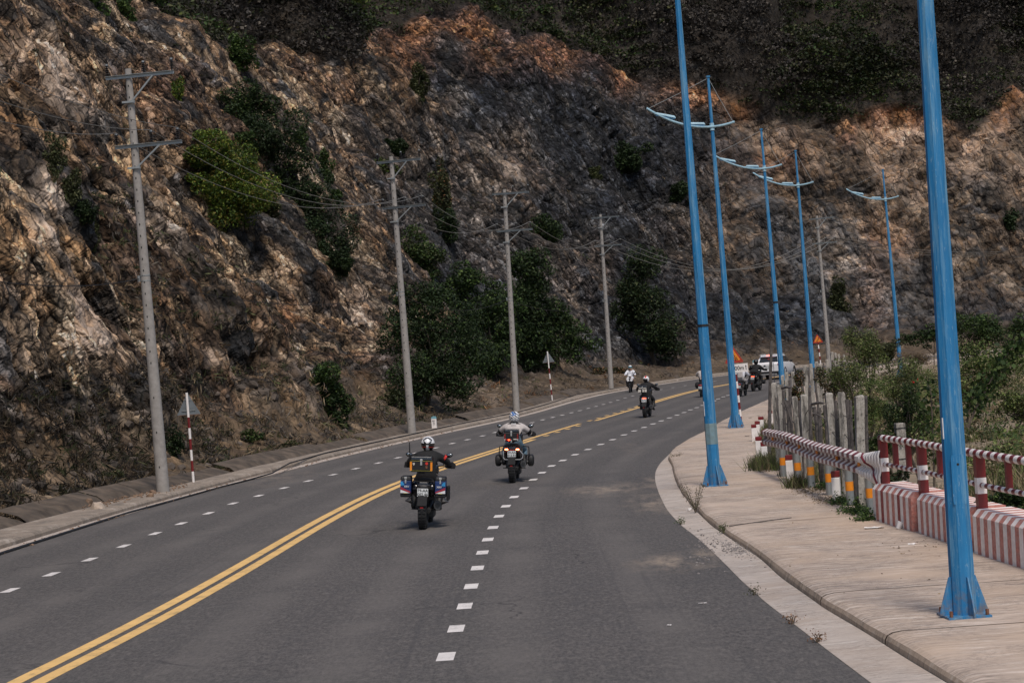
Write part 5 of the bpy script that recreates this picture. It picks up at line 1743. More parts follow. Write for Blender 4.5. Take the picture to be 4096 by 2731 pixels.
for bi, (s0, s1) in enumerate(zip(joints_s[:-1], joints_s[1:])):
    s1e = s1 - (.22 if bi < 3 else 0.0)
    step = .150
    n = int((s1e - s0 - .01) / step)
    sv = np.linspace(s0 + .005, s1e, n + 1)
    mb = MB(); pr = prof_at(out=.03 if bi % 2 else .0)
    rings = []
    for s in sv:
        p, t, a = frame(s)
        rings.append([p + a * d + Vector((0, 0, .15 + z)) + t * (.03 * (z < .1)) - po for d, z in pr])
    for i in range(n):
        mi = 0 if i % 2 else (1 if random.random() < .8 else 2)
        r0, r1 = rings[i], rings[i + 1]
        vs = r0 + r1; k = len(pr)
        mb.add(vs, [(j, j + 1, k + j + 1, k + j) for j in range(k - 1)] + ([tuple(range(k))] if i == 0 else []) + ([tuple(k + j for j in range(k))] if i == n - 1 else []), mi)
    mb.build("block", [M["whitec"], M["redc"], M["redd"]], para)
    if bi < 3:
        mb = MB(); pr2 = [(.05, -.03), (.05, .41), (.12, .50), (.50, .53), (.50, -.03)]
        rr = []
        for s in (s1e + .001, s1 - .002):
            p, t, a = frame(s); rr.append([p + a * d + Vector((0, 0, .15 + z)) - po for d, z in pr2])
        k = 5; vs = rr[0] + rr[1]
        mb.add(vs, [(0, 1, k + 1, k)], 1); mb.add(vs, [(j, j + 1, k + j + 1, k + j) for j in range(1, k - 1)] + [tuple(range(k)), tuple(k + j for j in range(k))], 0)
        mb.build("joint_block", [M["whitec"], M["redd"]], para)

rail = empty("railing", tuple(at_s(Lp[-1] - 1.0)) + (.69,)); tag(rail, "dark red railing with red and white striped tubes on top of the parapet", "railing")
ro = Vector(rail.location)
def rp(s, z, back=.16):
    p, t, a = frame(s); return p + a * back + Vector((0, 0, .15 + z)) - ro
for (zc_, r_, s_a, name_) in ((1.30, .056, .1, "top_rail"), (.885, .036, .1, "lower_rail")):
    s = .1; i = 0; wv_ = .15 if r_ > .05 else .135
    mb = MB(); end = Lp[-1] + (.02 if r_ > .05 else -.02)
    while s < end - .01:
        e = min(s + wv_, end)
        mb.tube([rp(s, zc_), rp(e, zc_)], r_, 14, caps=(e >= end - .01 or i == 0), mi=i % 2)
        s = e; i += 1
    mb.build(name_, [M["whitep"], M["redp"]], rail, smooth=True)
post_s = [joints_s[1] - .02, joints_s[2] - .05, joints_s[3] - .05, Lp[-1] - .10]
def rpost(s, z0, z1, w_, mats, name_):
    p, t, a = frame(s)
    R = Matrix((tuple(t), tuple(a), (0, 0, 1))).transposed()
    mb = MB()
    for (za, zb, mi) in mats:
        c = p + a * .16 + Vector((0, 0, .15 + (za + zb) / 2)) - ro
        mb.box(c, (w_, w_, zb - za), R=R, mi=mi)
    return mb.build(name_, [M["redp"], M["whitep"]], rail)
for s in post_s:
    rpost(s, .5, 1.28, .125, [(.54, .77, 0), (.771, .985, 1), (.986, 1.27, 0)], "post")
for a, b_ in zip([post_s[0] - (post_s[1] - post_s[0])] + post_s[:-1], post_s):
    for k in (1, 2):
        s = a + (b_ - a) * k / 3
        if s > .3: rpost(s, .9, 1.27, .075, [(.905, 1.262, 0)], "baluster")

# ------------------------------------------------------------------ guardrail
GPx = [(3486, 2055), (3403, 2023), (3321, 1985), (3247, 1954), (3195, 1934), (3136, 1910)]
gp = [ground(u, v, .13) for u, v in GPx]
gd = empty("guardrail", gp[0]); tag(gd, "corrugated guardrail painted in red and white stripes on grey posts with orange bands", "guardrail")
go = Vector(gp[0])
GL = np.array([[p.x, p.y] for p in gp])
d0 = GL[0] - GL[1]; d0 /= np.linalg.norm(d0); d1 = GL[-1] - GL[-2]; d1 /= np.linalg.norm(d1)
GLe = np.concatenate([[GL[0] + d0 * .75], GL, [GL[-1] + d1 * 1.5]])
GLe = gsmooth(resample(GLe, .04), 14)
sg = np.concatenate([[0], np.cumsum(np.linalg.norm(np.diff(GLe, axis=0), axis=1))])
def gfr(s):
    p = np.array([np.interp(s, sg, GLe[:, 0]), np.interp(s, sg, GLe[:, 1])])
    q = np.array([np.interp(s + .1, sg, GLe[:, 0]), np.interp(s + .1, sg, GLe[:, 1])]) if s + .1 < sg[-1] else None
    q0 = np.array([np.interp(s - .1, sg, GLe[:, 0]), np.interp(s - .1, sg, GLe[:, 1])])
    t = (q if q is not None else p) - q0; t /= np.linalg.norm(t)
    return Vector((p[0], p[1], 0)), Vector((t[0], t[1], 0)), Vector((-t[1], t[0], 0))     # left normal faces the road
W = [(-.19, .0), (-.175, .04), (-.14, .11), (-.07, .11), (-.02, .015), (.02, .015), (.07, .11), (.14, .11), (.175, .04), (.19, .0)]
bs0 = .62; n = int((sg[-1] - bs0) / .215)
sv = np.linspace(bs0, sg[-1], n + 1)
mb = MB(); rings = []
for s in sv:
    p, t, o_ = gfr(s)
    zc_ = .15 + .80 + .02 * math.sin(s * .9)
    rings.append([p + o_ * (.09 + d) + t * (.10 * (z + .16)) + Vector((0, 0, zc_ + z)) - go for z, d in W])
for i in range(n):
    k = len(W); mb.add(rings[i] + rings[i + 1], [(j, j + 1, k + j + 1, k + j) for j in range(k - 1)], i % 2)
bo = mb.build("beam", [M["whitep"], M["redp"]], gd, smooth=False, recalc=False)
so = bo.modifiers.new("thick", 'SOLIDIFY'); so.thickness = .006
# flared white end plate
mb = MB(); rings = []
for kx in range(9):
    f = kx / 8; s = bs0 - f * 1.30
    p, t, o_ = gfr(max(s, 0.0))
    if s < 0: p = p - t * (-s)
    rings.append([p + o_ * (.09 + d * (1 - .75 * f)) + Vector((0, 0, .95 + z * (1 + .62 * f))) - go for z, d in W])
for i in range(8):
    k = len(W); mb.add(rings[i] + rings[i + 1], [(j, j + 1, k + j + 1, k + j) for j in range(k - 1)], 0)
eo = mb.build("end_plate", [M["whitep"]], gd, smooth=True, recalc=False); eo.modifiers.new("thick", 'SOLIDIFY').thickness = .008
mb = MB()
for i in range(8):
    j = min(8, 8 - i); 
    a0 = rings[min(i, 8)][max(0, 9 - i)]; a1 = rings[min(i + 1, 8)][max(0, 8 - i)]
    p, t, o_ = gfr(.3)
    mb.tube([a0 + o_ * .010, a1 + o_ * .010], .024, 6)
mb.build("red_stripe", M["redp"], gd)
cap = MB(); p, t, o_ = gfr(sg[-1] - .02); cap.box(p + t * .08 + o_ * .09 + Vector((0, 0, .95)) - go, (.10, .24, .20), R=Matrix((tuple(o_), tuple(t), (0, 0, 1))).transposed(), top=1); cap.build("far_end_plate", M["galv"], gd)
for i, q in enumerate(gp):
    mb = MB().tube([(q.x - go.x, q.y - go.y, -.25), (q.x - go.x, q.y - go.y, .86)], .070, 16)
    po_ = mb.build("post", M["galv"], gd, smooth=True)
    zt = .27
    MB().tube([(q.x - go.x, q.y - go.y, zt), (q.x - go.x, q.y - go.y, zt + .16)], .0715, 16).build("reflective_band", M["orange"], po_, smooth=True)
    s = float(np.interp(i, range(6), [.75 + x for x in (0, *np.cumsum([np.linalg.norm(GL[k + 1] - GL[k]) for k in range(5)]))]))
    p, t, o_ = gfr(min(s + .35 - (.25 if i == 0 else 0), sg[-1] - .1))
    MB().box(p + o_ * .135 + Vector((0, 0, .95)) - go, (.03, .10, .07), R=Matrix((tuple(o_), tuple(t), (0, 0, 1))).transposed()).build("reflector", M["orange"], gd)

# ------------------------------------------------------------------ old fence of concrete and wooden posts
fen = empty("post_fence", ground(3300, 1990, 0)); tag(fen, "ragged fence of stained concrete posts and dark sticks tied with wire behind the guardrail", "fence")
fo = Vector(fen.location)
def fpost(u, v, pxm, w_, kind, lean=0.0, zb=-.35, thin=1.0, d_=None):
    Y = FOC / (pxm * (.95 if pxm > 150 else 1.0)); w_ = w_ * (.74 if (pxm < 150 and kind == 'c') else 1.0)
    t = at_y(u, v, Y)
    b = Vector((t.x - math.tan(rad(lean)) * (t.z - zb), Y + random.uniform(-.05, .05), zb))
    mb = MB()
    a, c = b - fo, t - fo
    if kind == "c":
        R = Matrix.Rotation(rad(random.uniform(-18, 12)), 3, 'Z')
        n = 6
        for k in range(n):      # slightly uneven cast post
            pass
        x, y = w_ / 2, w_ / 2
        rings = []
        for k in range(n + 1):
            f = k / n; p = a.lerp(c, f) + Vector((random.uniform(-.008, .008), 0, 0)); j = 1 + random.uniform(-.08, .05) - .06 * f
            rings.append([p + R @ Vector((sx * x * j + random.uniform(-.004, .004), sy * y * j, 0)) for sx, sy in ((-1, -1), (1, -1), (1, 1), (-1, 1))])
        for k in range(n):
            mb.add(rings[k] + rings[k + 1], [(j, (j + 1) % 4, 4 + (j + 1) % 4, 4 + j) for j in range(4)])
        tp = rings[-1]; ins_ = [c + (q - c) * .7 + Vector((0, 0, .02 + random.uniform(0, .02))) for q in tp]
        mb.add(tp + ins_, [(j, (j + 1) % 4, 4 + (j + 1) % 4, 4 + j) for j in range(4)] + [(4, 5, 6, 7)])
        mb.build("concrete_post", M["oldconc"], fen)
    else:
        ptsq = [a.lerp(c, k / 5) + Vector((random.uniform(-.012, .012), random.uniform(-.012, .012), 0)) * (1 if 0 < k < 5 else 0) for k in range(6)]
        mb.tube(ptsq, [w_ / 2 * (1.05 - .3 * k / 5) for k in range(6)], 7)
        mb.build("wooden_post", M["oldwood"], fen)
    return t
F_ = [(3437,1588,238,.155,'c',2.5),(3463,1582,236,.085,'w',3),(3402,1600,232,.075,'w',1),(3388,1597,230,.10,'w',0),(3365,1575,226,.150,'c',1),(3342,1602,224,.09,'w',1),(3316,1577,220,.145,'c',0),(3296,1619,216,.07,'w',-1),(3276,1630,214,.11,'w',1),(3258,1627,212,.10,'w',-2),(3239,1549,208,.085,'w',2),(3214,1583,205,.150,'c',1),(3197,1602,203,.09,'w',0),(3179,1591,200,.135,'c',-1),(3160,1545,197,.085,'w',2),(3150,1600,195,.12,'w',0),(3118,1543,190,.145,'c',0),(3134,1560,192,.09,'w',2),(3095,1535,186,.115,'c',0),(3104,1590,187,.06,'w',-3),(3086,1362,176,.095,'w',5),(3146,1492,140,.15,'c',0),(3158,1520,142,.09,'w',2),(3171,1490,136,.15,'c',0),(3130,1505,146,.12,'c',1),(3205,1478,124,.12,'w',0),(3221,1466,120,.17,'c',0),(3233,1480,118,.08,'w',1),(3243,1458,115,.17,'c',0),(3256,1470,112,.1,'w',-2),(3267,1449,109,.16,'c',0),(3279,1458,105,.17,'c',0),(3294,1452,98,.09,'w',0),(3307,1440,92,.17,'c',0),(3327,1410,84,.19,'c',0),(3341,1414,81,.17,'c',0),(3356,1418,78,.17,'c',0),(3375,1420,74,.17,'c',0),(3330,1440,88,.1,'w',0)]
tops = [(f[0], f[2], fpost(*f)) for f in F_]
# wires and rails between neighbours
srt = sorted([t for t in tops if t[1] > 150], key=lambda t: -t[1])
for hh_ in (.35, .75, 1.15):
    mb = MB(); mb.tube([t[2] - fo + Vector((0, -.09, -hh_ + random.uniform(-.05, .05))) for t in srt if t[2].z > 1.2], .007, 4)
    mb.build("wire", M["cable"], fen)
def stick(p0, p1, r, pxm0, pxm1):
    a, b_ = at_y(*p0, FOC / pxm0) - fo, at_y(*p1, FOC / pxm1) - fo
    MB().tube([a, a.lerp(b_, .5) + Vector((0, 0, .02)), b_], [r, r * .9, r * .7], 6).build("tied_branch", M["oldwood"], fen)
stick((3248, 1617), (3296, 1612), .03, 208, 212); stick((3252, 1653), (3300, 1675), .018, 214, 216); stick((3128, 1553), (3165, 1550), .03, 192, 195); stick((3140, 1605), (3170, 1700), .03, 194, 194)
tag(empty("old_post", at_y(3594, 1692, FOC / 205) * 1.0), "lone stained concrete post standing behind the striped railing", "post")
lone = [o for o in bpy.data.objects if o.name.startswith("old_post")][0]
lt = Vector(lone.location); lone.location = (lt.x + .02, lt.y, -.3)
mb = MB(); mb.box((0, 0, (lt.z + .3) / 2), (.20, .20, lt.z + .3), top=.94); mb.build("shaft", M["oldconc"], lone, bevel=.015)
for z in (.9, 1.25, 1.5): MB().tube([(-.105, -.105, z), (.105, -.105, z + .01), (.105, .105, z), (-.105, .105, z), (-.105, -.105, z)], .008, 4).build("wire", M["cable"], lone)

# ------------------------------------------------------------------ field behind the fence: bushes, grass
FB = "bushes in the field behind the fence"
def field_bush(u, v, Y, ru, rv, pal_, label, n, nb=9, name="bush", cat="bush", group=FB, leaf=None, mixpal=None, **kw):
    c = at_y(u, v, Y); s = Y / FOC
    base = Vector((c.x, c.y, -.12))
    r = (ru * s, min(ru, rv) * .8 * s, rv * s)
    r = tuple(k_ * 1.22 for k_ in r)
    return plant(name, base, sub_blobs(c, r, nb + 5, .45), int(n * 1.4), leaf or max(.035, Y * .00125), pal_, label, cat, group, mixpal=mixpal, trunk_r=min(.07, .04 + .01 * r[2]), **kw)
fb = field_bush
fb(3480, 1420, 62, 90, 110, "feather", "tallest feathery bush behind the fence posts, its top brownish", 5200, mixpal=("olive", .4), fill=.2, asp=.35)
fb(3400, 1500, 55, 80, 80, "feather", "feathery green bush left of the tallest one", 3400, mixpal=("olive", .3), fill=.2, asp=.35)
fb(3585, 1520, 58, 90, 90, "feather", "feathery green bush between the tallest bush and the nearest blue post", 3600, mixpal=("olive", .3), fill=.2, asp=.35)
fb(3330, 1530, 60, 60, 70, "olive", "straggly bush with pale blossom beside the far fence posts", 2200, mixpal=("dry", .4), fill=.2)
fb(3180, 1560, 58, 36, 70, "olive", "dark brownish bush squeezed between the fence posts", 1700, mixpal=("rust", .3))
fb(3500, 1620, 44, 120, 80, "feather", "wide low feathery bush in front of the field", 5000, mixpal=("mid", .3), fill=.2, asp=.35)
fb(3640, 1660, 40, 65, 110, "mid", "dark leafy bush left of the nearest blue post", 4200, mixpal=("dark", .5), droop=.5)
fb(3420, 1690, 40, 70, 60, "mid", "dense green bush touching the last tall fence post", 2600, mixpal=("feather", .3))
fb(3530, 1770, 39, 70, 50, "mid", "low green clump behind the striped railing's end", 2200, mixpal=("olive", .3))
fb(3900, 1330, 112, 110, 90, "mid", "large rounded green tree right of the nearest blue post against the grey rock", 5200, name="tree", cat="tree", mixpal=("dark", .3))
fb(4070, 1330, 108, 90, 70, "mid", "large green tree at the right edge of the frame", 3600, name="tree", cat="tree", mixpal=("olive", .3))
fb(3960, 1450, 80, 140, 80, "feather", "wide light green bush under the rounded tree", 5200, mixpal=("mid", .4), fill=.25)
fb(3720, 1340, 128, 90, 40, "dark", "dark low bushes below the slate rock", 2600, mixpal=("mid", .3))
fb(3850, 1560, 60, 70, 50, "feather", "green bush with white blossom right of the nearest blue post", 2400, mixpal=("dry", .3), fill=.2)
fb(4050, 1600, 55, 90, 70, "feather", "yellowish green bush at the right edge of the field", 3000, mixpal=("olive", .3), fill=.2)
fb(3660, 1440, 110, 70, 30, "dry", "patch of tall dry straw coloured brush", 1800, asp=.15, up=-.2)
fb(3540, 1400, 100, 60, 40, "olive", "olive bush behind the tallest feathery one", 1800)
fb(3430, 1370, 95, 60, 30, "olive", "low olive bush beside the farthest power pole", 1600, mixpal=("dry", .3))
fb(4010, 1990, 27.5, 110, 60, "dark", "dark leafy undergrowth below the striped railing", 4200, leaf=.05, mixpal=("mid", .4), droop=.4)
fb(3560, 1900, 33, 55, 34, "dark", "dark weed clump behind the white end plate", 1800, leaf=.045, mixpal=("dry", .2))
# scrub between the bushes that nobody could count
_r = np.random.default_rng(77); bc = []
while len(bc) < 430:
    y = 40 * (150 / 40) ** _r.random(); x = _r.random() * y * .34
    e = BKw[np.argmin(np.abs(BKw[:, 1] - y))][0]
    far_ok = x > e + 1.2 + (y < 60) * 2.0
    if far_ok and y < 150 and (y > 52 or _r.random() < .25) and fbm(np.array([[x * .12, y * .06, 1.0]]), 44, 2)[0] > -.12: bc.append((x, y, -.1))
bc = np.array(bc); per = 110; rr_ = .35 + .95 * _r.random(len(bc)) ** 2
C0 = np.repeat(bc, per, 0); n_ = len(C0); u_ = unit(n_); u_[:, 2] = np.abs(u_[:, 2])
p_ = C0 + u_ * (np.repeat(rr_, per) * (.4 + .6 * _r.random(n_) ** .6))[:, None] * np.array([1, 1, .9])
V, F4 = leaf_geo(p_, .11, .3, .45); kk_ = np.repeat(_r.integers(0, 5, len(bc)), per); cc_ = np.zeros((n_, 3), np.float32)
for k, pn in enumerate(("feather", "mid", "olive", "feather", "straw")):
    q = kk_ == k; cc_[q] = colours(int(q.sum()), pn)
o = np_mesh("undergrowth", V, F4, M["leaf"], None, cc_ * np.repeat(.6 + .7 * _r.random(len(bc)), per)[:, None]); tag(o, "mixed green and straw coloured undergrowth between the bushes of the field", "undergrowth", None, "stuff")

def vine(pts_, label, n, flowers=0):
    P3 = [at_y(u, v, Y) for u, v, Y in pts_]
    root = empty("climbing_shrub", (P3[0].x, P3[0].y, -.1)); tag(root, label, "shrub", "arching branches with heart shaped leaves")
    o_ = Vector(root.location)
    MB().tube([p - o_ for p in P3], [.022 - .014 * i / (len(P3) - 1) for i in range(len(P3))], 6).build("stem", M["bark"], root, smooth=True)
    A_ = resample(np.array([list(p - o_) for p in P3]), n=n)
    A_ = A_[int(n * .2):] + rng.normal(size=(len(A_) - int(n * .2), 3)) * .09
    V, F4 = leaf_geo(A_, .085, .1, .85, .8)
    np_mesh("leaves", V, F4, M["leaf"], root, colours(len(A_), "mid") * .8)
    if flowers:
        A2 = A_[-5:][:2]
        V, F4 = leaf_geo(np.repeat(A2, 4, 0) + rng.normal(size=(len(A2) * 4, 3)) * .012, .045, .1, .9); np_mesh("flower", V, F4, M["leaf"], root, colours(len(A2) * 4, "red"))
vine([(3738, 1960, 33), (3735, 1800, 33), (3728, 1650, 33), (3722, 1560, 33), (3700, 1512, 33)], "thin upright leafy stem with red blossoms just left of the nearest blue post", 260, 4)
vine([(3872, 1710, 34), (3900, 1640, 34), (3960, 1530, 34), (4010, 1440, 34), (4060, 1380, 34), (4110, 1340, 34)], "long arching leafy branch right of the nearest blue post", 620)
vine([(3868, 1690, 34.5), (3880, 1620, 34.5), (3900, 1560, 34.5), (3915, 1530, 34.5)], "short leafy side branch right of the nearest blue post", 160)

def tufts(name, pts_, n_per, h_, palnames, label, seed, wdt=.014, spread=.10, mat="grass", cat="grass"):
    """upright blades"""
    r = np.random.default_rng(seed)
    C0 = np.repeat(np.asarray(pts_, float), n_per, 0); n = len(C0)
    C0[:, :2] += r.normal(size=(n, 2)) * spread
    H_ = h_ * (.4 + .9 * r.random(n)); th = r.random(n) * 6.283; ln = r.normal(size=(n, 2)) * .35
    wv = np.stack([np.cos(th), np.sin(th), np.zeros(n)], 1) * wdt
    tipp = C0 + np.stack([ln[:, 0] * H_, ln[:, 1] * H_, H_], 1)
    midp = C0 + np.stack([ln[:, 0] * H_ * .3, ln[:, 1] * H_ * .3, H_ * .55], 1)
    V = np.stack([C0 - wv, C0 + wv, midp + wv * .7, tipp, midp - wv * .7], 1)
    V = np.stack([C0 - wv, C0 + wv, tipp + wv * .15, tipp - wv * .15], 1)
    F4 = np.arange(n * 4).reshape(-1, 4)
    ks = r.integers(0, len(palnames), len(pts_)); cc_ = np.zeros((n, 3), np.float32); rep = np.repeat(ks, n_per)
    for k, pn in enumerate(palnames):
        q = rep == k; cc_[q] = colours(int(q.sum()), pn)
    o = np_mesh(name, V.reshape(-1, 3), F4, M[mat], None, cc_); tag(o, label, cat, None, "stuff"); return o
def field_pts(n, y0, y1, seed, lim=.0):
    r = np.random.default_rng(seed); out = []
    while len(out) < n:
        y = y0 * (y1 / y0) ** r.random(); x = r.random() * (y * .33 + 3)
        e = BKw[np.argmin(np.abs(BKw[:, 1] - y))][0]
        if x > e + .45 and x < y * .30 + 2:
            if fbm(np.array([[x * .5, y * .25, 3.0]]), 9, 2)[0] > lim - .3: out.append((x, y, -.13))
    return out
tufts("dry_grass", field_pts(3400, 24, 120, 3), 16, .20, ["straw", "straw", "dry", "olive"], "dry yellow grass covering the field behind the fence", 4, .010, .16)
tufts("field_weeds", field_pts(900, 24, 100, 13, .2), 26, .30, ["feather", "olive", "feather", "straw"], "green weeds growing through the dry grass of the field", 14, .016, .14)
# weeds at the edge of the pavement
ed = []
r_ = np.random.default_rng(21)
for (u, v, du, dv, n) in ((3085, 1800, 26, 40, 90), (3110, 1860, 40, 20, 70), (3070, 1740, 16, 40, 60), (3182, 1948, 16, 7, 16), (3040, 1870, 30, 14, 40), (3130, 1770, 20, 60, 80)):
    for _ in range(n):
        g = ground(u + r_.normal() * du * .7, v + r_.normal() * dv * .7, .15); ed.append((g.x, g.y, .13))
tufts("verge_grass", ed, 22, .26, ["olive", "dry", "feather", "olive"], "tuft of rough grass spilling over the pavement round the bollards", 22, .009, .08)
ed = []
for (u, v, du, dv, n) in ((3370, 2010, 40, 12, 46), (3430, 2050, 46, 10, 50), (3300, 1950, 30, 10, 30), (3460, 2080, 26, 5, 26), (3215, 1940, 24, 8, 20)):
    for _ in range(n):
        g = ground(u + r_.normal() * du * .6, v + r_.normal() * dv * .6, .15); ed.append((g.x, g.y, .14))
V_l = np.repeat(np.array(ed), 22, 0); V_l[:, :2] += rng.normal(size=(len(V_l), 2)) * .07; V_l[:, 2] += np.abs(rng.normal(size=len(V_l))) * .07
V, F4 = leaf_geo(V_l, .045, .3, .6); o = np_mesh("creeping_weeds", V, F4, M["leaf"], None, colours(len(V_l), "mid")); tag(o, "creeping green weeds at the feet of the guardrail posts", "weeds", None, "stuff")
# brown leaf litter round the guardrail posts
lp_ = []
for (u, v, du, dv, n) in ((3250, 1960, 60, 14, 700), (3330, 2000, 60, 14, 700), (3180, 1920, 40, 10, 300), (3420, 2040, 50, 10, 300), (3700, 2180, 150, 25, 70), (3300, 2300, 300, 120, 26)):
    for _ in range(n):
        g = ground(u + r_.normal() * du * .7, v + r_.normal() * dv * .7, .158); lp_.append((g.x, g.y, .160 + abs(r_.normal()) * .012 * (n > 100)))
V, F4 = leaf_geo(np.array(lp_), .035, 1.2, .6); o = np_mesh("leaf_litter", V, F4, M["leaf"], None, colours(len(lp_), "dry") * 1.25); tag(o, "brown dead leaves scattered on the right pavement", "leaves", None, "stuff")

# the spiny weed growing out of the kerb joint, and small tufts in the gutter
def weed(u, v, label, stems, h_, n=130, z=.05, leaf=.03, pal_="olive"):
    b = ground(u, v, z); root = empty("weed", b); tag(root, label, "weed", "weeds in the joints of the kerb")
    st_ = MB(); cs_ = []
    for (dx, dy) in stems:
        e = Vector((dx, dy, h_ * random.uniform(.8, 1.1)))
        st_.tube([(0, 0, -.03), e * .5 + Vector((0, 0, .03)), e], [.008, .006, .003], 5)
        k = np.linspace(.12, 1, n // len(stems))[:, None]
        cs_.append(k * np.array(list(e)) + rng.normal(size=(n // len(stems), 3)) * .035)
    st_.build("stem", M["bark"], root)
    cs_ = np.concatenate(cs_); V, F4 = leaf_geo(cs_, leaf, .1, .4); np_mesh("leaves", V, F4, M["leaf"], root, colours(len(cs_), pal_, None) * 1.2)
weed(2782, 2045, "tall spiny weed sprouting from the kerb joint by the second blue lamp post", [(-.24, 0, ), (-.15, .02), (.16, .05), (.05, 0), (.20, .0)], .52, 420, pal_="olive")
weed(2894, 2128, "small dark weed in the open joint of the kerb", [(-.05, 0), (.05, 0), (0, .04)], .13, 160, pal_="mid")
weed(2722, 2093, "tiny green tuft at the asphalt edge beside the broken gutter", [(-.06, 0), (.06, 0), (0, 0)], .06, 120, .02, pal_="mid")
weed(3018, 2372, "tiny tuft at the asphalt edge in the middle of the gutter", [(-.05, 0), (.05, 0)], .05, 90, .02, pal_="olive")
weed(3172, 2486, "brown tuft at the asphalt edge, the nearer of the two", [(-.06, 0), (.06, 0), (0, .03)], .06, 110, .02, pal_="rust")
weed(3270, 2560, "brown tuft at the asphalt edge near the lower frame edge", [(-.06, 0), (.06, 0), (0, .03)], .06, 110, .02, pal_="rust")
weed(2700, 1832, "low weed where the kerb disappears into the ground", [(-.1, 0), (.1, 0), (.18, 0)], .12, 150, .1, pal_="olive")
weed(3100, 1640, "slender green weed standing in front of the fence's first post", [(-.05, 0), (.03, 0)], .8, 170, .1, .05, pal_="feather")

# ------------------------------------------------------------------ stones, litter
def stone_mesh(r, seed, sub=2):
    bm = bmesh.new(); bmesh.ops.create_icosphere(bm, subdivisions=sub, radius=1)
    rr = random.Random(seed)
    pl = [(Vector((rr.gauss(0, 1), rr.gauss(0, 1), rr.gauss(0, 1))).normalized(), rr.uniform(.55, .9)) for _ in range(9)]
    for v in bm.verts:
        for n_, d_ in pl:
            e = v.co.dot(n_) - d_
            if e > 0: v.co -= n_ * e
        v.co = Vector((v.co.x * r[0], v.co.y * r[1], v.co.z * r[2]))
    me = bpy.data.meshes.new("stone"); bm.to_mesh(me); bm.free(); return me
M["stone_pale"] = simple("pale_rock", (.42, .34, .27), .9, var=.25, scale=6, bump=.6)
M["stone_brown"] = simple("brown_rock", (.20, .13, .085), .9, var=.3, scale=6, bump=.6)
for (u, v, r, m, lab, z) in ((388, 2026, (.24, .18, .15), "stone_pale", "largest fallen rock, pale, on the left pavement", .2), (355, 2010, (.12, .12, .13), "stone_brown", "brown rock behind the pale fallen rock", .2), (600, 1982, (.14, .1, .09), "stone_brown", "reddish brown fallen rock left of the nearest power pole", .18), (612, 1966, (.13, .09, .08), "stone_brown", "brown rock behind the reddish one at the power pole", .2), (425, 2008, (.07, .06, .05), "stone_brown", "small brown stone right of the pale fallen rock", .17)):
    me = stone_mesh(r, u); me.materials.append(M[m]); o = link("fallen_rock", me); g = ground(u, v, z); o.location = g + Vector((0, 0, r[2] * .3 - .05)); o.rotation_euler = (random.random(), random.random(), random.random() * 6)
    tag(o, lab, "rock", "rocks fallen on the left pavement")
# boulders at the toe and grit are too many to count
def scatter_stones(name, pts_, rmin, rmax, mat, label, seed):
    rr = random.Random(seed); base = [stone_mesh((1, .8, .6), seed + k, 1) for k in range(4)]
    geo = [(np.array([v.co[:] for v in m.vertices]), np.array([p.vertices[:] for p in m.polygons])) for m in base]
    V = []; F3 = []; off_ = 0
    for p in pts_:
        v_, f_ = geo[rr.randrange(4)]
        s = rmin + (rmax - rmin) * rr.random() ** 3; a = rr.random() * 6.28
        R = np.array(Matrix.Rotation(a, 3, 'Z') @ Matrix.Rotation(rr.random(), 3, 'X'))
        V.append(v_ @ R.T * s + np.array(p)); F3.append(f_ + off_); off_ += len(v_)
    o = np_mesh(name, np.concatenate(V), np.concatenate(F3), mat); tag(o, label, name.replace("_", " "), None, "stuff")
r_ = np.random.default_rng(31); gr = []
for _ in range(520):
    u, v = 2960 + r_.normal() * 60, 2195 + r_.normal() * 16
    v += (u - 2960) * .35; g = ground(u, v, .02); gr.append((g.x, g.y, .02))
for _ in range(160):
    u, v = 2830 + r_.normal() * 60, 2190 + r_.normal() * 40; g = ground(u, v, .006); gr.append((g.x, g.y, .006))
scatter_stones("gravel", gr, .008, .032, simple("grey_grit", (.22, .20, .19), .9, var=.4, scale=4), "grey grit heaped in the broken right gutter", 3)
gr = []
for _ in range(420):
    t = r_.random(); u = 330 + t * 420; v = 2026 - t * 88 + r_.normal() * 7; g = ground(u, v, .165); gr.append((g.x, g.y, .165))
for _ in range(400):
    k = r_.integers(20, 140); p = KLs[k + 40] if k + 40 < len(KLs) else KLs[-1]; gr.append((p[0] + r_.normal() * .12 - .15, p[1], .015))
scatter_stones("rubble", gr, .010, .055, M["stone_brown"], "small brown rubble on the left pavement and gutter", 9)
gr = []
q = np.nonzero((zf_ > .3) & (zf_ < 3.0) & (Uf > 0) & (Uf < 3300))[0]
for k in r_.choice(q, 900): gr.append(tuple(Pd[k]))
scatter_stones("scree", gr, .05, .34, M["rock2"] if "rock2" in M else simple("scree_rock", (.085, .068, .055), .95, var=.6, scale=.9, bump=.6), "loose stones lying along the foot of the cliff", 12)

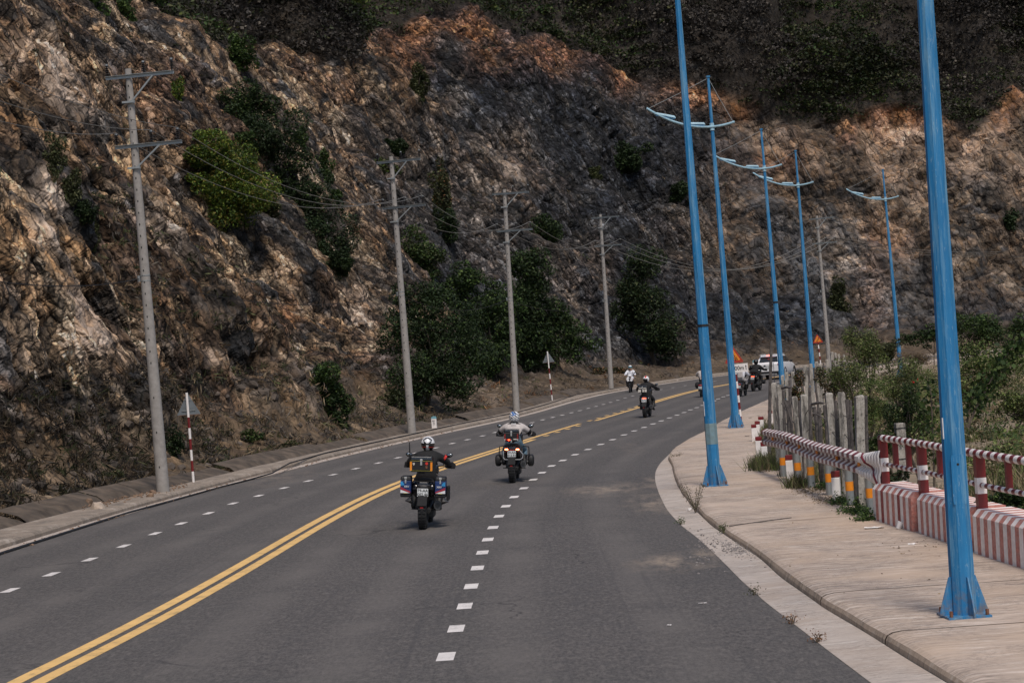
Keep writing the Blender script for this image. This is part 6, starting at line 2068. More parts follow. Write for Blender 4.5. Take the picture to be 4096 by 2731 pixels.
def litter(u, v, label, w_, d_, mat, z=.16, name="litter", cat="litter", h_=.02):
    g = ground(u, v, z); bm = bmesh.new(); bmesh.ops.create_grid(bm, x_segments=6, y_segments=4, size=.5)
    for q_ in bm.verts:
        q_.co = Vector((q_.co.x * w_ * (1 + .2 * random.uniform(-1, 1)), q_.co.y * d_ * (1 + .3 * random.uniform(-1, 1)), h_ * random.random()))
    bmesh.ops.solidify(bm, geom=bm.faces[:], thickness=.002)
    me = bpy.data.meshes.new(name); bm.to_mesh(me); bm.free(); me.materials.append(mat); o = link(name, me); o.location = g; o.rotation_euler[2] = random.uniform(-.3, .3)
    tag(o, label, cat)
litter(3497, 2110, "crumpled white plastic sheet on the pavement in front of the parapet", .28, .12, M["litter_white"])
litter(3648, 2176, "small white scrap of paper on the pavement near the nearest blue post", .12, .05, M["litter_white"])
litter(2760, 2040, "white plastic scrap in the gutter by the spiny weed", .12, .07, M["litter_white"], .03, h_=.05)
litter(2812, 2411, "tiny white cigarette sized scrap on the asphalt", .10, .02, M["litter_white"], .006, h_=.008)
litter(2677, 2499, "tiny pale leaf on the asphalt near the lower edge", .05, .04, M["litter_white"], .006, h_=.008)
litter(2989, 1744, "dark scrap on the pavement beside the bollards", .14, .08, M["cable"])
litter(3000, 1671, "dark scrap on the pavement near the falling rocks sign", .12, .07, M["cable"])
# dark open joint across the pavement: a thin dark strip added to draw its line
a, b_ = ground(2918, 2103, .158), ground(3165, 2070, .158)
o = MB().tube([a, a.lerp(b_, .5), b_], [.012, .018, .014], 4).build("seam", M["oldwood"]); tag(o, "dark strip added to draw the open joint of the right pavement", "seam")
# transparent cup
g = ground(3593, 2113, .16); o = MB().tube([g + Vector((0, 0, .0)), g + Vector((.05, 0, .10))], [.035, .048], 12, caps=False).build("plastic_cup", M["litter_white"], smooth=True); tag(o, "pale plastic cup leaning against the striped parapet", "cup")
# ------------------------------------------------------------------ riders and motorcycles
M["black"] = simple("black_plastic", (.007, .007, .008), .6, var=.2, scale=14)
M["gloss"] = simple("gloss_black_paint", (.010, .010, .011), .18, var=.1, coat=.5)
M["rubber"] = simple("tyre_rubber", (.016, .016, .017), .85, var=.25, scale=20, bump=.4)
M["fabric"] = simple("black_textile", (.007, .007, .008), .85, var=.3, scale=18, bump=.5)
M["darkgrey"] = simple("dark_grey_cast_metal", (.05, .05, .052), .5, metal=.3, var=.25, scale=14)
M["silver"] = simple("brushed_aluminium", (.50, .50, .49), .35, metal=.6, var=.12, scale=16)
M["mirrorg"] = simple("mirror_glass", (.25, .27, .29), .06, metal=1.0, var=.02)
M["plate"] = simple("number_plate_white", (.66, .68, .68), .45, var=.05)
M["tailred"] = simple("lit_tail_lamp", (.6, .02, .01), .4, emit=(1.0, .05, .015), es=5.0)
M["dullred"] = simple("unlit_red_lens", (.28, .01, .012), .3, var=.1)
M["tailhot"] = simple("brake_lamp", (.8, .15, .05), .4, emit=(1.0, .18, .06), es=9.0)
M["yellowtrim"] = simple("yellow_trim", (.45, .40, .08), .5, var=.1)
M["navy"] = simple("navy_graphic", (.012, .035, .13), .4, var=.3, scale=9)
M["cyan"] = simple("light_blue_graphic", (.03, .26, .55), .4, var=.3, scale=12)
M["wine"] = simple("dark_red_graphic", (.30, .02, .04), .45, var=.1)
M["whiteg"] = simple("white_gloss_paint", (.72, .72, .73), .3, var=.04, coat=.3)
M["greyj"] = simple("pale_grey_jacket", (.50, .46, .44), .85, var=.12, scale=16, bump=.5)
M["jeans"] = simple("blue_jeans", (.09, .15, .20), .9, var=.3, scale=16, bump=.4)
M["skin"] = simple("skin_tone", (.34, .19, .13), .6, var=.08)
M["shirt"] = simple("white_cotton", (.68, .69, .74), .85, var=.07, scale=10, bump=.4)
M["bluehelm"] = simple("blue_helmet_graphic", (.02, .12, .36), .3, var=.3, scale=10)
M["tealh"] = simple("teal_helmet", (.03, .13, .17), .4, var=.1)
M["stick"] = simple("pale_sticker", (.55, .52, .47), .6, var=.3, scale=30)
M["redtrim"] = simple("red_trim", (.55, .03, .02), .5, var=.1)

def skin_body(name, J, E, parent, mats, mat_of):
    """one continuous figure grown along joints J = {name: (pos, radius)} and edges E; material chosen by the nearest bone"""
    names = list(J)
    me = bpy.data.meshes.new(name)
    me.from_pydata([J[k][0] for k in names], [(names.index(a), names.index(b)) for a, b in E], [])
    o = link(name, me)
    sk = o.modifiers.new("skin", 'SKIN'); sk.use_smooth_shade = True; sk.branch_smoothing = .4
    for i, k in enumerate(names):
        r = J[k][1]; r = (r, r) if not hasattr(r, '__len__') else r
        me.skin_vertices[0].data[i].radius = r
    me.skin_vertices[0].data[0].use_root = True
    ss = o.modifiers.new("sub", 'SUBSURF'); ss.levels = 1; ss.render_levels = 1
    dg = bpy.context.evaluated_depsgraph_get(); dg.update()
    nm = bpy.data.meshes.new_from_object(o.evaluated_get(dg))
    bpy.data.objects.remove(o)
    nm.materials.clear()
    for m in mats: nm.materials.append(m)
    segs = [(a, b, Vector(J[a][0]), Vector(J[b][0])) for a, b in E]
    mi = []
    for p in nm.polygons:
        c = p.center; best = None
        for a, b, A_, B_ in segs:
            d = B_ - A_; t = max(0, min(1, (c - A_).dot(d) / max(d.dot(d), 1e-9)))
            e = (c - (A_ + d * t)).length
            if best is None or e < best[0]: best = (e, a, b, t)
        mi.append(mat_of(best[1], best[2], best[3], c))
    nm.polygons.foreach_set("material_index", mi)
    nm.polygons.foreach_set("use_smooth", [True] * len(nm.polygons))
    nm.name = name
    return link(name, nm, parent)

def glove(parent, wrist, grip, side, mat, name="glove"):
    """palm, four bent fingers curled over the bar and a thumb under it"""
    w, g = Vector(wrist), Vector(grip)
    f = (g - w).normalized(); x = Vector((side, 0, 0))
    up = x.cross(f).normalized()
    if up.z < 0: up = -up
    mb = MB()
    mb.tube([w - f * .02, w + f * .03, w + f * .08], [.034, .042, .040], 8, sq=.6)
    for k in range(4):
        o_ = w + f * .075 + x * ((k - 1.5) * .020)
        L = (.030, .034, .033, .026)[k]
        mb.tube([o_, o_ + f * L + up * .006, o_ + f * (L + .016) - up * .020, o_ + f * (L * .5) - up * .042], [.011, .0105, .0095, .008], 6)
    t0 = w + f * .03 - x * .032
    mb.tube([t0, t0 + f * .03 - x * .014 - up * .010, t0 + f * .055 + x * .006 - up * .030], [.013, .011, .009], 6)
    return mb.build(name, mat, parent, smooth=True)

def helmet(parent, c, R, mats, paint, name="helmet", k=1.0):
    mb = MB()
    mb.ell(c, (.132 * k, .150 * k, .142 * k), 36, 26, paint=paint, R=R)
    mb.ell(Vector(c) + R @ Vector((0, .055, -.075)), (.095 * k, .10 * k, .07 * k), 12, 8, mi=0, R=R)
    return mb.build(name, mats, parent, smooth=True)

def rider(loc, heading, lean, label, P, jacket, legs, hel, spine=.0, face=False, name="person", glove_mat="black", boots="black"):
    """P: joints overriding the default seated pose (x right, y ahead, z up from the rear wheel's contact)"""
    root = empty(name, loc, -heading); root.rotation_euler = (0, lean, -heading)
    tag(root, label, "person")
    D_ = dict(pel=(0, .50, .96), chest=(0, .64, 1.24), neck=(0, .70, 1.42), head=(0, .74, 1.54),
              sl=(-.195, .66, 1.35), el=(-.395, .80, 1.15), wl=(-.375, 1.02, 1.13), gl=(-.40, 1.12, 1.12),
              sr=(.195, .66, 1.35), er=(.395, .80, 1.15), wr=(.375, 1.02, 1.13), gr=(.40, 1.12, 1.12),
              hl=(-.11, .52, .92), kl=(-.245, .90, .72), al=(-.235, .62, .36), tl=(-.25, .80, .33),
              hr=(.11, .52, .92), kr=(.245, .90, .72), ar=(.235, .62, .36), tr=(.25, .80, .33))
    D_.update(P)
    q = lambda a, b, t: tuple(Vector(D_[a]).lerp(Vector(D_[b]), t))
    J = {"pel": (D_["pel"], (.185, .15)), "waist": (q("pel", "chest", .5), (.175, .130)), "chest": (D_["chest"], (.205, .145)), "neck": (D_["neck"], .062),
         "head": (D_["head"], .085)}
    E = [("pel", "waist"), ("waist", "chest"), ("chest", "neck"), ("neck", "head")]
    for s_ in "lr":
        J["s" + s_] = (D_["s" + s_], .105); J["u" + s_] = (q("s" + s_, "e" + s_, .5), .088); J["e" + s_] = (D_["e" + s_], .072); J["f" + s_] = (q("e" + s_, "w" + s_, .5), .060); J["w" + s_] = (D_["w" + s_], .036)
        J["h" + s_] = (D_["h" + s_], .120); J["m" + s_] = (q("h" + s_, "k" + s_, .5), .105); J["k" + s_] = (D_["k" + s_], .082); J["c" + s_] = (q("k" + s_, "a" + s_, .4), .076); J["a" + s_] = (D_["a" + s_], .060)
        J["t" + s_] = (D_["t" + s_], (.052, .042))
        E += [("chest", "s" + s_), ("s" + s_, "u" + s_), ("u" + s_, "e" + s_), ("e" + s_, "f" + s_), ("f" + s_, "w" + s_), ("pel", "h" + s_), ("h" + s_, "m" + s_), ("m" + s_, "k" + s_), ("k" + s_, "c" + s_), ("c" + s_, "a" + s_), ("a" + s_, "t" + s_)]
    mats = [M[jacket[0]], M[jacket[1]], M[legs], M[boots], M["skin"], M[jacket[2]]]
    def mo(a, b, t, c):
        if b == "head" or (b == "neck" and t > .9): return 4 if glove_mat == "skin" else 5
        if b[0] in "kmch" and b not in ("chest",) and a != "chest": return 2
        if b[0] in "at": return 3
        if b in ("sl", "sr", "ul", "ur"): return 0
        if b in ("el", "er"): return 0 if t < .75 else 5
        if b in ("fl", "fr", "wl", "wr"): return 5
        if abs(c.x) < .165: return 1
        return 0
    body = skin_body("body", J, E, root, mats, mo)
    for s_, sd in (("l", -1), ("r", 1)):
        if glove_mat == "skin":
            glove(root, D_["w" + s_], D_["g" + s_], sd, M["skin"], "hand")
        else:
            glove(root, D_["w" + s_], D_["g" + s_], sd, M[glove_mat])
    hc = Vector(D_["head"]) + Vector((0, .0, .015))
    R = Matrix.Rotation(-spine, 3, 'X')
    helmet(root, hc, R, [M[m] for m in hel[0]], hel[1])
    return root

def wheel(parent, y, r, w, name, disc=True):
    root = MB().torus((0, 0, 0), r - w * .5, w * .5, 30, 10, 'X', 1.0).build(name, M["rubber"], parent, smooth=True)
    root.location = (0, y, r)
    # tread band, wider and flatter than the torus
    n = 30
    for sx in (-1, 1):
      mb = MB()
      for i in range(n):
            a = 2 * math.pi * i / n
            mb.box((sx * w * .22, (r - .002) * math.cos(a), (r - .002) * math.sin(a)), (w * .34, .035, .012), R=Matrix.Rotation(a - math.pi / 2 + sx * .0, 3, 'X'))
      tr_ = mb.build("tread", M["rubber"], root); tag(tr_, kind="stuff")
    mb = MB().torus((0, 0, 0), r - w * .95, .016, 26, 6, 'X', 1.6)
    for i in range(9):
        a = 2 * math.pi * i / 9; mb.tube([(0, .04 * math.cos(a), .04 * math.sin(a)), (0, (r - w) * math.cos(a + .15), (r - w) * math.sin(a + .15))], .009, 4)
    mb.tube([(-.06, 0, 0), (.06, 0, 0)], .045, 12)
    mb.build("rim", M["darkgrey"], root)
    if disc:
        MB().tube([(-w * .5, 0, 0), (-w * .5 + .006, 0, 0)], r * .42, 20).build("brake_disc", M["silver"], root)
    return root

def number_plate(parent, c, t1, t2, k=1.0):
    w_, h_ = .205 * k, .150 * k
    p = MB().box(c, (w_, .006, h_)).build("number_plate", M["plate"], parent, bevel=.004)
    text_obj(t1, .074 * k, M["ink"], p, Vector(c) + Vector((0, -.0055, h_ * .23)), (1, 0, 0), (0, 0, 1), extrude=.001)
    text_obj(t2, .074 * k, M["ink"], p, Vector(c) + Vector((0, -.0055, -h_ * .25)), (1, 0, 0), (0, 0, 1), extrude=.001)
    return p

def adventure_bike(loc, heading, lean, label, spec):
    root = empty("motorcycle", loc); root.rotation_euler = (0, lean, -heading)
    tag(root, label, "motorcycle")
    wheel(root, 0, .335, .17, "rear_wheel"); wheel(root, 1.52, .34, .12, "front_wheel")
    MB().box((0, .78, .50), (.42, .46, .38), top=.85).box((0, .78, .25), (.32, .40, .16)).build("engine", M["darkgrey"], root, bevel=.03)
    for sx in (-1, 1):
        e = MB(); e.tube([(sx * .14, .74, .44), (sx * .33, .74, .47), (sx * spec.get("cyl", .37), .74, .48)], [.095, .10, .075], 10); e.build("cylinder_head", M["darkgrey"], root, smooth=True)
    if spec.get("guards"):
        for sx in (-1, 1):
            MB().ell((sx * .40, .78, .50), (.085, .16, .15), 12, 8, pw=.7).build("cylinder_guard", M["black"], root, smooth=True)
            MB().tube([(sx * .22, .55, .86), (sx * .36, .60, .84), (sx * .37, .62, .66), (sx * .26, .62, .60)], .015, 6).build("crash_bar", M["black"], root, smooth=True)
    MB().tube([(.09, 0, .335), (.11, .35, .42), (.10, .60, .46)], [.045, .05, .06], 8).tube([(-.10, .60, .46), (-.11, .3, .42)], [.05, .03], 8).build("swingarm", M["darkgrey"], root, smooth=True)
    MB().tube([(-.10, 1.52, .34), (-.10, 1.30, .98)], [.032, .036], 8).tube([(.10, 1.52, .34), (.10, 1.30, .98)], [.032, .036], 8).build("fork", M["darkgrey"], root, smooth=True)
    MB().ell((0, .88, .88), (.20, .30, .17), 14, 9, pw=.8).build("fuel_tank", M["gloss"], root, smooth=True)
    MB().ell((0, 1.18, 1.02), (.19, .16, .15), 12, 8, pw=.8).build("front_fairing", M["gloss"], root, smooth=True)
    MB().box((0, 1.24, 1.26), (.30, .012, .30), R=Matrix.Rotation(rad(25), 3, 'X'), top=.7).build("windscreen", M["black"], root, bevel=.02)
    MB().ell((0, .42, .86), (.15, .36, .075), 14, 8, pw=.75).build("seat", M["fabric"], root, smooth=True)
    for sx in (-1, 1): MB().ell((sx * .15, .22, .74), (.085, .30, .15), 12, 8, pw=.7).build("side_panel", M["gloss"], root, smooth=True)
    # tail, hugger and number plate bracket
    MB().box((0, .06, .86), (.22, .34, .10), R=Matrix.Rotation(rad(8), 3, 'X'), top=.8).box((0, -.06, .80), (.26, .10, .09)).build("tail_fairing", M["gloss"], root, bevel=.02)
    MB().tube([(-.16, .10, .90), (-.19, -.08, .90), (.19, -.08, .90), (.16, .10, .90)], .015, 6).tube([(-.14, -.02, .93), (.14, -.02, .93)], .011, 6).build("luggage_rack", M["black"], root, smooth=True)
    hg = MB()
    for k in range(5):
        a0 = rad(20 + k * 21); a1 = rad(20 + (k + 1) * 21)
        y0, z0 = -.375 * math.cos(a0), .335 + .375 * math.sin(a0); y1, z1 = -.375 * math.cos(a1), .335 + .375 * math.sin(a1)
        hg.box((0, (y0 + y1) / 2, (z0 + z1) / 2), (.175, math.hypot(y1 - y0, z1 - z0) + .01, .012), R=Matrix.Rotation(math.atan2(z1 - z0, y1 - y0), 3, 'X'))
    h_ = hg.build("mudguard", M["fabric"], root, bevel=.004)
    MB().box((0, -.385, .43), (.06, .01, .022)).build("red_reflector", M["dullred"], h_)
    MB().tube([(0, -.02, .80), (0, -.16, .72), (0, -.20, .60)], [.05, .03, .03], 6).build("plate_bracket", M["black"], root)
    number_plate(root, (0, -.215, spec.get("plate_z", .70)), *spec["plate"])
    if spec.get("lights") == "split":
        for sx in (-1, 1): MB().box((sx * .135, -.125, .815), (.075, .02, .034)).build("tail_light", M["tailhot"], root, bevel=.008)
        MB().box((0, -.115, .80), (.12, .02, .022)).build("lens", M["dullred"], root)
    elif spec.get("lights") == "single":
        MB().box((0, -.125, .80), (.15, .02, .04)).build("tail_light", M["tailred"], root, bevel=.008)
    else:
        MB().ell((0, -.115, .80), (.085, .02, .035), 12, 6).build("tail_light", M["darkgrey"], root, smooth=True)
    for sx in (-1, 1): MB().tube([(sx * .10, -.10, .76), (sx * .19, -.12, .755)], [.009, .018], 6).build("indicator", M["black"], root)
    MB().tube([(-.40, 1.12, 1.125), (-.30, 1.12, 1.125), (-.10, 1.22, 1.10), (.10, 1.22, 1.10), (.30, 1.12, 1.125), (.40, 1.12, 1.125)], .013, 8).build("handlebar", M["black"], root, smooth=True)
    for sx in (-1, 1):
        MB().tube([(sx * .30, 1.12, 1.125), (sx * .43, 1.10, 1.125)], .021, 8).build("grip", M["rubber"], root, smooth=True)
        MB().prism([(-.10, -.05), (.09, -.06), (.11, .02), (.05, .075), (-.08, .06)], (sx * .40, 1.20, 1.12), (1, 0, 0), (0, 0, 1), (0, 1, 0), .03).build("hand_guard", M["black"], root, bevel=.01)
        m = MB().tube([(sx * .27, 1.12, 1.14), (sx * .31, 1.10, 1.24), (sx * .36, 1.08, 1.30)], .008, 6)
        m.ell((sx * .385, 1.07, 1.325), (.072, .022, .046), 14, 8, R=Matrix.Rotation(-sx * .25, 3, 'Y'))
        mo_ = m.build("mirror", M["black"], root, smooth=True)
        MB().ell((sx * .385, 1.052, 1.325), (.060, .008, .037), 14, 6, R=Matrix.Rotation(-sx * .25, 3, 'Y')).build("mirror_glass", M["mirrorg"], mo_, smooth=True)
    MB().tube([(.16, .55, .42), (.24, .25, .42), (.27, -.06, .46)], [.045, .07, .072], 12, sq=1.25).build("exhaust", M["darkgrey"], root, smooth=True)
    MB().tube([(.27, -.062, .46), (.272, -.075, .461)], .045, 12).build("exhaust_tip", M["ink"], root)
    for sx in (-1, 1): MB().box((sx * .22, .62, .32), (.12, .05, .02)).build("footrest", M["darkgrey"], root)
    tb = spec.get("topbox")
    if tb:
        cx, zc, w_, h2, mt = tb
        y0 = -.02
        bx = MB().box((cx, y0, zc), (w_, .34, h2)).build("top_box", M[mt], root, bevel=.018)
        MB().box((cx, y0, zc + h2 / 2 + .04), (w_ * 1.01, .345, .08), top=.93).build("lid", M["gloss"], bx, bevel=.018)
        MB().box((cx, y0 - .176, zc + h2 * .36), (.036, .012, h2 * .62)).box((cx, y0 - .180, zc + h2 * .55), (.05, .012, .03)).build("latch", M["silver"], bx, bevel=.003)
        MB().box((cx, y0, zc - h2 / 2 - .03), (.12, .20, .06)).box((cx, y0, zc - h2 / 2 - .012), (w_ * .9, .30, .02)).build("carrier_plate", M["black"], bx)
        if spec.get("orange"):
            for sx in (-1, 1): MB().box((cx + sx * w_ * .455, y0 - .176, zc - .01), (.038, .006, h2 * .86)).build("reflective_strip", M["orange"], bx)
            for sz in (-1, 1): MB().box((cx, y0 - .178, zc + sz * h2 * .475), (w_ * .985, .005, .0045)).build("yellow_edge", M["yellowtrim"], bx)
            MB().prism([(-.02, .02), (.02, .02), (.018, -.008), (0, -.03), (-.018, -.008)], (cx - w_ * .33, y0 - .176, zc + .035), (1, 0, 0), (0, 0, 1), (0, -1, 0), .003).build("badge", M["stick"], bx)
            MB().tube([(cx + w_ * .24, y0 - .174, zc + .045), (cx + w_ * .24, y0 - .178, zc + .045)], .027, 14).build("badge", M["redtrim"], bx)
            MB().prism([(-.022, .02), (.022, .02), (.018, -.02), (0, -.035), (-.018, -.02)], (cx + w_ * .24, y0 - .176, zc - .02), (1, 0, 0), (0, 0, 1), (0, -1, 0), .003).build("badge", M["rust"], bx)
        if spec.get("chevrons"):
            for sx in (-1, 1):
                for k in range(3):
                    MB().prism([(-.018, -.012), (.018, .004), (.018, .020), (-.018, .004)], (cx + sx * w_ * .44, y0 - .176, zc - .05 + k * .045), (1, 0, 0), (0, 0, 1), (0, -1, 0), .003).build("chevron", M["redtrim"], bx)
                MB().box((cx + sx * w_ * .44, y0 - .176, zc - h2 * .40), (.034, .004, .05)).build("reflector", M["silver"], bx)
            MB().box((cx - .085, y0 - .178, zc - h2 * .40), (.12, .008, .035)).build("lens", M["dullred"], bx)
            MB().box((cx - .055, y0 - .182, zc - h2 * .40), (.045, .006, .03)).build("brake_light", M["tailred"], bx)
            MB().box((cx + .10, y0 - .176, zc - h2 * .33), (.10, .004, .026)).build("sticker", M["stick"], bx)
            MB().box((cx, y0 - .176, zc - h2 * .55), (.034, .01, .06)).build("latch", M["silver"], bx)
        if spec.get("stickers"):
            for (dx, dz, a, b_) in ((-.12, -.04, .12, .11), (.03, -.03, .07, .12), (.13, -.03, .09, .12), (-.07, .075, .16, .035), (.10, .075, .13, .035)):
                MB().box((cx + dx, y0 - .176, zc + dz), (a, .004, b_)).build("sticker", M["stick"], bx)
    for sx in (-1, 1):
        if not spec.get("panniers"): break
        x = sx * .325
        pn = MB().box((x, -.02, .80), (.195, .36, .23)).build("pannier", M["navy"], root, bevel=.008)
        MB().box((x, -.02, .955), (.20, .37, .075), top=.9).build("lid", M["black"], pn, bevel=.02)
        MB().box((x - sx * .0, -.02, .645), (.195, .34, .08), top=1.0).build("lower_shell", M["black"], pn, bevel=.02)
        g = lambda poly, m: MB().prism(poly, (x, -.2025, .80), (sx, 0, 0), (0, 0, 1), (0, -1, 0), .004).build("graphic", M[m], pn)
        g([(-.09, -.115), (.093, -.115), (.093, -.02), (-.09, -.105)], "whiteg")
        MB().prism([(-.09, -.085), (.093, .0), (.093, -.05), (-.09, -.112)], (x, -.2068, .80), (sx, 0, 0), (0, 0, 1), (0, -1, 0), .003).build("graphic", M["wine"], pn)
        MB().prism([(.02, .03), (.093, .02), (.093, .10), (.05, .09)], (x, -.2025, .80), (sx, 0, 0), (0, 0, 1), (0, -1, 0), .004).build("graphic", M["cyan"], pn)
        text_obj("XRV", .05, M["whiteg"], pn, (x - sx * .02, -.2095, .805), (1, 0, 0), (0, 0, 1), extrude=.001)
        MB().box((x, -.206, .965), (.05, .01, .04)).box((x, -.208, .90), (.03, .01, .07)).build("latch", M["silver"], pn, bevel=.003)
        MB().box((x, -.206, .682), (.07, .005, .008)).build("yellow_edge", M["yellowtrim"], pn)
    if spec.get("sidebag"):
        MB().box((.455, .10, .68), (.055, .24, .27)).build("side_bag", M["fabric"], root, bevel=.02)
    if spec.get("antenna"):
        MB().tube([(-.27, .0, 1.30), (-.275, .0, 1.40), (-.285, .0, 1.62)], [.018, .014, .009], 8).build("antenna", M["black"], root, smooth=True)
    if spec.get("loop"):
        MB().tube([(-.20, -.14, .78), (-.21, -.16, .62), (-.17, -.18, .575), (.20, -.18, .575), (.26, -.16, .61), (.27, -.15, .70), (.19, -.13, .79)], .009, 6).build("rack_hoop", M["silver"], root, smooth=True)
    if spec.get("rollbag"):
        MB().ell((0, .02, 1.06), (.21, .16, .12), 12, 8, pw=.8).build("tail_bag", M["fabric"], root, smooth=True)
    return root

def hd(u, v):
    p = ground(u, v); i = int(np.argmin(np.linalg.norm(Yw - np.array([p.x, p.y]), axis=1))); i = min(max(i, 2), len(Yw) - 3)
    t = Yw[i + 2] - Yw[i - 2]; return math.atan2(t[0], t[1])

# painters for helmets: nx right, ny front, nz up (unit sphere)
def h_first(x, y, z):     # white crown, black oval band, red trim at the neck
    if y > .35 and z < .25: return 0
    r = (x / .62) ** 2 + ((z - .42) / .45) ** 2
    if y < .3 and r < .45: return 1
    if y < .3 and r < 1.05: return 0
    if z < -.15 and abs(x) < .22: return 1
    if z < -.30: return 0 if z < -.42 else 2
    return 1 if z > .15 else 0
def h_second(x, y, z):
    if z > .25 and abs(x + .15 + .3 * math.sin(9 * z)) < .28: return 2
    if z < -.25 and abs(math.sin(4 * x + 5 * y)) > .5: return 1
    if abs(math.sin(5 * x + 7 * z)) > .62: return 1
    return 0
def h_third(x, y, z):
    if z > .45: return 2 if abs(x) < .25 else 1
    if z > .2: return 1
    return 0 if x < .6 else 1

p1 = ground(1692, 2115)
adventure_bike(p1, rad(2.6), rad(5.0), "nearest black touring motorcycle with blue, white and red panniers and orange striped top box",
               dict(plate=("79-AA", "002.46"), topbox=(-.04, 1.195, .42, .19, "black"), orange=True, panniers=True, sidebag=True, antenna=True, cyl=.30))
r1 = rider(p1, rad(2.6), rad(5.0), "person in black riding gear and white, black and red helmet on the nearest motorcycle",
      dict(head=(.0, .72, 1.545), el=(-.36, .82, 1.19), wl=(-.385, 1.0, 1.15), er=(.36, .82, 1.22), wr=(.395, 1.0, 1.15)), ("fabric", "fabric", "fabric"), "fabric", (["gloss", "whiteg", "redtrim"], h_first))
MB().tube([(.30, .73, 1.31), (.335, .74, 1.285)], [.062, .064], 10, caps=False).build("red_cuff", M["redtrim"], r1)
p2 = ground(2050, 1930)
adventure_bike(p2, rad(4.2), rad(3.6), "second motorcycle, black with lit twin tail lights, silver hoop and black top box",
               dict(plate=("59-AA", "015.92"), plate_z=.71, topbox=(-.01, 1.13, .35, .20, "black"), chevrons=True, guards=True, loop=True, lights="split", cyl=.30))
r2 = rider(p2, rad(4.2), rad(3.6), "person in pale grey and black jacket, jeans and blue patterned helmet on the second motorcycle",
      dict(head=(0, .72, 1.55), el=(-.36, .80, 1.20), er=(.36, .80, 1.20), kl=(-.24, .86, .74), kr=(.24, .86, .74), al=(-.25, .60, .44), ar=(.25, .60, .44), tl=(-.27, .78, .41), tr=(.27, .78, .41)), ("greyj", "fabric", "fabric"), "jeans", (["gloss", "whiteg", "bluehelm"], h_second))
MB().prism([(-.13, -.055), (.13, -.055), (.13, .04), (.06, .05), (-.06, .05), (-.13, .04)], (0, .505, 1.27), (1, 0, 0), (0, .35, .94), (0, -1, .2), .012).build("back_panel", M["greyj"], r2, bevel=.006)
text_obj("PWR", .055, M["whiteg"], r2, (0, .535, 1.40), (1, 0, 0), (0, .35, .94), extrude=.003)
for sx in (-1, 1):      # pale cuffs above the gloves
    MB().tube([(sx * .372, .87, 1.165), (sx * .374, .93, 1.15)], [.056, .05], 10).build("cuff", M["greyj"], r2)
p3 = ground(2581, 1670)
adventure_bike(p3, rad(11), rad(1.8), "third motorcycle, black with a sticker covered box and a single red tail light",
               dict(plate=("59-AB", "071.26"), plate_z=.72, topbox=(-.05, 1.15, .36, .20, "fabric"), stickers=True, lights="single", cyl=.22))
r3 = rider(p3, rad(11), rad(1.8), "person in black and red jacket with white and red topped helmet on the third motorcycle",
      dict(head=(0, .72, 1.54), er=(.38, .82, 1.20), wr=(.44, 1.0, 1.14), kr=(.28, .80, .70), ar=(.26, .58, .34), tr=(.30, .76, .30)), ("fabric", "fabric", "fabric"), "fabric", (["gloss", "whiteg", "redtrim"], h_third))
MB().tube([(.25, .74, 1.27), (.36, .84, 1.20), (.42, .95, 1.16)], [.030, .026, .02], 6).build("red_sleeve_stripe", M["redtrim"], r3)
p6 = ground(3014, 1565)
adventure_bike(p6, rad(20), rad(3), "black loaded motorcycle following the white car",
               dict(plate=("51-AC", "204.18"), plate_z=.70, lights="single", panniers=False, sidebag=True, rollbag=True, guards=True, cyl=.30))
rider(p6, rad(20), rad(3), "person in black jacket and black helmet riding behind the white car", dict(head=(0, .70, 1.56)), ("fabric", "fabric", "fabric"), "fabric", (["gloss", "gloss", "gloss"], lambda x, y, z: 0))

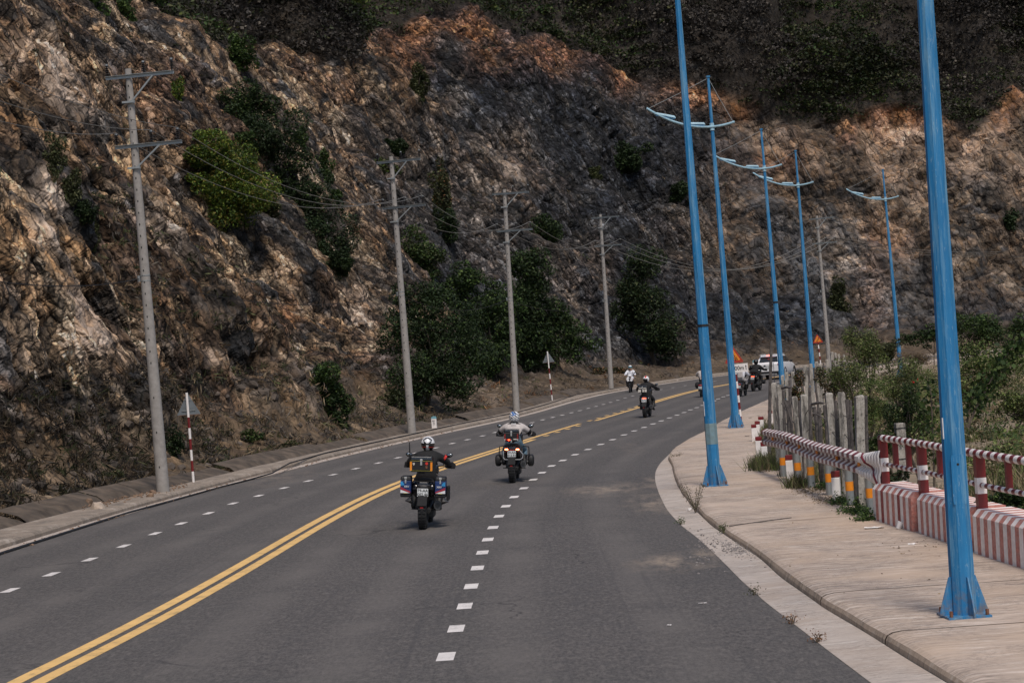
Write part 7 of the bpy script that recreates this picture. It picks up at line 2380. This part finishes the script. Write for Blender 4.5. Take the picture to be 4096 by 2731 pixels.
def scooter(loc, heading, lean, label, white=False, front=False):
    root = empty("scooter", loc); root.rotation_euler = (0, lean, -heading); tag(root, label, "scooter")
    wheel(root, 0, .27, .10, "rear_wheel", False); wheel(root, 1.26, .27, .09, "front_wheel", False)
    bm_ = "whiteg" if white else "gloss"
    MB().ell((0, .12, .56), (.17, .42, .19), 14, 9, pw=.8).build("rear_body", M["gloss"], root, smooth=True)
    MB().ell((0, .34, .77), (.15, .40, .06), 14, 8, pw=.75).build("seat", M["fabric"], root, smooth=True)
    MB().box((0, .76, .30), (.26, .34, .05)).build("footboard", M["black"], root, bevel=.01)
    MB().prism([(-.20, .0), (.20, .0), (.25, .34), (.17, .52), (-.17, .52), (-.25, .34)], (0, 1.0, .34), (1, 0, 0), (0, .12, .99), (0, 1, 0), .07).build("leg_shield", M["gloss"], root, bevel=.02)
    MB().ell((0, 1.27, .48), (.085, .25, .08), 12, 7).build("front_mudguard", M["gloss"], root, smooth=True)
    for sx in (-1, 1):
        MB().prism([(-.02, .0), (.11, -.04), (.17, .10), (.12, .17), (.02, .12)], (sx * .035, 1.105, .70), (sx, 0, 0), (0, 0, 1), (0, 1, 0), .05).build("front_light_panel", M[bm_], root, bevel=.015)
    MB().ell((0, 1.10, 1.02), (.13, .10, .085), 12, 8, pw=.8).build("handlebar_cover", M[bm_], root, smooth=True)
    MB().box((0, 1.12, .94), (.10, .10, .12)).build("steering_head", M["black"], root)
    MB().tube([(-.33, 1.0, 1.04), (0, 1.06, 1.04), (.33, 1.0, 1.04)], .014, 8).build("handlebar", M["black"], root, smooth=True)
    for sx in (-1, 1):
        m = MB().tube([(sx * .2, 1.04, 1.05), (sx * .30, 1.05, 1.17)], .007, 5); m.ell((sx * .33, 1.05, 1.20), (.062, .018, .04), 12, 7)
        m.build("mirror", M["black"], root, smooth=True)
    MB().ell((0, -.29, .62), (.10, .03, .05), 10, 6).build("tail_light", M["dullred"], root, smooth=True)
    number_plate(root, (0, -.335, .50), "59-F1", "384.27", .9)
    MB().tube([(.13, .35, .30), (.15, -.18, .34)], [.03, .05], 8).build("exhaust", M["darkgrey"], root, smooth=True)
    MB().box((0, -.10, .40), (.22, .40, .16)).build("engine", M["darkgrey"], root, bevel=.03)
    return root
SC = dict(pel=(0, .30, .86), chest=(0, .36, 1.16), neck=(0, .40, 1.36), head=(0, .44, 1.48), sl=(-.18, .38, 1.29), el=(-.30, .58, 1.08), wl=(-.30, .90, 1.05), gl=(-.32, 1.0, 1.04),
          sr=(.18, .38, 1.29), er=(.30, .58, 1.08), wr=(.30, .90, 1.05), gr=(.32, 1.0, 1.04), hl=(-.10, .34, .84), kl=(-.17, .76, .78), al=(-.13, .76, .37), tl=(-.14, .92, .35),
          hr=(.10, .34, .84), kr=(.17, .76, .78), ar=(.13, .76, .37), tr=(.14, .92, .35))
p4 = ground(2806, 1588)
scooter(p4, rad(17), rad(3), "dark scooter mostly hidden behind the second blue lamp post")
W4 = dict(SC); W4.update(el=(-.38, .55, 1.12), er=(.38, .55, 1.12))
r4 = rider(p4, rad(17), rad(3), "person in pale grey jacket mostly hidden behind the second blue lamp post", W4, ("greyj", "greyj", "greyj"), "fabric", (["gloss", "gloss", "gloss"], lambda x, y, z: 0))
MB().ell((-.20, .05, .62), (.13, .26, .17), 12, 8, pw=.8).build("saddle_bag", M["fabric"], [o for o in bpy.data.objects if o.name.startswith("scooter") and o.parent is None][-1], smooth=True)
p5 = ground(2962, 1586)
s5 = scooter(p5, rad(18), rad(2), "dark scooter partly hidden by the sign's striped post")
r5 = rider(p5, rad(18), rad(2), "person in white clothes with a pale backpack behind the falling rocks sign", SC, ("shirt", "shirt", "shirt"), "greyj", (["whiteg", "whiteg", "whiteg"], lambda x, y, z: 0), glove_mat="skin")
MB().box((-.02, .20, 1.12), (.27, .14, .36), top=.85).build("backpack", M["greyj"], r5, bevel=.04)
p7 = ground(2526, 1567)
s7 = scooter(p7, rad(180 + 8), rad(-2), "oncoming white fronted scooter on the left side of the road", white=True)
W7 = dict(SC); W7.update(head=(0, .42, 1.49))
r7 = rider(p7, rad(180 + 8), rad(-2), "person in white shirt and pale shorts riding the oncoming scooter", W7, ("shirt", "shirt", "shirt"), "skin", (["tealh", "whiteg", "tealh"], lambda x, y, z: 1 if z > .55 else 0), glove_mat="skin")
# open helmet: show the face below it
hm = [c for c in r7.children if c.name.startswith("helmet")][0]
for v in hm.data.vertices:
    if v.co.z < 1.50: v.co.z = 1.50 + (v.co.z - 1.50) * .15
fc = MB(); fc.ell((0, .475, 1.475), (.078, .085, .105), 14, 10); fc.ell((0, .562, 1.465), (.012, .014, .02), 8, 6); fc.build("face", M["skin"], r7, smooth=True)
fe = MB()
for sx in (-1, 1): fe.ell((sx * .03, .553, 1.495), (.013, .006, .006), 8, 5)
fe.ell((0, .555, 1.428), (.022, .006, .006), 8, 5); fe.build("eyes_and_mouth", M["ink"], r7, smooth=True)
MB().tube([(-.10, .33, .86), (-.17, .74, .80)], [.115, .085], 10).tube([(.10, .33, .86), (.17, .74, .80)], [.115, .085], 10).build("shorts", M["shirt"], r7, smooth=True)
MB().tube([(-.215, .42, 1.22), (-.245, .47, 1.17)], [.078, .074], 10, caps=False).build("blue_sleeve_band", M["navy"], r7)

# ------------------------------------------------------------------ the white car
def car(loc, heading, label):
    root = empty("car", loc); root.rotation_euler = (0, 0, -heading); tag(root, label, "car")
    # stations along the length (y from the rear bumper) with half widths and heights of the body shell
    W0 = .93
    st = [(-.02, .80, .42, .78, 1.02), (.10, .90, .36, .86, 1.12), (.45, W0, .32, .90, 1.14), (1.3, W0, .30, .90, 1.10), (2.4, W0, .30, .90, 1.06), (3.3, W0, .30, .88, 1.02), (4.1, .88, .32, .80, .90), (4.45, .74, .36, .70, .76)]
    mb = MB(); rings = []
    for (y, w_, z0, z1, z2) in st:
        rings.append([(-w_ * .90, y, z0), (-w_, y, z0 + .16), (-w_, y, z1), (-w_ * .93, y, z2), (0, y, z2 + .03), (w_ * .93, y, z2), (w_, y, z1), (w_, y, z0 + .16), (w_ * .90, y, z0)])
    for i in range(len(rings) - 1):
        mb.add(rings[i] + rings[i + 1], [(j, (j + 1) % 9, 9 + (j + 1) % 9, 9 + j) for j in range(9)])
    mb.add(rings[0], [tuple(range(9))]); mb.add(rings[-1], [tuple(range(8, -1, -1))])
    bd = mb.build("body", M["whiteg"], root, smooth=True, bevel=.03)
    # cabin
    gh = [(.12, .80, 1.12, .80), (.42, .79, 1.48, .60), (.85, .80, 1.60, .62), (1.7, .80, 1.63, .62), (2.35, .78, 1.56, .60), (3.05, .78, 1.04, .72)]
    mb = MB(); rings = []
    for (y, w_, zt, wt) in gh: rings.append([(-w_, y, 1.02), (-wt - .06, y, zt - .07), (-wt, y, zt), (wt, y, zt), (wt + .06, y, zt - .07), (w_, y, 1.02)])
    for i in range(len(rings) - 1):
        mb.add(rings[i] + rings[i + 1], [(j, j + 1, 7 + j, 6 + j) for j in range(5)], 0)
    mb.add(rings[0], [tuple(range(6))]); mb.build("cabin", M["whiteg"], root, smooth=True, bevel=.02)
    glass = M["carglass"]
    MB().add([(-.62, .105, 1.16), (.62, .105, 1.16), (.54, .375, 1.46), (-.54, .375, 1.46)], [(0, 1, 2, 3)]).build("rear_window", glass, root)
    for sx in (-1, 1):
        MB().add([(sx * .83, .55, 1.13), (sx * .83, 1.55, 1.12), (sx * .715, 1.55, 1.50), (sx * .715, .80, 1.46)], [(0, 1, 2, 3)]).build("side_window", glass, root)
        MB().add([(sx * .83, 1.62, 1.12), (sx * .82, 2.75, 1.10), (sx * .70, 2.30, 1.47), (sx * .715, 1.62, 1.50)], [(0, 1, 2, 3)]).build("side_window", glass, root)
        MB().prism([(0, 0), (.30, .02), (.30, .09), (.02, .10)], (sx * .60, -.035, .93), (sx, 0, 0), (0, 0, 1), (0, 1, 0), .09).build("tail_light", M["dullred"], root)
        MB().box((sx * .79, -.045, .985), (.15, .03, .055)).build("brake_light", M["tailhot"], root, bevel=.01)
        MB().box((sx * .98, 2.55, 1.12), (.16, .10, .13)).build("side_mirror", M["black"], root, bevel=.03)
        for y in (.75, 3.55):
            wv = MB().tube([(sx * .68, y, .33), (sx * .92, y, .33)], .335, 24).build("wheel", M["rubber"], root, smooth=True, bevel=.02)
            MB().tube([(sx * .90, y, .33), (sx * .925, y, .33)], .22, 16).build("rim", M["silver"], wv)
            MB().torus((sx * .925, y, .36), .39, .035, 24, 6, 'X').build("wheel_arch", M["black"], root, smooth=True)
    MB().box((0, .02, .43), (1.66, .20, .24)).build("lower_bumper", M["black"], root, bevel=.03)
    MB().box((0, -.085, .36), (1.1, .03, .06)).build("skid_plate", M["silver"], root, bevel=.01)
    MB().box((0, .36, 1.60), (1.16, .26, .04), R=Matrix.Rotation(rad(-6), 3, 'X')).build("spoiler", M["whiteg"], root, bevel=.012)
    MB().box((0, .225, 1.585), (.24, .02, .03)).build("high_brake_light", M["tailred"], root)
    number = MB().box((0, -.035, .80), (.40, .012, .13)).build("number_plate", M["plate"], root)
    text_obj("79A-386.12", .085, M["ink"], number, (0, -.044, .80), (1, 0, 0), (0, 0, 1), extrude=.001)
    MB().box((0, -.03, .90), (.62, .02, .035)).build("trim", M["silver"], root)
    MB().tube([(-.62, .75, 1.66), (-.62, 2.1, 1.65)], .02, 6).tube([(.62, .75, 1.66), (.62, 2.1, 1.65)], .02, 6).build("roof_rail", M["silver"], root)
    return root
mg, nt_, bg_ = new_mat("dark_window_glass"); bg_.inputs["Base Color"].default_value = (.03, .035, .04, 1); bg_.inputs["Roughness"].default_value = .08; bg_.inputs["Metallic"].default_value = .3
M["carglass"] = mg
pc_ = ground(3077, 1519)
car(pc_, rad(20), "white car with lit brake lights driving away at the far bend")
